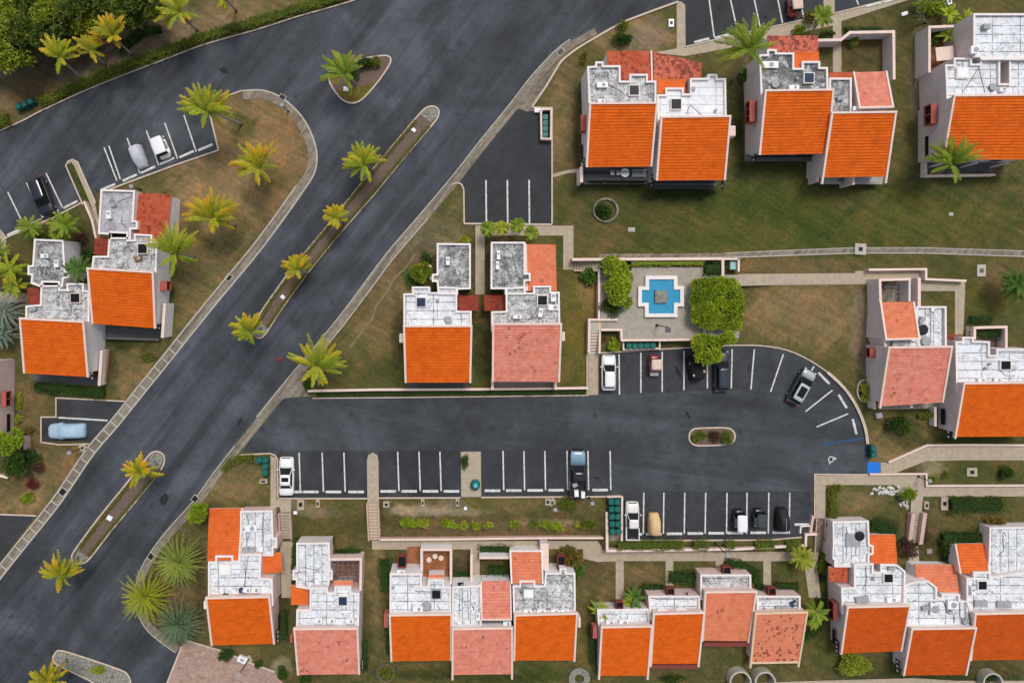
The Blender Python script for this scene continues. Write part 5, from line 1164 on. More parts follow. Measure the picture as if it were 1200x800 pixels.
def frond(mb, c, yaw, L, e0, droop, rnd, old, pairs=16, wid=.42, lw=.075, sweep=0.0):
    """one feather leaf: arching rib with paired leaflets"""
    d = Vector((math.cos(yaw), math.sin(yaw), 0)); s0 = Vector((-d.y, d.x, 0))
    pts = []; p = Vector(c); seg = 8; el = e0
    for i in range(seg + 1):
        pts.append(p.copy()); p = p + (d * math.cos(el) + Vector((0, 0, math.sin(el))) + s0 * sweep * i / seg) * (L / seg); el -= droop / seg
    base = rnd.uniform(.1, .9)
    mb.tube(pts, [.045 * (1 - .8 * i / seg) for i in range(seg + 1)], 4, False, True, (base, old * .4, 0))
    for j in range(pairs):
        t = .1 + .9 * j / (pairs - 1); f = t * seg; i = min(seg - 1, int(f)); q = pts[i].lerp(pts[i + 1], f - i)
        ax = (pts[i + 1] - pts[i]).normalized(); s = ax.cross(Vector((0, 0, 1))).normalized()
        ll = wid * (math.sin(math.pi * min(1, .16 + t * .80)) ** .6) * rnd.uniform(.7, 1.2)
        for sg in (-1, 1):
            dr = ax * rnd.uniform(.7, 1.2) + s * sg * rnd.uniform(.45, .95) + Vector((0, 0, -.25 + rnd.uniform(-.35, .2)))
            tipold = max(0, min(1, old * (1.9 * t - .55) + rnd.uniform(-.1, .1)))
            leaf(mb, q, dr, Vector((0, 0, 1)) + s * sg * .5, ll, lw, (min(1, max(0, base + rnd.uniform(-.25, .25))), tipold, 0))
def palm(base, crown, r, h, mat, label, group, n=42, windy=True, wind=math.radians(100), old=.45, cat='palm tree', name='palm_tree', spread=105, seed=0, z0=None):
    rnd = random.Random(seed + int(base[0] * 11 + base[1] * 3))
    b = WG(*base) if z0 is None else W(base[0], base[1], z0); c = W(crown[0], crown[1], b.z + h)
    root = empty(name, b, label, cat, group)
    t = MB(); off = Vector((c.x - b.x, c.y - b.y, 0)); pts = []
    for i in range(9):
        u = i / 8; pts.append(b + off * (u ** 1.35) + Vector((0, 0, h * u)))
    t.tube(pts, [.2 if i == 0 else .145 - .045 * i / 8 for i in range(9)], 9)
    t.tube([c + Vector((0, 0, -.25)), c + Vector((0, 0, .1)), c + Vector((0, 0, .35))], [.12, .19, .05], 8)
    t.build('trunk', MT['palmbark'], root, b)
    L = r * S * (H - h) / H * .93; m = MB(); n = int(n * rnd.uniform(.72, 1.12)); spread *= rnd.uniform(.78, 1.15); wind += rnd.gauss(0, .22)
    for i in range(n):
        if windy:
            u = i / (n - 1)
            if i % 7 != 6: yaw = wind + math.radians((2 * ((i * .618034) % 1) - 1) * spread * .82 + rnd.gauss(0, 7)); ll = L * rnd.uniform(.82, 1.28)
            else: yaw = wind + math.pi + math.radians(rnd.gauss(0, 55)); ll = L * rnd.uniform(.7, 1.0)
            e0 = math.radians(rnd.uniform(0, 72)); dr = math.radians(rnd.uniform(35, 85))
        else: yaw = i * 2.39996; ll = L * rnd.uniform(.95, 1.2); e0 = math.radians(rnd.uniform(5, 65)); dr = math.radians(rnd.uniform(40, 85))
        o = max(0, rnd.gauss(old, .3)) if rnd.random() < .75 else .1
        frond(m, c + Vector((0, 0, .2)), yaw, ll * 1.12, e0, dr, rnd, min(1, o), 30, .56 * (L / 2.6) ** .5, .095, .35 * rnd.uniform(-1, 1))
    m.build('crown', LEAF[mat], root, b)
    if windy:
        dm = MB()
        for _ in range(rnd.choice((1, 2, 3))): frond(dm, c + Vector((0, 0, -.05)), wind + math.pi + rnd.gauss(0, .9), L * rnd.uniform(.6, .85), math.radians(-25), math.radians(55), rnd, .5, 20, .36, .05)
        dm.build('dead_frond', LEAF['dead'], root, b)
    return root
def spiky(c, r, h, mat, label, n=100, cat='palm tree', name='date_palm', group='spiky palms beside the southern villas'):
    """date-like palm: a full rosette of narrow stiff leaves on a short trunk"""
    rnd = random.Random(int(c[0] + c[1])); z0 = gh(*c); p = W(c[0], c[1], z0 + h); b = Vector((p.x, p.y, z0)); root = empty(name, b, label, cat, group)
    t = MB(); t.tube([b, p + Vector((0, 0, -.2)), p + Vector((0, 0, .2))], [.3, .26, .1], 10); t.build('trunk', MT['palmbark'], root, b)
    L = r * S * (H - h) / H; m = MB()
    for i in range(n):
        u = i / n; yaw = i * 2.39996; e0 = math.radians(78 - 70 * u); ll = L * (.72 + .42 * u) * rnd.uniform(.85, 1.12)
        frond(m, p, yaw, ll * 1.08, e0, math.radians(35 + 45 * rnd.random()), rnd, max(0, rnd.gauss(.12 + .3 * u, .15)), 16, .30, .085)
    m.build('crown', LEAF[mat], root, b); return root
def broadleaf(c, r, h, mat, label, n=12, lw=.42, cat='plant', name='banana_plant', group=None, base=None, tilt=(10, 70)):
    """few big arching blades (banana, heliconia, papaya)"""
    rnd = random.Random(int(c[0] * 3 + c[1])); z0 = gh(*c); p = W(c[0], c[1], z0 + h * .55); b = Vector((p.x, p.y, z0)); m = MB(); L = r * S
    root = empty(name, b, label, cat, group)
    t = MB(); t.tube([b, p], [.1, .07], 7); t.build('stem', MT['palmbark'], root, b)
    for i in range(n):
        yaw = i * 2.4 + rnd.uniform(-.3, .3); d = Vector((math.cos(yaw), math.sin(yaw), 0)); s = Vector((-d.y, d.x, 0)); el = math.radians(rnd.uniform(*tilt)); ll = L * rnd.uniform(.8, 1.2) / .9; q = p.copy(); seg = 6; base = rnd.uniform(.1, .9); rows = []
        for k in range(seg + 1):
            w_ = lw * math.sin(math.pi * (.12 + .85 * k / seg)) * .5
            rows.append((q - s * w_ + Vector((0, 0, .06)), q.copy(), q + s * w_ + Vector((0, 0, .06)))); q = q + (d * math.cos(el) + Vector((0, 0, math.sin(el)))) * ll / seg; el -= math.radians(16)
        for k in range(seg):
            a, bb = rows[k], rows[k + 1]; o = .3 * rnd.random()
            m.add([a[0], a[1], bb[1], bb[0]], [(0, 1, 2, 3)], (base, o, 0)); m.add([a[1], a[2], bb[2], bb[1]], [(0, 1, 2, 3)], (min(1, base + .12), o, 0))
    m.build('leaves', LEAF[mat], root, b); return root

# ---- palms
PG = 'windswept palms of the grounds'
palm((96, 91), (72, 68), 22, 6.0, 'palm', 'palm tree with pale yellow-green fronds, westernmost on the bank above the top-left kerb', PG)
palm((124, 76), (108, 60), 17, 5.0, 'palm_gold', 'small orange-tipped palm squeezed between two others on the top-left bank', PG, old=.6)
palm((155, 64), (134, 43), 21, 6.2, 'palm_gold', 'golden palm with its grey trunk leaning over the short dark hedge on the bank', PG, old=.6)
palm((231, 36), (211, 16), 24, 6.0, 'palm', 'yellow-green palm at the top edge above the long roadside hedge', PG, wind=math.radians(120))
palm((277, 13), (262, -2), 16, 6.0, 'palm', 'palm cut off by the top edge, beyond the other bank palms', PG)
palm((283, 146), (243, 131), 27, 8.0, 'palm', 'palm with long bare leaning trunk overhanging the parking corner', PG, old=.3, wind=math.radians(95))
palm((318, 211), (303, 197), 27, 5.5, 'palm_gold', 'orange-fringed palm in the middle of the brown loop lawn', PG, old=.55)
palm((276, 264), (250, 256), 29, 6.0, 'palm_gold', 'dense yellow palm at the inner edge of the brown loop lawn', PG, old=.5)
palm((228, 301), (207, 297), 29, 6.0, 'palm', 'lime-green palm leaning over the side of the white western villa', PG, old=.15)
palm((437, 200), (427, 193), 22, 5.0, 'palm', 'largest palm on the long median, nearest its cobbled head', PG, old=.45)
palm((404, 260), (394, 256), 15, 4.0, 'palm_gold', 'smallest palm on the long median, second from its cobbled head', PG, old=.5)
palm((361, 320), (349, 316), 18, 4.5, 'palm_gold', 'golden palm on the long median beside the white marker', PG, old=.4)
palm((306, 384), (293, 388), 19, 5.0, 'palm', 'palm at the southern tip of the long median', PG, old=.4)
palm((184, 543), (166, 553), 20, 5.0, 'palm_gold', 'orange palm at the cobbled head of the lower median', PG, old=.6)
palm((92, 652), (73, 672), 22, 5.5, 'palm_gold', 'yellow palm at the south end of the lower median, over the asphalt', PG, old=.4)
palm((79, 772), (58, 797), 20, 6.0, 'palm_gold', 'palm leaning off the cobbled island at the bottom-left edge', PG, old=.3)
palm((417, 99), (405, 88), 25, 5.0, 'palm_green', 'green palm on the triangular island in the road', PG, old=.25, wind=math.radians(125))
palm((374, 452), (373, 428), 31, 5.0, 'palm', 'big palm standing at the corner of the parking court entrance', PG, old=.3)
palm((858, 95), (876, 58), 33, 7.5, 'palm_green', 'largest green palm, reaching over the top parking bays', PG, n=40, old=.12, wind=math.radians(115), spread=130)
palm((1096, 205), (1113, 192), 28, 5.0, 'palm_green', 'palm growing beside the white terrace of the upper-right villa', PG, old=.3)
palm((1186, 338), (1190, 334), 18, 3.0, 'palm_dark', 'dark green palm on the right edge of the lawn', PG, windy=False, old=.05)
PD = 'dark green garden palms'
palm((88, 268), (77, 264), 17, 3.5, 'palm_green', 'green garden palm behind the kerb beside the black car', PD, windy=False, old=.05, n=24)
palm((80, 276), (70, 275), 12, 2.5, 'palm_green', 'low garden palm just below the one beside the black car', PD, windy=False, old=.05, n=20)
palm((45, 268), (37, 267), 14, 2.5, 'palm_green', 'garden palm over the wheel stops left of the black car', PD, windy=False, old=.05, n=20)
palm((20, 318), (13, 316), 18, 3.0, 'palm', 'yellow-green garden palm left of the mouldy annex roof', PD, windy=False, old=.15, n=18)
palm((25, 338), (19, 336), 13, 2.5, 'palm', 'small lime garden palm above the silver fan plant', PD, windy=False, old=.2, n=14)
palm((98, 318), (94, 315), 16, 3.5, 'palm_dark', 'dark garden palm between the two western villas', PD, windy=False, old=.05, n=18)
palm((5, 300), (-4, 296), 15, 3.0, 'palm_green', 'garden palm cut by the left edge above the concrete slab', PD, windy=False, old=.1, n=24)
palm((940, 660), (938, 652), 14, 1.8, 'lime', 'pale lime palm beside the retaining wall end at the southern steps', PD, windy=False, old=.1, n=24)
palm((955, 718), (955, 716), 15, 2.5, 'palm_green', 'garden palm in the gap left of the south-east villas', PD, windy=False, old=.1, n=14)
palm((956, 26), (961, 21), 13, 3.0, 'palm_green', 'little bright palm by the path at the top lot', PD, windy=False, old=.05, n=24)
PF = 'row of four young fan palms by the twin villas'
for (c, lab) in (((572, 268.5), 'dark young fan palm, first of the row above the right twin villa'), ((588, 267), 'yellowish young fan palm, second of the row above the right twin villa'), ((606, 264.5), 'bright green young fan palm, third of the row above the right twin villa'), ((622.5, 273.5), 'young fan palm set lower, last of the row above the right twin villa')):
    palm((c[0] + 3, c[1] + 6), c, 8.5, 2.6, 'palm_green' if c[0] != 588 else 'palm', lab, PF, n=26, windy=False, old=.1)
spiky((211, 657), 29, 2.2, 'spiky', 'green spiky palm, topmost of three beside the bend in the road')
spiky((172, 697), 30, 2.0, 'spiky_yellow', 'yellowish spiky palm overhanging the road bend')
spiky((210, 730), 27, 2.0, 'spiky_blue', 'bluish spiky palm beside the paved drive')
spiky((6, 365), 27, 2.0, 'silver', 'silvery fan palm on the left edge', 70, group='silver fan palms')
spiky((2, 390), 20, 1.6, 'silver', 'smaller silvery fan palm below the other on the left edge', 50, group='silver fan palms')

# ---- trees
tree('clipped_tree', 840, 356, 30, 3.6, 'tree', 'square-clipped bright tree at the right side of the fountain plaza', n=13000, size=.26, flat=.45, nclump=64, squareish=True, base=(838, 358), trunkr=.2, old=.2)
tree('lime_tree', 719, 327, 22, 3.4, 'tree_lime', 'irregular lime-green tree left of the fountain', n=2600, size=.28, nclump=13, base=(717, 332)); 
tree('lime_tree', 727, 349, 15, 3.0, 'tree_lime', 'smaller lime-green tree just below the one left of the fountain', n=1500, size=.28, nclump=9)
tree('shade_tree', 829, 408, 18, 4.5, 'tree_lime', 'light green tree overhanging the covered cart in the parking court', n=3000, size=.26, nclump=16, base=(831, 398))
tree('shade_tree', 851, 399, 10, 4.2, 'tree_lime', 'small yellow-green tree beside the clipped tree', n=1300, size=.26, nclump=8, base=(848, 397))
tree('shade_tree', 232, 602, 12, 3.2, 'tree', 'round dense tree between the gutter and the orange annex roof', n=1800, size=.24, nclump=12)
tree('bare_tree', 1077, 17, 18, 3.5, 'hedge_dark', 'sparse grey-branched tree on the lawn at the upper right', n=120, size=.18, nclump=9, trunkr=.14, base=(1086, 27))
tree('garden_tree', 493, 318, 12, 2.6, 'forest_lime', 'bushy green tree against the left twin villa', n=1500, size=.24, nclump=10)
tree('garden_tree', 12, 520, 17, 3.6, 'tree', 'dark green tree by the pink-walled villa', n=1800, size=.26, nclump=11)
tree('garden_tree', 18, 545, 15, 3.0, 'hedge_dark', 'very dark bushy tree below the pink-walled villa', n=1500, size=.26, nclump=10)
FT = [(-6, 12, 26, 'forest_lime'), (18, 34, 20, 'forest_lime'), (8, 62, 20, 'forest_lime'), (36, 12, 22, 'forest'), (40, 42, 19, 'forest'), (62, 18, 20, 'forest_lime'), (66, 40, 15, 'forest'), (88, 8, 20, 'forest'), (100, 26, 15, 'forest_lime'), (118, 4, 18, 'forest'), (146, 4, 18, 'forest_lime'), (150, 20, 13, 'forest'), (174, 2, 17, 'forest'), (20, 58, 15, 'forest'), (50, 28, 15, 'forest_lime'), (78, 26, 16, 'forest'), (-16, 45, 22, 'forest'), (160, -8, 20, 'forest'), (130, 18, 12, 'forest')]
FL = ['lime crown in the very top-left corner', 'pale crown just right of the corner tree', 'lime crown hanging over the dark bank on the left edge', 'dark crown at the top edge, second in from the corner', 'deep green crown in the middle of the wood', 'olive crown near the top edge', 'dark low crown at the wood edge above the western bank palm', 'dark crown at the top edge above the bank palms', 'olive crown straight above the golden palm', 'dark crown at the top edge right of centre', 'yellowish crown at the top edge near the wood end', 'small dark crown at the wood end', 'dark crown at the right end of the wood', 'small dark crown beside the lime crown on the left', 'small lime crown in the middle of the wood', 'dark crown above the western bank palm', 'dark crown cut by the left edge', 'dark crown beyond the top edge at the right end', 'little dark crown above the orange-tipped palm']
for i, ((x, y, r, mt), lb) in enumerate(zip(FT, FL)):
    tree('woodland_tree', x, y, r * 1.08, 6.0 + (i * 37 % 5) * .5, mt, 'woodland tree with ' + lb, 'tree', 'trees of the wood at the top left', n=int(70 * r), size=.36, nclump=15, trunkr=.2, old=.25)

# ---- hedges
hk = [(x + 3 * 0 - 0, y - 7.5) for x, y in smooth_line(N_KERB, 2)]
hedge('long_hedge', [q for q in hk if 46 < q[0] < 440], 10, .75, 'hedge', 'long low green hedge along the top-left kerb', dens=.8, size=.2)
hedge('short_hedge', [q for q in hk if -40 < q[0] < 24], 11, .8, 'hedge', 'short end of the roadside hedge on the left edge', dens=.8, size=.2)
hedge('short_hedge', [(141, 59), (155, 50), (168, 40), (176, 36)], 8, .9, 'hedge_dark', 'short dark hedge on the bank beside the golden palm', size=.2); hedge('short_hedge', [(180, 38), (190, 36)], 7, .8, 'hedge_dark', 'stub of dark hedge right of the short bank hedge')
hedge('clipped_hedge', [(44, 452), (78, 455), (124, 460)], 11, .9, 'hedge_dark', 'wide dark hedge below the western orange roof')
def off_line(P, lo, hi, o):
    out = []
    for a, b in zip(P[:-1], P[1:]):
        d = Vector((b[0] - a[0], b[1] - a[1])).normalized(); n = Vector((-d.y, d.x)); out.append((a[0] + n.x * o, a[1] + n.y * o))
    return out
M1E = [(503, 148), (470, 187), (440, 223), (405, 263), (365, 311), (332, 356), (314, 383)]; M1W = [(487, 142), (458, 176), (422, 220), (388, 262), (348, 311), (318, 352), (303, 378)]
MGP = 'ground cover strips on the medians'
hedge('ground_cover', M1E, 4.5, .22, 'cover', 'yellow-green ground cover along the eastern side of the long median', 'ground cover', MGP, .55, .14, .5, .09); hedge('ground_cover', M1W, 4.5, .22, 'cover', 'yellow-green ground cover along the western side of the long median', 'ground cover', MGP, .55, .14, .5, .09)
hedge('ground_cover', [(188, 550), (160, 583), (130, 619), (104, 650)], 4, .22, 'cover', 'ground cover along the eastern side of the lower median', 'ground cover', MGP, .55, .14, .5, .09); hedge('ground_cover', [(173, 546), (148, 572), (119, 608), (94, 641)], 4, .22, 'cover', 'ground cover along the western side of the lower median', 'ground cover', MGP, .55, .14, .5, .09)
hedge('planter_hedge', [(739, 308.5), (782, 308.2), (823, 307.5)], 5.5, .55, 'lime', 'lime-yellow hedge in the planter above the fountain', dens=1.0, size=.14, old=.1, dz=1.0)
hedge('planter_hedge', [(826, 315), (846, 315)], 15, .5, 'hedge_dark', 'dark shrubs filling the planter box right of the lime hedge', dens=.6, size=.2, dz=1.0)
CH = 'clipped hedges in the southern planter'
for a, b, lb in ((721, 801, 'longest clipped hedge, behind the white pickup'), (809, 829, 'short square clipped hedge left of the lamp'), (846, 861, 'shortest clipped hedge right of the lamp'), (881, 907, 'clipped hedge behind the white-roofed cart'), (917, 936, 'clipped hedge at the right end behind the black covered cart')):
    hedge('clipped_hedge', [(a + 3, 636.5), (b - 3, 636)], 9.5, .9, 'hedge', lb, 'hedge', CH, 1.0, .15, .2)
hedge('clipped_hedge', [(347, 633), (392, 633)], 9, .6, 'hedge_dark', 'dark hedge above the pergola villa'); hedge('clipped_hedge', [(392, 648), (422, 647)], 10, .8, 'hedge_dark', 'dark hedge bordering the pergola patio')
hedge('clipped_hedge', [(346.5, 640), (346, 700)], 5, .7, 'hedge_dark', 'narrow dark hedge left of the pergola villa'); hedge('clipped_hedge', [(333, 715), (334, 748)], 8, .5, 'hedge_dark', 'dark hedge against the pink side wall of the villa by the drive'); hedge('clipped_hedge', [(428, 750), (428, 783)], 6, .5, 'hedge_dark', 'dark hedge right of the pergola villa')
hedge('clipped_hedge', [(1112, 590), (1170, 589)], 16, .9, 'hedge_dark', 'deep green hedge beside the pale eastern path', dens=1.0); hedge('clipped_hedge', [(1102, 628), (1152, 628)], 11, .9, 'hedge_dark', 'dark hedge above the tall orange annex'); hedge('clipped_hedge', [(1108, 632), (1109, 655)], 15, .9, 'hedge_dark', 'dark hedge left of the tall orange annex')
hedge('clipped_hedge', [(563, 645), (597, 645)], 15, .5, 'hedge_dark', 'flat dark green bed beside the red annex roof'); hedge('clipped_hedge', [(572, 667), (592, 667)], 12, .5, 'hedge_dark', 'dark bed inside the low white wall by the pink villa'); hedge('clipped_hedge', [(530, 676), (551, 676)], 18, .4, 'hedge_dark', 'dark bed below the bare courtyard of the row of three')
hedge('clipped_hedge', [(1133, 388), (1170, 391)], 12, .7, 'hedge_dark', 'dark planting in the courtyard of the right-edge villa', dz=.05); hedge('clipped_hedge', [(1136, 374), (1160, 375)], 9, .5, 'hedge_dark', 'low dark hedge outside the right-edge courtyard')
hedge('clipped_hedge', [(784, 674), (812, 676)], 14, .7, 'hedge_dark', 'dark hedge behind the second villa of the row of four'); hedge('clipped_hedge', [(850, 657), (872, 662), (888, 672)], 9, .6, 'hedge_dark', 'curving dark hedge behind the third villa of the row of four'); hedge('clipped_hedge', [(886, 675), (890, 690)], 10, .6, 'hedge_dark', 'dark bed by the path to the fourth villa'); hedge('clipped_hedge', [(906, 685), (934, 686)], 9, .5, 'hedge_dark', 'dark hedge behind the mould-spotted villa'); hedge('clipped_hedge', [(752, 687), (776, 688)], 9, .5, 'hedge_dark', 'dark hedge between the two paths of the row of four')
hedge('clipped_hedge', [(450, 655), (452, 690)], 11, .6, 'hedge_dark', 'dark green bed left of the row of three'); hedge('clipped_hedge', [(455, 735), (456, 765)], 5, .4, 'hedge_dark', 'narrow dark hedge along the left wall of the row of three'); hedge('clipped_hedge', [(693, 745), (693, 775)], 5, .5, 'hedge_dark', 'narrow dark hedge left of the row of four')
hedge('clipped_hedge', [(943, 745), (958, 735), (962, 700)], 10, .5, 'hedge_dark', 'dark hedge along the gap left of the south-east villas')
hedge('clipped_hedge', [(263, 550), (272, 540), (282, 536), (297, 536)], 6.5, .6, 'hedge', 'angled hedge at the corner by the white car', old=.3)
hedge('clipped_hedge', [(1020, 612), (1048, 622)], 12, .5, 'hedge_dark', 'dark leaves added for the shaded grass above the orange annex by the steps'); hedge('clipped_hedge', [(990, 36), (1030, 37)], 6, .6, 'hedge_dark', 'low dark hedge outside the walled garden at the top'); hedge('border_hedge', [(975, 572), (974, 600), (970, 622), (967, 640), (960, 668)], 9, .7, 'hedge', 'ragged border hedge along the steps of the south-east villa', old=.35)  # first one: dark leaves added to stand for shade on the grass
hedge('clipped_hedge', [(372, 462), (470, 460.5), (560, 460), (640, 459.5), (686, 459)], 4, .35, 'hedge_dark', 'thin dark planting strip between the low wall and the parking court', dens=.8)
hedge('clipped_hedge', [(690, 212), (755, 213)], 5, .35, 'hedge_dark', 'dark planting below the terrace of the left top villa'); hedge('clipped_hedge', [(774, 226), (838, 225)], 6, .35, 'hedge_dark', 'dark planting below the terrace of the right top villa')

# ---- shrubs and flower beds
SG = 'shrubs on the grounds'
for a in [
 ('shrub', 729, 45, 14, 8.5, 1.3, 'hedge_dark', 'round dark shrub on the brown tip of the top lawn', 900, .17), ('shrub', 729, 31, 7, 6.5, 1.0, 'hedge', 'small green shrub above the round dark one', 350, .17),
 ('shrub', 708, 247, 11, 10, 1.1, 'hedge_dark', 'round shrub inside the stone ring on the north lawn', 800, .2), ('shrub', 690, 323, 10, 10, 1.2, 'palm_dark', 'leafy shrub outside the plaza wall by the ramp', 380, .3),
 ('shrub', 428, 74, 12, 6, 1.3, 'hedge_dark', 'dark shrub on the triangular island', 600, .2), ('shrub', 441, 72, 8, 6, 1.1, 'hedge', 'green shrub at the right end of the triangular island', 350, .18), ('shrub', 415, 86, 8, 9, 1.2, 'hedge_dark', 'dark shrub under the island palm', 350, .2),
 ('shrub', 819, 512, 9, 8, .9, 'hedge', 'round green shrub at the left of the oval island', 520, .16), ('shrub', 853, 512, 9, 9, 1.0, 'hedge', 'round green shrub at the right of the oval island', 560, .16), ('shrub', 836, 511, 8, 8, .7, 'brownleaf', 'dark maroon shrub in the middle of the oval island', 420, .16),
 ('shrub', 1053, 499, 14, 13, 1.4, 'hedge_dark', 'rounded deep green shrub in front of the pink-tiled villa', 900, .22), ('shrub', 1085, 485, 9, 6, .8, 'hedge', 'yellowish shrub under the eave of the pink-tiled villa', 250, .2), ('shrub', 1013, 459, 6, 11, 1.0, 'lime', 'yellow-green shrub in the stone ring beside the curved kerb', 420, .17),
 ('shrub', 1000, 777, 23, 13, 1.8, 'lime', 'big clipped yellow-green mound in front of the south-east villa', 3200, .18), ('shrub', 668, 652, 15, 13, 1.8, 'croton', 'variegated bush beside the grey annex of the row of three', 600, .34), ('shrub', 676, 666, 9, 9, 1.4, 'palm_dark', 'dark leafy bush below the variegated one', 260, .34),
 ('shrub', 1064, 640, 13, 14, 1.6, 'brownleaf', 'brownish bush beside the orange annex at the lower stairs', 650, .2), ('shrub', 1063, 578, 9, 9, 1.5, 'palm_green', 'bright green bush by the white stones', 300, .28), ('shrub', 1092, 562, 5, 5, .8, 'hedge', 'small green bush beside the path corner', 170, .16), ('shrub', 1107, 556, 5, 5, .6, 'hedge', 'tiny green bush on the pale gravel', 130, .16), ('shrub', 1178, 554, 9, 10, 1.2, 'hedge_dark', 'dark round shrub at the right edge by the pale path', 600, .18),
 ('shrub', 1165, 612, 14, 7, 1.0, 'croton', 'orange-brown shrub above the corner villa', 420, .2), ('shrub', 979, 572, 7, 7, .8, 'hedge', 'yellow-green shrub at the corner of the eastern path', 350, .16), 
 ('shrub', 264, 766, 9, 9, 1.3, 'hedge_dark', 'round dark shrub on the edge of the paved drive', 650, .17), ('shrub', 303, 777, 5, 5, .9, 'hedge_dark', 'small dark shrub by the drive lamp', 220, .16), ('shrub', 331, 788, 9, 8.5, 1.2, 'hedge_dark', 'round dark shrub at the bottom edge', 600, .17), ('shrub', 360, 797, 9, 6, 1.0, 'hedge_dark', 'dark shrub below the pergola villa', 350, .17),
 ('shrub', 45, 547, 8, 8, .9, 'brownleaf', 'brown shrub at the top of the curved flower bed', 350, .17), ('shrub', 38, 566, 8, 7, .9, 'redleaf', 'red-leaved shrub in the curved flower bed', 380, .17), ('shrub', 31, 583, 8.5, 8, 1.0, 'tree', 'green shrub at the bottom of the curved flower bed', 500, .17), ('shrub', 47, 538, 4, 4, .7, 'hedge', 'tiny green shrub above the brown one in the flower bed', 130, .15), ('shrub', 36, 535, 10, 10, 1.3, 'hedge_dark', 'dark shrub right of the very dark tree', 520, .22),
 ('shrub', 22, 470, 4, 13, .6, 'lime', 'yellow shrub strip along the pink-walled villa', 250, .16), ('shrub', 23, 490, 5, 7, .6, 'lime', 'lower yellow shrub beside the pink-walled villa', 180, .16), ('shrub', 34, 505, 6, 6, .8, 'croton', 'orange-brown shrub beside the pink wall', 170, .2),
 ('shrub', 103, 298, 8, 9, 1.2, 'hedge_dark', 'dark shrub between the western villas', 330, .22), ('shrub', 96, 277, 8, 7, 1.0, 'brownleaf', 'greyish shrub by the ramp to the western villas', 160, .22), ('shrub', 50, 278, 12, 6, .8, 'hedge', 'olive shrub below the garden palm', 220, .2), ('shrub', 173, 418, 9, 6, .4, 'hedge', 'low green patch in front of the white western villa', 200, .18),
 ('shrub', 542, 281, 9, 6, 1.2, 'lime', 'yellow flowering shrub at the corner of the left twin villa', 380, .17), ('shrub', 500, 303, 9, 7, 1.3, 'hedge_dark', 'dark shrub beside the annex of the left twin villa', 300, .2), ('shrub', 482, 328, 10, 9, 1.1, 'palm_dark', 'green shrub at the outer end of the left twin garden', 320, .2), ('shrub', 362, 449, 7, 8, 1.0, 'hedge_dark', 'dark shrub in the kerb corner by the big palm', 280, .18),
 ('shrub', 714, 362, 14, 11, 1.0, 'hedge_dark', 'dark undergrowth in the plaza planter', 500, .22), ('shrub', 720, 404, 8, 8, 1.1, 'tree', 'green shrub in the small walled bed below the plaza', 330, .2), ('shrub', 706, 395, 6, 6, .5, 'croton', 'faded shrub in the small walled bed', 120, .18),
 ('shrub', 948, 21, 8, 8, 1.4, 'croton', 'orange-tinged shrub above the mottled roof', 260, .24), ('shrub', 936, 35, 7, 6, 1.2, 'palm_green', 'green shrub against the mottled roof', 200, .24), ('shrub', 968, 40, 10, 5.5, 1.0, 'hedge_dark', 'clipped dark shrub by the garden path at the top', 420, .16), ('shrub', 1001, 49, 6, 6, 1.0, 'palm_green', 'shrub in the corner of the walled garden', 190, .22), ('shrub', 873, 88, 9, 8, 1.2, 'palm_dark', 'dark plants between the two northern pairs', 260, .3), ('shrub', 684, 67, 5, 10, .8, 'croton', 'brown-orange bed beside the north-west villa', 200, .17),
 ('shrub', 1089, 8, 22, 9, 1.6, 'tree', 'spreading green bush at the top right', 480, .26), ('shrub', 1095, 46, 8, 10, 1.4, 'palm_dark', 'dark plant in the terracotta patio', 240, .3), ('shrub', 1152, 204, 8, 3, .5, 'hedge', 'low plants on the upper-right terrace', 120, .16), ('shrub', 785, 795, 22, 6, .4, 'hedge_dark', 'low dark patch at the bottom edge below the row of four', 400, .18),
 ('shrub', 664, 590, 13, 11, .8, 'hedge', 'ring of yellow-green plants round a stump behind the blue-bonneted pickup', 700, .16), ('shrub', 545, 541, 4, 10, .9, 'hedge_dark', 'narrow plant on the concrete pad in the parking row', 260, .2), ('shrub', 452, 787, 11, 9, .5, 'hedge', 'ring-shaped planting at the bottom edge below the orange roof', 400, .18), ('shrub', 114, 784, 11, 6, .4, 'lime', 'pale yellow plants on the cobbled island', 260, .15), ('shrub', 1158, 793, 14, 6, .6, 'hedge_dark', 'dark planting at the lower right corner', 300, .18), ('shrub', 896, 790, 0.1, 0.1, .1, 'hedge', None, 0, .1), ('shrub', 1152, 363, 9, 0.1, .1, 'hedge', None, 0, .1)]:
    if a[7] is None: continue
    shrub(a[0], a[1], a[2], a[3], a[4], a[5], a[6], a[7], 'shrub', SG, a[8], a[9], dz=.09 if 'island' in a[7] else (1.0 if 'plaza planter' in a[7] else 0.0))
BG = 'bushes of the southern bank'
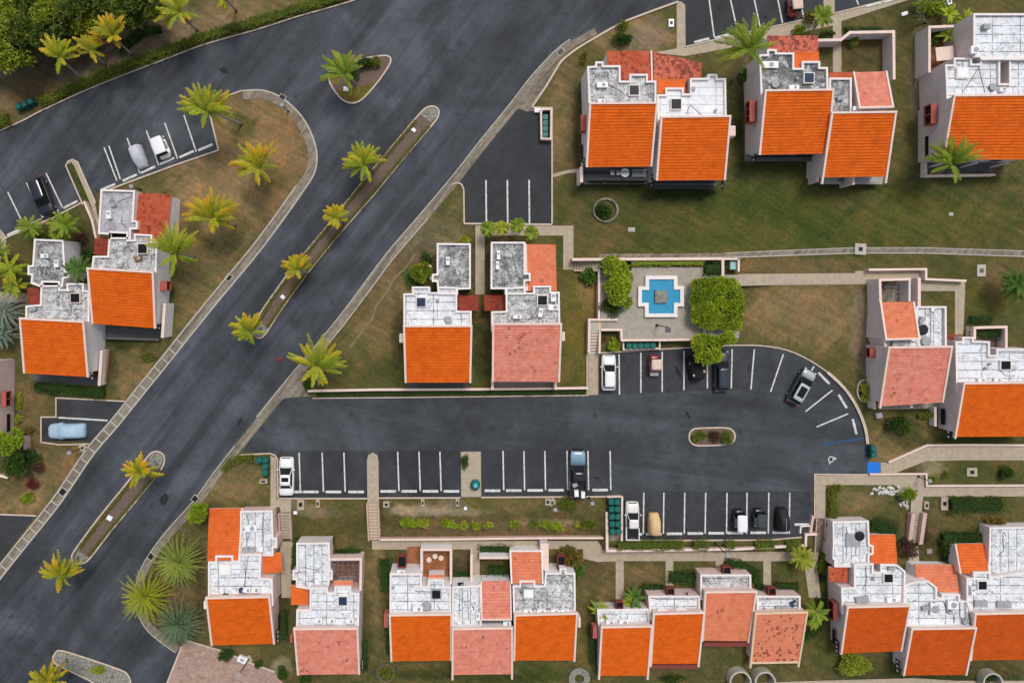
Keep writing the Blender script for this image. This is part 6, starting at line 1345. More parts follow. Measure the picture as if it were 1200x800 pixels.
for (x, y, rx, ry, mt, lb) in ((474, 612, 8, 6, 'tree', 'green bush at the left end of the planted bank'), (484, 612, 8, 6, 'tree_lime', 'lime bush second from the left on the bank'), (496, 612, 8.5, 6, 'lime', 'bright lime bush third from the left on the bank'), (521, 613, 5, 5, 'tree', 'small green bush after the first gap on the bank'), (530, 614, 9, 6, 'tree_lime', 'lime bush right of the first gap on the bank'), (544, 615, 8, 6, 'lime', 'yellow-lime bush in the middle of the bank'), (558, 615, 6, 6, 'tree', 'green bush right of the middle of the bank'), (571, 615, 8, 4, 'lime', 'low yellow bush trailing right of the bank middle'), (602, 615, 7, 5.5, 'tree', 'isolated dark-centred bush on the bank'), (625, 613, 7, 4, 'hedge', 'small flat bush on the right of the bank'), (640, 615, 8, 5.5, 'tree', 'green bush in the right group on the bank'), (653, 616, 9, 6, 'tree_lime', 'lime-edged bush in the right group on the bank'), (676, 614, 4, 4, 'lime', 'tiny yellow bush before the last bush of the bank'), (688, 615, 10, 6.5, 'hedge', 'large dark green bush at the right end of the bank')):
    shrub('bank_bush', x, y, rx, ry, .8, mt, lb, 'bush', BG, int(rx * ry * 6), .19)
GB = 'large-leaved garden plants'
for (c, r, h, mt, lb) in (((1110, 17), 13, 2.5, 'tree_lime', 'bright banana plant left of the white annex at the upper right'), ((1131, 24), 13, 2.6, 'tree_lime', 'banana plant leaning on the white annex at the upper right'), ((1110, 42), 14, 2.2, 'tree_lime', 'banana plant inside the terracotta patio'), ((703, 714), 14, 2.2, 'palm_green', 'banana plant at the corner of the row of four'), ((744, 698), 15, 2.2, 'palm_dark', 'dark heliconia clump by the path of the row of four'), ((737, 705), 10, 2.0, 'palm_green', 'small heliconia beside the darker clump'), ((765, 700), 8, 1.6, 'palm_dark', 'little plant by the second villa of the row of four'), ((952, 726), 11, 1.8, 'palm_green', 'broad-leaved plant in the gap left of the south-east villas')):
    broadleaf(c, r, h, mt, lb, group=GB)
# a clearing of leaf litter is left under the wood; loose stones lie on the bank
# ================================================================ walls, stairs, plaza
def wall(pts, w, z0, z1, label, mat='pinkwall', name='retaining_wall', cat='wall', group=None, cap=True, sm=0, ground=False):
    """masonry wall; surveyed along its top edge"""
    m = MB(); P = smooth_line(pts, sm) if sm else pts; o = W(P[0][0], P[0][1], z0)
    root = empty(name, o, label, cat, group); body = MB()
    Q = [W(x, y, z1) for x, y in P]
    for i, (a, b) in enumerate(zip(Q[:-1], Q[1:])):
        d = (b - a).normalized() * (w * S / 2 - .003 * (i % 2))
        a2, b2 = a - d, b + d
        body.bar((a2.x, a2.y, (z0 + z1) / 2), (b2.x, b2.y, (z0 + z1) / 2), w * S - .003 * (i % 2), z1 - z0 - .002 * (i % 3))
    body.build('masonry', MT[mat], root, o)
    if cap:
        c = MB()
        for i, (a, b) in enumerate(zip(Q[:-1], Q[1:])):
            d = (b - a).normalized() * (w * S / 2 + .02); e = Vector((0, 0, .03 + .003 * (i % 2)))
            c.bar(a - d + e, b + d + e, w * S + .06 - .004 * (i % 2), .07)
        c.build('coping', MT['trim'], root, o)
    return root
PZ = 1.0
# plaza slab with its floor
m = MB(); PLZ = [(703.5, 317), (740, 317), (740, 313), (824, 313), (824, 322), (866, 322), (866, 336), (866, 396.5), (728, 397.5), (728, 386), (704, 386)]
P_ = [W(x, y, PZ) for x, y in PLZ]; m.prism([(q.x, q.y) for q in P_], 0, PZ - .01, top=False); m.poly([(q.x, q.y, PZ) for q in P_])
structure(m.build('plaza', MT['plaza']))
m = MB(); m.poly([W(866, 322, PZ), W(866, 335, PZ), W(912, 334, .05), W(912, 321, .05)]); m.add([W(866, 335, PZ), W(912, 334, .05), W(866, 335, 0), W(866, 335.2, 0)], [(0, 1, 2)]); structure(m.build('ramp', MT['path']))
wall([(672, 304), (760, 303.5), (846, 303)], 2.6, 0, 1.7, 'long pink wall along the north side of the fountain plaza')
wall([(847, 303), (847, 322)], 2.4, 0, 1.7, 'short pink wall closing the planter at the plaza corner', cap=True)
wall([(865.5, 304), (865.5, 317)], 1.8, 0, 1.5, 'short wall beside the teal bin alcove', mat='pinkwall')
wall([(849, 303.5), (865, 303.5)], 1.6, 0, 1.5, 'back wall of the teal bin alcove')
wall([(702, 317), (702, 373)], 2.0, 0, 1.3, 'thin pink wall on the west side of the fountain plaza')
wall([(723, 374.5), (690.5, 374.5), (690, 412)], 2.0, 0, 1.35, 'pink parapet turning round the top of the plaza steps')
wall([(705, 386.3), (728, 386.3), (728.5, 398.5), (780, 398.2), (826, 397.5)], 2.0, 0, 1.35, 'pink parapet along the south edge of the plaza')
wall([(826, 397), (826, 386)], 2, 0, 1.35, 'stub of pink parapet under the clipped tree', cap=True)
wall([(703, 386), (702.5, 413)], 1.8, 0, 1.1, 'pink parapet on the right of the plaza steps')
wall([(362, 458), (440, 456.5), (560, 456), (688, 454.5)], 2.0, 0, .7, 'long low pink wall below the twin villas')
wall([(447, 632), (520, 631.5), (640, 630), (706, 630)], 1.8, TER - .1, -.35, 'long low pink wall at the foot of the planted bank')
wall([(711, 601), (711.5, 645), (790, 644), (865, 643), (944, 638.5)], 2.4, TER - .1, .35, 'pink retaining wall below the southern parking bays')
wall([(944, 638), (944.5, 626), (956, 625.5)], 2.0, TER - .1, .5, 'stepped pink wall at the end of the southern parking bays')
wall([(938, 624), (939, 616.5), (949, 616)], 1.4, 0, .5, 'small white frame wall beside the last bay', mat='trim_white', cap=False); wall([(953, 606), (950, 624)], 2.6, -.2, .6, 'sloping pink pier between the last bay and the steps', cap=False)
wall([(966, 607.5), (966, 646)], 1.4, TER - .1, -.3, 'low wall on the right of the parking steps', cap=False) if False else None
wall([(959, 47.5), (985, 47), (996, 38.5), (1047, 37.5), (1047.5, 92)], 2.6, 0, 2.1, 'pink-grey wall round the square garden at the top', mat='wall_lilac', name='garden_wall')
wall([(1019, 316), (1085, 315.3), (1085, 327), (1131, 329)], 2.0, 0, .9, 'white-topped wall along the path to the spotted pink roof', mat='wall_lilac', name='garden_wall')
wall([(1042, 541), (1086, 521.5), (1130, 521), (1215, 521.5)], 1.4, 0, .3, 'low wall on the upper side of the eastern path'); wall([(1020, 555.4), (1085.5, 555), (1086, 569), (1215, 568.5)], 1.4, 0, .35, 'low pink kerb wall stepping along the lower eastern path')
wall([(99, 237), (108, 258), (113, 281)], 2.0, 0, .9, 'slim pink wall beside the ramp to the western villas'); wall([(29, 512), (30, 527)], 3.4, 0, .8, 'short pink garden wall by the dark tree'); wall([(-20, 556), (0, 557), (8, 559)], 2.4, 0, .6, 'white-topped wall stub on the left edge')
wall([(546, 264.8), (546, 264.9)], .1, 0, .05, 'x', cap=False) if False else None
def ringwall(x, y, r, w, h, label, mat='cobble', z0=0, a0=0, a1=360, cat='planter', name='stone_ring', sq=1.0):
    pts = [(x + r * math.cos(math.radians(a)), y + sq * r * math.sin(math.radians(a))) for a in range(a0, a1 + 1, 15)]
    m = MB(); 
    for i in range(len(pts) - 1):
        a, b = W(*pts[i], z0 + h), W(*pts[i + 1], z0 + h); d = (b - a).normalized() * .03
        m.bar((a.x - d.x, a.y - d.y, z0 + h / 2), (b.x + d.x, b.y + d.y, z0 + h / 2), w * S, h - .004 * (i % 2))
    o = m.build(name, MT[mat], None, W(x, y, z0)); tag(o, label, cat)
ringwall(710, 246, 14, 2.4, .3, 'grey stone ring round a shrub on the north lawn', 'gutter', sq=.95); ringwall(1013, 458, 8, 1.4, .25, 'thin stone edging round the yellow-green shrub by the curved kerb', 'gutterlight', sq=1.6)
ringwall(868, 799, 12, 1.8, 1.3, 'tall round concrete tub at the bottom edge, left of two', 'gutterlight', TER, name='concrete_tub'); ringwall(897, 799, 11.5, 1.8, 1.3, 'tall round concrete tub at the bottom edge, right of two', 'gutterlight', TER, name='concrete_tub'); ringwall(1164, 800, 11, 1.8, 1.2, 'round concrete tub in the lower right corner', 'gutterlight', TER, name='concrete_tub')
ringwall(679, 795, 9, 7, .3, 'round stone disc at the bottom edge between two villa rows', 'cobble', TER, name='stone_disc'); ringwall(452, 788, 10, 1.5, .3, 'ring of stones at the bottom edge below the orange roof', 'soil', TER)
def stairs(a, b, wd, za, zb, n, label, mat='path', side=True, sidew=1.4, sideh=.5, z_in=.0, nosing='gutter', smat='pinkwall'):
    A, B = W(*a, za), W(*b, zb); o = Vector((A.x, A.y, min(za, zb))); root = empty('stairway', o, label, 'stairs', None)
    f = Vector((B.x - A.x, B.y - A.y, 0)); L = f.length; f.normalize(); s = Vector((-f.y, f.x, 0)); hw = wd * S / 2; bot = min(za, zb) - .3
    m = MB(); g = MB(); ang = math.atan2(f.y, f.x)
    for i in range(n):
        z = za + (zb - za) * (i + .5) / n; c = Vector((A.x, A.y, 0)) + f * (L * (i + .5) / n)
        m.box((c.x, c.y, (z + bot) / 2), (L / n - .002, hw * 2, z - bot), ang)
        e = c + f * (L / n * .5 - .06) * (1 if zb < za else -1); g.box((e.x, e.y, z + .004), (.09, hw * 2 - .02, .012), ang)
    m.build('steps', MT[mat], root, o); g.build('nosing', MT[nosing], root, o)
    if side:
        for sg in (-1, 1):
            w_ = MB(); p0, p1 = A + s * sg * (hw + sidew * S / 2 + .01), B + s * sg * (hw + sidew * S / 2 + .01)
            t = s * sidew * S / 2
            vs = [p0 - t, p0 + t, p1 + t, p1 - t]; top = [v + Vector((0, 0, sideh)) for v in vs]; bo = [Vector((v.x, v.y, bot)) for v in vs]
            w_.add(bo + top, [(4, 5, 6, 7), (0, 1, 5, 4), (1, 2, 6, 5), (2, 3, 7, 6), (3, 0, 4, 7)]); w_.build('side_wall', MT[smat], root, o, recalc=True)
stairs((334, 601), (336, 631), 11.5, .0, TER, 9, 'brown steps running down beside the orange-roofed villa by the white car'); stairs((437, 588), (439, 632), 11.5, .0, TER, 12, 'steps with yellowed edges running down from the rounded concrete tongue', nosing='trim_yellow')
stairs((696, 386), (696, 414), 10.5, 1.0, .05, 8, 'steps from the plaza down to the parking court walk', side=False, nosing='trim_white'); stairs((704, 311), (672, 311), 11, 1.0, .1, 9, 'steps climbing to the plaza beside the long pink wall', side=True, sidew=1.2, sideh=.25)
stairs((961, 607), (959, 646), 9.5, .0, TER, 11, 'grey steps at the right end of the southern retaining wall', 'gutter', side=True, sidew=1.0, sideh=.3); stairs((1074, 600), (1069, 636), 9, .0, TER, 11, 'pink-walled steps beside the white stones', side=True, sidew=4.5, sideh=.6)
m = MB(); sheet(m, [(690, 374), (703, 374), (703, 387), (690, 387)], PZ + .004) ; m.f and structure(m.build('stair_landing', MT['gutterlight']))
m = MB(); sheet(m, [(701.5, 374.5), (704, 374.5), (704, 386), (701.5, 386)], PZ + .012); structure(m.build('yellow_threshold', MT['trim_yellow']))
for pts, lb in (([(590, 565)], ''),): pass
# fountain
fo = W(773, 347, PZ); ft = empty('fountain', fo, 'cross-shaped fountain pool with blue water and a stone block in the middle', 'fountain')
X = [(756.5, 323), (794, 323), (794, 335), (801.5, 335), (801.5, 359), (794, 359), (794, 371.5), (756, 371.5), (756, 359), (748, 359), (748, 335.5), (756.5, 335.5)]
zt = PZ + .45
O = ccw([Vector((q.x, q.y)) for q in (W(x, y, zt) for x, y in X)]); I = inset(O, .46); n = len(O); m = MB()
m.add([(q.x, q.y, zt) for q in O] + [(q.x, q.y, zt) for q in I] + [(q.x, q.y, PZ) for q in I] + [(q.x, q.y, PZ) for q in O], [t for i in range(n) for j in ((i + 1) % n,) for t in ((i, j, n + j, n + i), (n + i, n + j, 2 * n + j, 2 * n + i), (3 * n + i, 3 * n + j, j, i))]); m.build('basin_wall', MT['trim_white'], ft, fo)
m = MB(); m.poly([(q.x, q.y, PZ + .2) for q in inset(O, .45)]); m.build('water', MT['pool'], ft, fo)
m = MB(); c = W(775, 347.5, PZ + .6); m.box((c.x, c.y, PZ + .32), (1.5, 1.55, .56)); m.box((c.x, c.y, PZ + .63), (1.2, 1.25, .06)); m.cyl((c.x, c.y, PZ + .66), .08, .2, 8); m.build('stone_block', MT['cobble'], ft, fo)

# ================================================================ vehicles
def ring(x, w, zb, zt, nz=.0):
    c = min(.16, (zt - zb) * .3)
    return [Vector((x, y, z)) for y, z in ((-w * .9, zb), (-w, zb + c), (-w, (zb + zt) * .55), (-w * .965, zt - c), (-w * .86, zt - .02), (-w * .45, zt + .02), (w * .45, zt + .02), (w * .86, zt - .02), (w * .965, zt - c), (w, (zb + zt) * .55), (w, zb + c), (w * .9, zb))]
PAINTS = {}
def carpaint(n, c):
    if n not in PAINTS: PAINTS[n] = paint('paint_' + n, c, .3, .05, .8, 0.0, .5, .8)
    return PAINTS[n]
def wheel(root, x, y, r=.34, w=.22, name='wheel'):
    m = MB(); n = 18
    for sg, rr in ((0, 0),): pass
    vs = []
    for yy, rr in ((-w / 2, r * .82), (-w / 2 * .8, r), (w / 2 * .8, r), (w / 2, r * .82)):
        for k in range(n): a = 6.28318 * k / n; vs.append((x + rr * math.cos(a), y + yy, r + rr * math.sin(a)))
    m.add(vs, [(i * n + k, i * n + (k + 1) % n, (i + 1) * n + (k + 1) % n, (i + 1) * n + k) for i in range(3) for k in range(n)], None, True)
    m.add(vs[:n], [tuple(range(n))[::-1]]); m.add(vs[3 * n:], [tuple(range(n))])
    t = m.build(name, MT['black'], root, (0, 0, 0))
    g = MB(); sg = 1 if y > 0 else -1; vs = [(x, y + sg * (w / 2 + .01), r)]
    for k in range(10):
        a = 6.28318 * k / 10; rr = r * (.58 if k % 2 else .5); vs.append((x + rr * math.cos(a), y + sg * (w / 2 + .012), r + rr * math.sin(a)))
    g.add(vs, [(0, 1 + k, 1 + (k + 1) % 10) for k in range(10)]); g.build('rim', MT['grey'], t, (0, 0, 0))
def place(label, cat, name, c, ang_px, group=None, z=0.015, h=.8):
    """root at the vehicle's middle; ang_px is the survey direction of its front"""
    p = W(c[0], c[1], h); return empty(name, (p.x, p.y, z), label, cat, group, math.atan2(-ang_px[1], ang_px[0]))
def car(c, d, L, Wd, col, colname, label, kind='suv', cat='car', name='parked_car', sunroof=False, roofcol=None, bedload=False, hoodcol=None, group='vehicles parked in the bays'):
    r = place(label, cat, name, c, d, group); P = carpaint(colname, col); l = L / 2; w = Wd / 2
    if kind == 'pickup':
        hood, ct, cr, cb, roof = .95, 1.12, .35, -.75, 1.72
        S_ = [(l, .70 * w, .35, .72), (l - .08, .88 * w, .28, .95), (l - .5, .97 * w, .25, 1.08), (ct + .05, w, .25, 1.14), (cb - .05, w, .25, 1.12), (cb - .1, w, .25, .6), (-l + .1, w, .28, .6), (-l, .95 * w, .35, .58)]
        top = 1.12; roof = 1.74; bx0, bx1, tx0, tx1 = ct, cb, .4, cb + .12
    else:
        ct = l - 1.28; top = .98
        roof = 1.62 if kind == 'suv' else 1.45
        tail = -l + (.32 if kind == 'suv' else .95)
        S_ = [(l, .66 * w, .36, .62), (l - .1, .86 * w, .26, .82), (l - .45, .97 * w, .22, .92), (ct, w, .22, 1.0), (0, w, .22, 1.0), (-l + .5, .99 * w, .22, 1.0), (-l + .1, .9 * w, .26, .92), (-l, .74 * w, .36, .74)]
        bx0, bx1, tx0, tx1 = ct, tail, ct - .85, tail + (.3 if kind == 'suv' else .55)
    m = MB(); m.loft([ring(*s) for s in S_]); m.build('body', P, r, (0, 0, 0), recalc=True)
    bw, tw = w * .87, w * .68
    B = [Vector((bx0, -bw, top)), Vector((bx0, bw, top)), Vector((bx1, bw * .97, top)), Vector((bx1, -bw * .97, top))]; T = [Vector((tx0, -tw, roof - .03)), Vector((tx0, tw, roof - .03)), Vector((tx1, tw * .98, roof - .05)), Vector((tx1, -tw * .98, roof - .05))]
    m = MB(); m.add(B + T, [(0, 1, 5, 4), (1, 2, 6, 5), (2, 3, 7, 6), (3, 0, 4, 7)]); m.build('cabin', P, r, (0, 0, 0), recalc=True)
    PR = carpaint(roofcol[0], roofcol[1]) if roofcol else P
    m = MB(); m.loft([[Vector((x, y * tw * k, roof + z)) for y, z in ((-1, -.06), (-.92, 0), (-.4, .03), (.4, .03), (.92, 0), (1, -.06))] for x, k in ((tx0 + .05, .97), (tx0 - .25, 1.03), ((tx0 + tx1) / 2, 1.05), (tx1 + .2, 1.02), (tx1 - .05, .95))]); m.build('roof', PR, r, (0, 0, 0), recalc=True)
    if hoodcol:
        g = MB(); g.loft([[Vector((x, y * w * k, z + dz)) for y, dz in ((-.93, -.07), (-.84, .015), (-.4, .04), (.4, .04), (.84, .015), (.93, -.07))] for x, k, z in ((l - .12, .86, S_[1][3]), (l - .5, .98, S_[2][3]), (ct + .08, 1.0, top))]); g.build('bonnet', carpaint(*hoodcol), r, (0, 0, 0), recalc=True)
    gp = MB(); hz = S_[2][3] + .035
    gp.bar((ct + .04, -w * .8, top + .045), (ct + .04, w * .8, top + .045), .035, .02)
    for sg in (-1, 1): gp.bar((ct + .06, sg * w * .8, top + .03), (l - .3, sg * w * .74, S_[1][3] + .06), .025, .02)
    gp.bar((l - .12, -w * .6, S_[1][3] - .01), (l - .12, w * .6, S_[1][3] - .01), .1, .12)
    gp.build('panel_gap', MT['black'], r, (0, 0, 0))
    def pane(nm, q, ins=.1, out=.015):
        c0 = sum(q, Vector()) / 4; nrm = (q[1] - q[0]).cross(q[3] - q[0]).normalized()
        if nrm.dot(c0 - Vector((0, 0, 1))) < 0: nrm = -nrm
        q2 = [v.lerp(c0, ins) + nrm * out for v in q]; g = MB(); g.add(q2, [(0, 1, 2, 3)]); g.build(nm, MT['glass'], r, (0, 0, 0))
    pane('windscreen', [B[0], B[1], T[1], T[0]], .08); pane('rear_window', [B[2], B[3], T[3], T[2]], .14); pane('side_window', [B[1], B[2], T[2], T[1]], .12); pane('side_window', [B[3], B[0], T[0], T[3]], .12)
    if sunroof:
        g = MB(); x0, x1 = tx0 - .3, tx1 + .45; g.box(((x0 + x1) / 2, 0, roof + .035), (x0 - x1, tw * 1.35, .02)); g.build('sunroof', MT['glass'], r, (0, 0, 0))
    for sg in (-1, 1):
        g = MB(); g.box((l - .16, sg * w * .68, .72), (.22, w * .32, .14)); g.build('headlight', MT['white'], r, (0, 0, 0))
        g = MB(); g.box((-l + .1, sg * w * .72, .8), (.14, w * .28, .16)); g.build('tail_light', MT['redframe'], r, (0, 0, 0))
        g = MB(); g.box((bx0 - .25, sg * (w + .09), top + .05), (.12, .2, .14)); g.build('mirror', P, r, (0, 0, 0))
        for x in (l - .85, -l + .85): wheel(r, x, sg * (w - .1))
    if kind == 'pickup':
        b = MB(); x0, x1 = cb - .08, -l + .02; zt = 1.08
        for sg in (-1, 1): b.box(((x0 + x1) / 2, sg * (w - .07), (.5 + zt) / 2), (x0 - x1, .12, zt - .5))
        b.box((x1 + .05, 0, (.5 + zt) / 2), (.1, 2 * w - .3, zt - .52)); b.build('bed_side', P, r, (0, 0, 0))
        f = MB(); f.box(((x0 + x1) / 2, 0, .64), (x0 - x1 - .1, 2 * w - .28, .06)); f.build('bed_floor', MT['black'], r, (0, 0, 0))
    return r
car((48.5, 230), (15, 40), 5.2, 2.0, (.006, .008, .014), 'black', 'black station wagon parked nose-down beside the garden palms in the western bays', 'suv')
car((335.5, 558), (0, -1), 4.9, 1.92, (.80, .80, .80), 'white', 'white car with dark sunroof beside the steps at the left end of the court', 'sedan', sunroof=True)
car((713.5, 436.5), (0, -1), 4.6, 1.86, (.80, .80, .80), 'white', 'white hatchback parked below the plaza steps', 'suv')
pk = car((677, 555), (0, -1), 6.2, 2.1, (.006, .008, .014), 'black', 'black pickup with blue bonnet and a loaded bed in the lower row', 'pickup', 'pickup truck', 'pickup_truck', hoodcol=('steel_blue', (.20, .33, .42)))
car((741, 610), (0, -1), 4.9, 1.75, (.72, .69, .66), 'offwhite', 'off-white pickup with empty black bed beside the green bins', 'pickup', 'pickup truck', 'pickup_truck')
car((846, 435), (0, -1), 5.2, 1.9, (.014, .022, .036), 'navy', 'dark navy pickup half hidden by the light green tree', 'suv', sunroof=False)
car((939.5, 453), (24, -42), 4.9, 1.95, (.03, .033, .038), 'graphite', 'silver-grey off-road car with dark sides and roof panel in the curved bays', 'suv', sunroof=True, roofcol=('silver', (.40, .43, .47)), hoodcol=('silver', (.40, .43, .47)))
# load in the blue pickup's bed: separate things
def px_box(name, x, y, z, d, mat, label, cat, rz=0.0):
    p = W(x, y, z); m = MB(); m.box((0, 0, d[2] / 2), d, rz, .94); m.box((0, 0, d[2] + .015), (d[0] * .8, d[1] * .8, .05), rz); o = m.build(name, MT[mat], None, (0, 0, 0)); o.location = p; return tag(o, label, cat)
px_box('cooler_box', 675, 577, .68, (.55, .85, .45), 'white', 'white cooler box at the left rear of the blue-bonneted pickup bed', 'box', .05); px_box('storage_bin', 682.8, 579, .68, (.5, .9, .4), 'white', 'white bin at the right rear of the blue-bonneted pickup bed', 'box'); px_box('cargo_bag', 673.5, 567.5, .68, (.65, .5, .3), 'grey', 'grey bundle at the front of the blue-bonneted pickup bed', 'bag', .4)

def covered(c, d, L, Wd, Ht, mat, label, name, prof, cat='covered car', group='vehicles parked in the bays', jit=.02):
    r = place(label, cat, name, c, d, group, h=.6); rnd = random.Random(int(c[0])); rings = []
    for u, kw, kh in prof:
        x = L * (.5 - u); w = Wd / 2 * kw; h = Ht * kh; q = []
        for k in range(15):
            a = math.pi * k / 14; cx = math.cos(a); sy = math.sin(a)
            q.append(Vector((x + rnd.uniform(-jit, jit), w * (abs(cx) ** .55) * (1 if cx >= 0 else -1) * (1.03 - .15 * sy), .05 + h * (sy ** .5) + rnd.uniform(-jit, jit) * .5)))
        rings.append(q)
    m = MB(); m.loft(rings); m.build('cover', mat, r, (0, 0, 0), recalc=True)
    for x in (L * .3, -L * .3):
        for sg in (-1, 1): wheel(r, x, sg * Wd * .4, .26, .16)
    return r
SEDAN = [(0, .55, .32), (.04, .85, .5), (.12, .97, .58), (.25, 1, .62), (.33, 1.08, .68), (.37, 1.1, .78), (.42, .95, .93), (.52, .93, 1), (.7, .93, .99), (.82, .94, .92), (.9, .93, .7), (.96, .9, .62), (1, .75, .5)]
CART = [(0, .6, .42), (.05, .82, .55), (.2, .92, .68), (.34, .98, .97), (.6, 1, 1), (.9, .98, .98), (.97, .93, .86), (1, .85, .7)]
covered((78, 505), (-1, 0.02), 4.75, 2.0, 1.5, paint('pale_blue_cover', (.36, .49, .60), .75, .12, 1.5, bump=.3), 'car under a pale blue cover in the small roadside bay', 'covered_car', SEDAN)
covered((163, 184), (7, 18), 2.9, 1.65, 1.65, paint('silver_cover', (.50, .51, .57), .6, .14, 2.0, bump=.3), 'golf cart under a silver-grey cover in the western bays', 'covered_cart', CART, 'golf cart')
covered((766.5, 613), (0, -1), 2.7, 1.55, 1.7, paint('beige_cover', (.62, .43, .22), .7, .1, 1.5, bump=.3), 'golf cart under a beige cover next to the off-white pickup', 'covered_cart', CART, 'golf cart')
covered((916.5, 608), (0, -1), 2.8, 1.6, 1.7, paint('black_cover', (.012, .013, .015), .6, .2, 1.5, bump=.3), 'golf cart under a black cover with a grey seam, last in the southern bays', 'covered_cart', CART, 'golf cart')
r = covered((815, 431), (-.2, -1), 3.0, 1.9, 1.6, paint('tarp_black', (.010, .010, .011), .7, .2, 1.5, bump=.4), 'vehicle under a black tarpaulin with yellow patches below the light green tree', 'covered_cart', CART, 'golf cart', jit=.05)
for (x, y, z, mt) in ((.7, .62, 1.0, 'trim_yellow'), (-.75, .58, 1.45, 'trim_yellow'), (-.5, -.72, 1.4, 'trim_yellow'), (.72, -.6, 1.1, 'trim_yellow')):
    m = MB(); m.loft([[Vector((x + .2 * math.cos(a * .785) * k, y + .22 * math.sin(a * .785) * k, z + zz)) for a in range(8)] for k, zz in ((1, 0), (.8, .06), (.2, .09))]); m.build('yellow_patch', MT[mt], r, (0, 0, 0))
m = MB(); m.box((-.35, 0, 1.78), (1.6, .05, .05)); q = [o for o in bpy.data.objects if o.get('label', '').startswith('golf cart under a black cover')][0]; m.build('cover_seam', MT['grey'], q, (0, 0, 0))
def cart(c, d, body, bodyname, roofm, label, L=2.5, Wd=1.2, group='vehicles parked in the bays', roofL=None):
    r = place(label, 'golf cart', 'golf_cart', c, d, group, h=1.2); P = carpaint(bodyname, body); l = L / 2; w = Wd / 2
    m = MB(); m.loft([ring(l, .7 * w, .3, .62), ring(l - .12, .92 * w, .26, .82), ring(l - .5, w, .24, .95), ring(l - .62, w, .24, .45), ring(.05, w, .24, .42), ring(-.02, w, .24, .72), ring(-l + .55, w, .24, .74), ring(-l + .5, w, .24, .5), ring(-l, .9 * w, .28, .46)]); m.build('body', P, r, (0, 0, 0), recalc=True)
    m = MB(); m.box((-.2, 0, .8), (.5, Wd * .88, .14)); m.box((-.5, 0, 1.02), (.12, Wd * .88, .42)); m.box((-l + .28, 0, .62), (.42, Wd * .85, .14)); m.build('seat', MT['grey'], r, (0, 0, 0))
    RL = roofL or L * .68; m = MB(); x0 = l - .42
    m.loft([[Vector((x, y * w * k, 1.86 + z)) for y, z in ((-1, -.05), (-.96, 0), (-.5, .05), (.5, .05), (.96, 0), (1, -.05))] for x, k in ((x0, .9), (x0 - .1, 1.02), (x0 - RL / 2, 1.04), (x0 - RL + .1, 1.02), (x0 - RL, .9))]); m.build('roof', roofm, r, (0, 0, 0), recalc=True)
    for x in (x0 - .08, x0 - RL + .12):
        for sg in (-1, 1): m = MB(); m.bar((x + (.2 if x > 0 else 0), sg * w * .88, .8), (x, sg * w * .88, 1.84), .05); m.build('post', MT['black'], r, (0, 0, 0))
    m = MB(); m.add([(x0 + .06, -w * .85, .95), (x0 + .06, w * .85, .95), (x0 - .1, w * .85, 1.8), (x0 - .1, -w * .85, 1.8)], [(0, 1, 2, 3)]); m.build('windscreen', MT['glass'], r, (0, 0, 0))
    m = MB(); m.tube([(.25 + .0, .25, 1.0), (.55, .25, .8)], .025, 6); m.build('steering_column', MT['black'], r, (0, 0, 0))
    for x in (l - .45, -l + .4):
        for sg in (-1, 1): wheel(r, x, sg * (w - .06), .25, .18)
    return r
RW = carpaint('white', (.80, .80, .80)); RB = paint('beige_roof', (.62, .50, .40), .6, .1); RK = paint('charcoal_roof', (.05, .053, .065), .5, .1)
cart((187.5, 172), (7, 18), (.75, .75, .74), 'offwhite', RW, 'white golf cart with a white roof, uncovered, in the western bays', 2.9, 1.5, roofL=2.15)
cart((768, 429), (0, -1), (.30, .02, .018), 'red', RB, 'red golf cart with beige roof and grey rear seat below the plaza', 2.7, 1.25, roofL=1.3)
cart((868, 609), (0, -1), (.02, .02, .02), 'black', RW, 'black golf cart with a bright white roof in the southern bays', 2.4, 1.25, roofL=2.1)
cart((891, 608), (0, -1), (.02, .02, .02), 'black', RK, 'black golf cart with charcoal roof between the white-roofed and the covered one', 2.4, 1.25, roofL=1.6)
cart((932, 5), (.1, 1), (.35, .02, .03), 'red2', RB, 'red golf cart with cream roof at the top edge', 2.6, 1.3, roofL=1.9)

# ================================================================ wheel stops
def stop_proto():
    m = MB(); m.loft([[Vector((x, y * k, z)) for y, z in ((-.17, 0), (-.16, .09), (-.11, .14), (.11, .14), (.16, .09), (.17, 0))] for x, k in ((-1.0, .8), (-.97, 1), (.97, 1), (1.0, .8))], smooth=False)
    return m.build('wheel_stop', MT['white_line'], None, None, recalc=True)
STOPS = []
ORD = ['first', 'second', 'third', 'fourth', 'fifth', 'sixth', 'seventh', 'eighth', 'ninth', 'tenth', 'eleventh', 'twelfth', 'thirteenth', 'fourteenth']
row = [(17.5, 272, -.36), (41, 261, -.43), (60.5, 250.5, -.43), (83, 240, -.43), (127, 219.5, -.35), (152.5, 208.5, -.37), (174, 199, -.37), (196, 189, -.37), (219, 181, -.37), (241, 173, -.35)]
for i, (x, y, a) in enumerate(row): STOPS.append((x, y, -a * .9 + .08, f'white wheel stop, {ORD[i]} from the left in the western bays', 'wheel stops of the western bays'))
for i, x in enumerate((345.5, 364.5, 391, 417.5)): STOPS.append((x, 576, 0, f'white wheel stop, {ORD[i]} from the left between the white car and the concrete tongue', 'wheel stops of the middle row'))
for i, x in enumerate((455, 479.5, 504.5, 529)): STOPS.append((x, 575.3, 0, f'white wheel stop, {ORD[i]} from the concrete tongue towards the planted pad', 'wheel stops of the middle row'))
for i, x in enumerate((577, 602, 627, 651.5, 703)): STOPS.append((x, 574.6 - i * .2, 0, f'white wheel stop, {ORD[i]} to the right of the planted pad', 'wheel stops of the middle row'))
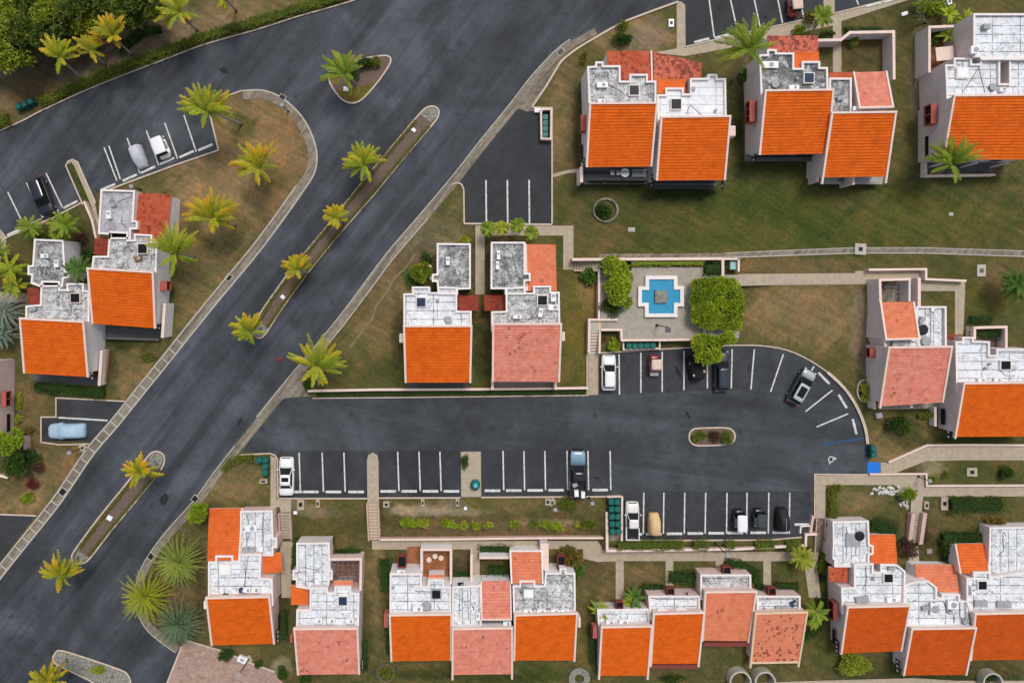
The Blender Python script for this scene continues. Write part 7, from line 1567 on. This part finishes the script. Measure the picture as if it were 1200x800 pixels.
for i, x in enumerate((743, 766, 790, 814.5, 839, 861, 888, 914)): STOPS.append((x, 625.5 - i * .3, 0, f'white wheel stop, {ORD[i]} from the left in the southern bays', 'wheel stops of the southern bays'))
STOPS.append((939.5, 614.2, 0, 'white wheel stop standing alone beside the small frame wall', 'wheel stops of the southern bays'))
for i, (x, y, a) in enumerate(((965, 443, -.79), (987, 470, -1.02), (1001, 499.5, -1.33))): STOPS.append((x, y, a, f'white wheel stop, {ORD[i]} along the curved kerb from the silver-grey car', 'wheel stops of the curved bays'))
for i, (x, y) in enumerate(((1023, 6), (1043, 1), (846, 43), (822, 48))): STOPS.append((x, y, .24, f'white wheel stop, {["near the path at the right of the top lot", "at the far right of the top lot", "left of the largest green palm", "at the left corner of the top lot"][i]}', 'wheel stops of the top lot'))
pr_ = stop_proto()
for i, (x, y, a, lb, g) in enumerate(STOPS):
    o = pr_ if i == 0 else pr_.copy()
    if i: COL.objects.link(o)
    o.location = W(x, y, .02); o.rotation_euler = (0, 0, a); tag(o, lb, 'wheel stop', g)

# ================================================================ street furniture
def lamp(base, head, h, label, pad=True):
    b = WG(*base); t = W(head[0], head[1], b.z + h); o = empty('street_lamp', b, label, 'street lamp', 'lamps of the grounds'); p = MB(); p.tube([b, b + Vector((0, 0, h))], [.07, .05], 8); p.cyl((b.x, b.y, b.z), .14, .15, 10); p.build('pole', MT['black'], o, b)
    m = MB(); d = Vector((t.x - b.x, t.y - b.y, 0)); d = d.normalized() * .2 if d.length > .01 else Vector((.2, 0, 0)); c = b + Vector((0, 0, h)); m.box((c.x, c.y, c.z + .08), (.5, .5, .16), .3, .7); m.build('lamp_head', MT['grey'], o, b)
    if pad: m = MB(); m.box((b.x, b.y, b.z + .06), (.9, .9, .12), .5); m.build('footing', MT['path'], o, b)
lamp((97.5, 524), (82, 533), 3.1, 'black lamp post on a cream footing beside the pale blue covered car'); lamp((647, 588), (653, 596), 3.2, 'lamp post on the lawn behind the middle parking row'); lamp((838, 636), (856, 648), 4.2, 'lamp post rising from the southern planter between clipped hedges', False); lamp((291, 772), (289, 795), 3.6, 'lamp post on the verge of the paved drive')
lamp((338, 131), (331, 118), 3.0, 'lamp post at the top of the brown loop lawn', False); lamp((690, 582.5), (692, 586), 2.6, 'small lamp by the green bin pen', False); lamp((1076, 558), (1080, 562), 2.2, 'lamp beside the bend of the eastern path', False); lamp((165, 222), (160, 214), 2.5, 'lamp at the kerb behind the silver-grey cover', False)
b = W(769.5, 381, PZ); o = empty('street_lamp', b, 'dark lamp post with square head in front of the fountain', 'street lamp', 'lamps of the grounds'); p = MB(); p.tube([b, b + Vector((0, 0, 5.0))], [.08, .05], 8); p.cyl((b.x, b.y, PZ), .18, .2, 10); p.build('pole', MT['black'], o, b); m = MB(); m.box((b.x, b.y - .35, PZ + 5.0), (.62, .62, .14)); m.build('lamp_head', MT['greydark'], o, b)
def ubox(x, y, w, d, label, z=.35, lid='black', pad='path', rz=0.0, cat='utility box', name='utility_box'):
    b = WG(x, y); m = MB(); m.box((b.x, b.y, b.z + z / 2), (w * S, d * S, z), rz); o = m.build(name, MT[pad], None, b); tag(o, label, cat, 'concrete utility boxes')
    l = MB(); l.box((b.x, b.y, b.z + z + .02), (min(.5, w * S * .5), min(.5, d * S * .4), .05), rz); l.build('lid', MT[lid], o, b)
ubox(309.5, 563, 9, 5, 'cream utility box at the left edge of the walk by the white car'); ubox(353, 590, 8, 13, 'wide cream utility box below the middle row near the brown steps'); ubox(373, 589, 4.5, 9, 'narrow cream utility box right of the wide one'); ubox(453, 590, 7, 7, 'square utility box just right of the yellowed steps'); ubox(495.5, 588, 4, 8.5, 'narrow utility box behind the middle bays'); ubox(536, 588, 4, 8.5, 'narrow utility box beside the planted pad'); ubox(641.5, 587, 6, 8, 'utility box beside the lamp behind the middle row')
ubox(1084, 591, 5, 9, 'narrow utility box right of the pink-walled steps'); ubox(1105, 589, 8, 15, 'tall cream utility box beside the deep green hedge'); ubox(1138, 552.5, 12, 10, 'square catch basin with dark grate beside the eastern path', .2, 'black'); ubox(1088, 645, 7, 6, 'grey utility box on the dark soil above the red annex', .2, 'grey', 'gutter'); ubox(1149, 317, 10, 14, 'broken concrete manhole frame on the right lawn', .2, 'soil', 'gutterlight'); ubox(1007, 292, 13, 13, 'concrete catch basin on the long drain of the north lawn', .3, 'black', 'gutterlight', -.06)
ubox(631, 130.5, 10, 4.5, 'white box at the head of the north lot', .5, 'white', 'white'); ubox(786, 28, 6, 9, 'white marker box on the tip of the top lawn', .3, 'black', 'white'); ubox(1111, 3, 5, 7, 'white ring-shaped box at the upper right edge', .3, 'soil', 'white', .3); ubox(1059, 17, 7, 4, 'white slab under the bare tree', .25, 'white', 'white', .3)
ubox(485, 153, 5, 4, 'white marker stone on the cobbled end of the long median', .3, 'white', 'white', -.7); ubox(332, 348, 5, 4, 'white marker stone on the long median beside the golden palm', .3, 'white', 'white', -.7); ubox(129.5, 606, 6, 5, 'white marker stone on the lower median', .3, 'white', 'white', -.5)
ubox(406, 105, 6, 5, 'white boulder-like cap on the triangular island', .35, 'white', 'white'); ubox(545.5, 595, 3.5, 3.5, 'small white cap on the lawn below the planted pad', .2, 'white', 'white'); ubox(740, 269, 8, 5, 'pale slab on the north lawn', .06, 'gutterlight', 'gutterlight'); ubox(346.5, 600, 4, 3.5, 'small white cap by the brown steps', .2, 'white', 'white'); ubox(285, 771, 11, 7, 'white slatted vent box on the verge of the drive', .4, 'grey', 'white', -.4); ubox(1114, 251, 5, 4, 'pale stone on the right part of the north lawn', .1, 'gutterlight', 'gutterlight'); ubox(1028, 486, 7, 6, 'grey drum lid in front of the pink-tiled villa', .5, 'grey', 'grey', .2)
def grate(x, y, w, d, rz, label):
    b = W(x, y, .05); m = MB(); m.box((b.x, b.y, .05), (w * S, d * S, .08), rz); o = m.build('drain_grate', MT['gutterlight'], None, b); tag(o, label, 'drain', 'roadside drain grates'); g = MB()
    g.box((b.x, b.y, .095), (w * S * .82, d * S * .82, .012), rz); g.build('grate', MT['black'], o, b)
grate(268, 325, 8, 7, .9, 'dark drain grate in the western gutter beside the loop lawn'); grate(73.5, 576, 9, 8, .9, 'dark drain grate in the western gutter near the flower bed'); grate(228.5, 584, 8, 7, .9, 'dark drain grate in the gutter above the round dense tree'); grate(177, 651.5, 8, 7, .9, 'dark drain grate beside the topmost spiky palm'); grate(331, 114, 8, 6, -.6, 'drain grate at the head of the brown loop lawn'); grate(657, 61, 9, 7, .8, 'drain grate in the gutter by the north-west villa')
# fallen sign plate on the road
b = W(327, 421, .03); m = MB(); m.box((0, 0, .08), (.65, .5, .14), .2, .8); m.box((.1, .02, .2), (.35, .3, .12), .4, .7); o = m.build('rubbish_bag', MT['darkred'], None, (0, 0, 0)); o.location = b; tag(o, 'small dark red bag lying on the road near the big corner palm', 'bag')
# bins
GREENB = paint('bin_green', (.008, .085, .075), .45, .15); GREENL = paint('bin_lid', (.012, .12, .10), .4, .15)
def bin_proto():
    r = empty('wheelie_bin', (0, 0, 0), 'x', 'bin'); m = MB(); m.box((0, 0, .52), (.62, .62, .9), 0, 1.14); m.build('bin_body', GREENB, r, (0, 0, 0)); l = MB(); l.cyl((0, 0, .98), .40, .08, 16, .34); l.build('lid', GREENL, r, (0, 0, 0))
    for sg in (-1, 1): t = MB(); t.tube([(sg * .28, -.3, .12), (sg * .36, -.3, .12)], .12, 10); t.build('wheel', MT['black'], r, (0, 0, 0))
    return r
BP = None
def bins(lst, group):
    global BP
    for (x, y, rz, lb) in lst:
        p = W(x, y, .5); loc = (p.x, p.y, gh(x, y) + .03)
        if BP is None: BP = bin_proto(); BP.location = loc; BP.rotation_euler = (0, 0, rz); BP['label'] = lb; BP['group'] = group
        else: copy_tree(BP, loc, rz, lb, group)
L5 = ['top', 'second', 'third', 'fourth', 'bottom']
bins([(715.5 + 7 * j + .4 * i, 586.5 + 8.6 * i, .1 * i, f'green bin in the pen by the off-white pickup, {["left", "right"][j]} column, {L5[i]}') for i in range(5) for j in range(2)], 'green bins in the walled pen')
bins([(638.5, 138.5 + 6.8 * i, 0, f'green bin in the north lot enclosure, {["topmost", "second down", "third down", "lowest"][i]}') for i in range(4)], 'green bins of the north lot')
bins([(736 + 7 * i, 405 - .1 * i, 0, f'green bin below the plaza parapet, {ORD[i]} from the left') for i in range(5)], 'green bins below the plaza')
bins([(305, 538, 0, 'green bin at the corner by the white car, left'), (312, 538, 0, 'green bin at the corner by the white car, top right'), (312, 545.5, 0, 'green bin at the corner by the white car, middle right'), (312, 552.5, 0, 'green bin at the corner by the white car, lowest')], 'green bins by the white car')
bins([(1021, 524, 0, 'green bin beside the blue bay line, upper'), (1021.5, 531.5, 0, 'green bin beside the blue bay line, lower'), (24, 122 + 4, .5, 'green bin in the gap of the roadside hedge, left'), (31, 123.5, .5, 'green bin in the gap of the roadside hedge, middle'), (38, 120, .5, 'green bin in the gap of the roadside hedge, right')], 'green bins outside')
wall([(728.5, 632.5), (729, 582.5)], 1.6, 0, .5, 'slim kerb wall on the right of the green bin pen', name='pen_wall'); wall([(712, 582), (727, 581.5)], 1.2, 0, .5, 'slim kerb wall on top of the green bin pen', name='pen_wall')
m = MB(); sheet(m, [(713, 583), (728, 583), (728, 633), (713, 634)], .02); structure(m.build('pen_floor', MT['gutter']))
wall([(634, 129), (634.5, 162.5), (645.5, 163), (646, 128), (634, 128.5)], 1.5, 0, .9, 'pink enclosure wall round the bins of the north lot', name='pen_wall')
wall([(730.5, 400), (730.5, 409.5), (773, 408), (773, 401)], 1.3, 0, .6, 'pink enclosure wall round the bins below the plaza', name='pen_wall')
wall([(712, 633), (712, 585)], 1.4, -1.3, .5, 'thin wall on the left of the green bin pen', cap=False, name='pen_wall') if False else None
p = W(557, 568, .6); tk = empty('water_tank', (p.x, p.y, .05), 'round teal tank on the planted concrete pad', 'tank'); m = MB(); m.cyl((0, 0, 0), .62, .75, 20, .6); m.cyl((0, 0, .75), .6, .2, 20, .25); m.build('tank_body', paint('teal', (.02, .19, .19), .5, .2), tk, (0, 0, 0)); m = MB(); m.cyl((.05, 0, .95), .22, .07, 14); m.build('lid', paint('teal_light', (.16, .42, .42), .5, .2), tk, (0, 0, 0))
p = W(859.5, 311, .9); tk = empty('storage_bin', (p.x, p.y, .02), 'pale teal square bin in the alcove at the plaza corner', 'bin'); m = MB(); m.box((0, 0, .5), (.95, 1.05, 1.0)); m.build('bin_body', MT['grey'], tk, (0, 0, 0)); m = MB(); m.box((0, 0, 1.03), (1.0, 1.1, .08), 0, .9); m.build('lid', paint('pale_teal', (.30, .52, .54), .5, .15), tk, (0, 0, 0))
# white stones
rnd = random.Random(3); rk = None; rb = bmesh.new(); bmesh.ops.create_icosphere(rb, subdivisions=1, radius=.5); 
for v in rb.verts: v.co *= rnd.uniform(.78, 1.15)
me = bpy.data.meshes.new('white_stone'); rb.to_mesh(me); rb.free(); me.materials.append(weathered('white_stone', (.62, .60, .56), (.25, .24, .22), .4, 2.0))
SPTS = [(1019 + rnd.random() * 39, 570.5 + rnd.random() * 9 + 0) for _ in range(52)] + [(1055 + rnd.random() * 12, 583 + rnd.random() * 13) for _ in range(14)]
for i, (x, y) in enumerate(SPTS):
    if y > 578 and x < 1040 and i < 52 and x > 1022: y -= 3
    o = bpy.data.objects.new('white_stone', me); COL.objects.link(o); s = rnd.uniform(.2, .42); o.location = WG(x, y, .05); o.scale = (s * 1.5, s, s * .7); o.rotation_euler = (0, 0, rnd.random() * 6); tag(o, 'white stone in the heap along the eastern path' if i < 52 else 'white stone in the trail leading down to the pink-walled steps', 'stone', 'white stones by the eastern path')
# small stump on the ring behind the blue-bonneted pickup
b = WG(667, 588); m = MB(); m.cyl((b.x, b.y, b.z), .45, .3, 14, .38); o = m.build('tree_stump', MT['bark'], None, b); tag(o, 'grey stump inside the ring of plants behind the blue-bonneted pickup', 'stump')
# ================================================================ light and camera
def setup():
    w = bpy.data.worlds.new('World'); SC.world = w; w.use_nodes = True; t = w.node_tree; bg = t.nodes['Background']
    sky = t.nodes.new('ShaderNodeTexSky'); sky.sky_type = 'NISHITA'; sky.sun_disc = False; sky.sun_elevation = math.radians(62); sky.sun_rotation = math.radians(20); sky.air_density = 1.0; sky.dust_density = 3.0; sky.ozone_density = 1.0
    hs = t.nodes.new('ShaderNodeHueSaturation'); hs.inputs['Saturation'].default_value = .5; t.links.new(sky.outputs[0], hs.inputs['Color'])   # cloud-veiled sky
    t.links.new(hs.outputs[0], bg.inputs[0]); bg.inputs[1].default_value = 0.135
    l = bpy.data.lights.new('sun', 'SUN'); l.energy = 1.8; l.angle = math.radians(16); l.color = (1.0, .96, .9); o = bpy.data.objects.new('sun', l); COL.objects.link(o)
    el, az = math.radians(62), math.radians(20)   # light comes from the north-north-east, high
    d = Vector((math.sin(az) * math.cos(el), math.cos(az) * math.cos(el), math.sin(el))); o.rotation_euler = d.to_track_quat('Z', 'Y').to_euler(); o.location = d * 200
    c = bpy.data.cameras.new('camera'); co = bpy.data.objects.new('camera', c); COL.objects.link(co); co.location = (0, 0, H); co.rotation_euler = (0, 0, 0)
    c.sensor_width = 36; c.lens = 36 * (H / S) / 1200; c.shift_x = (600 - NX) / 1200; c.shift_y = -(400 - NY) / 1200; c.clip_start = 1; c.clip_end = 30000; SC.camera = co
    SC.render.resolution_x = 1024; SC.render.resolution_y = 682
    v = SC.view_settings; v.view_transform = 'Standard'; v.look = 'None'; v.gamma = 1.0; v.use_curve_mapping = False; v.exposure = 0.0
    SC.render.engine = 'CYCLES'
setup()
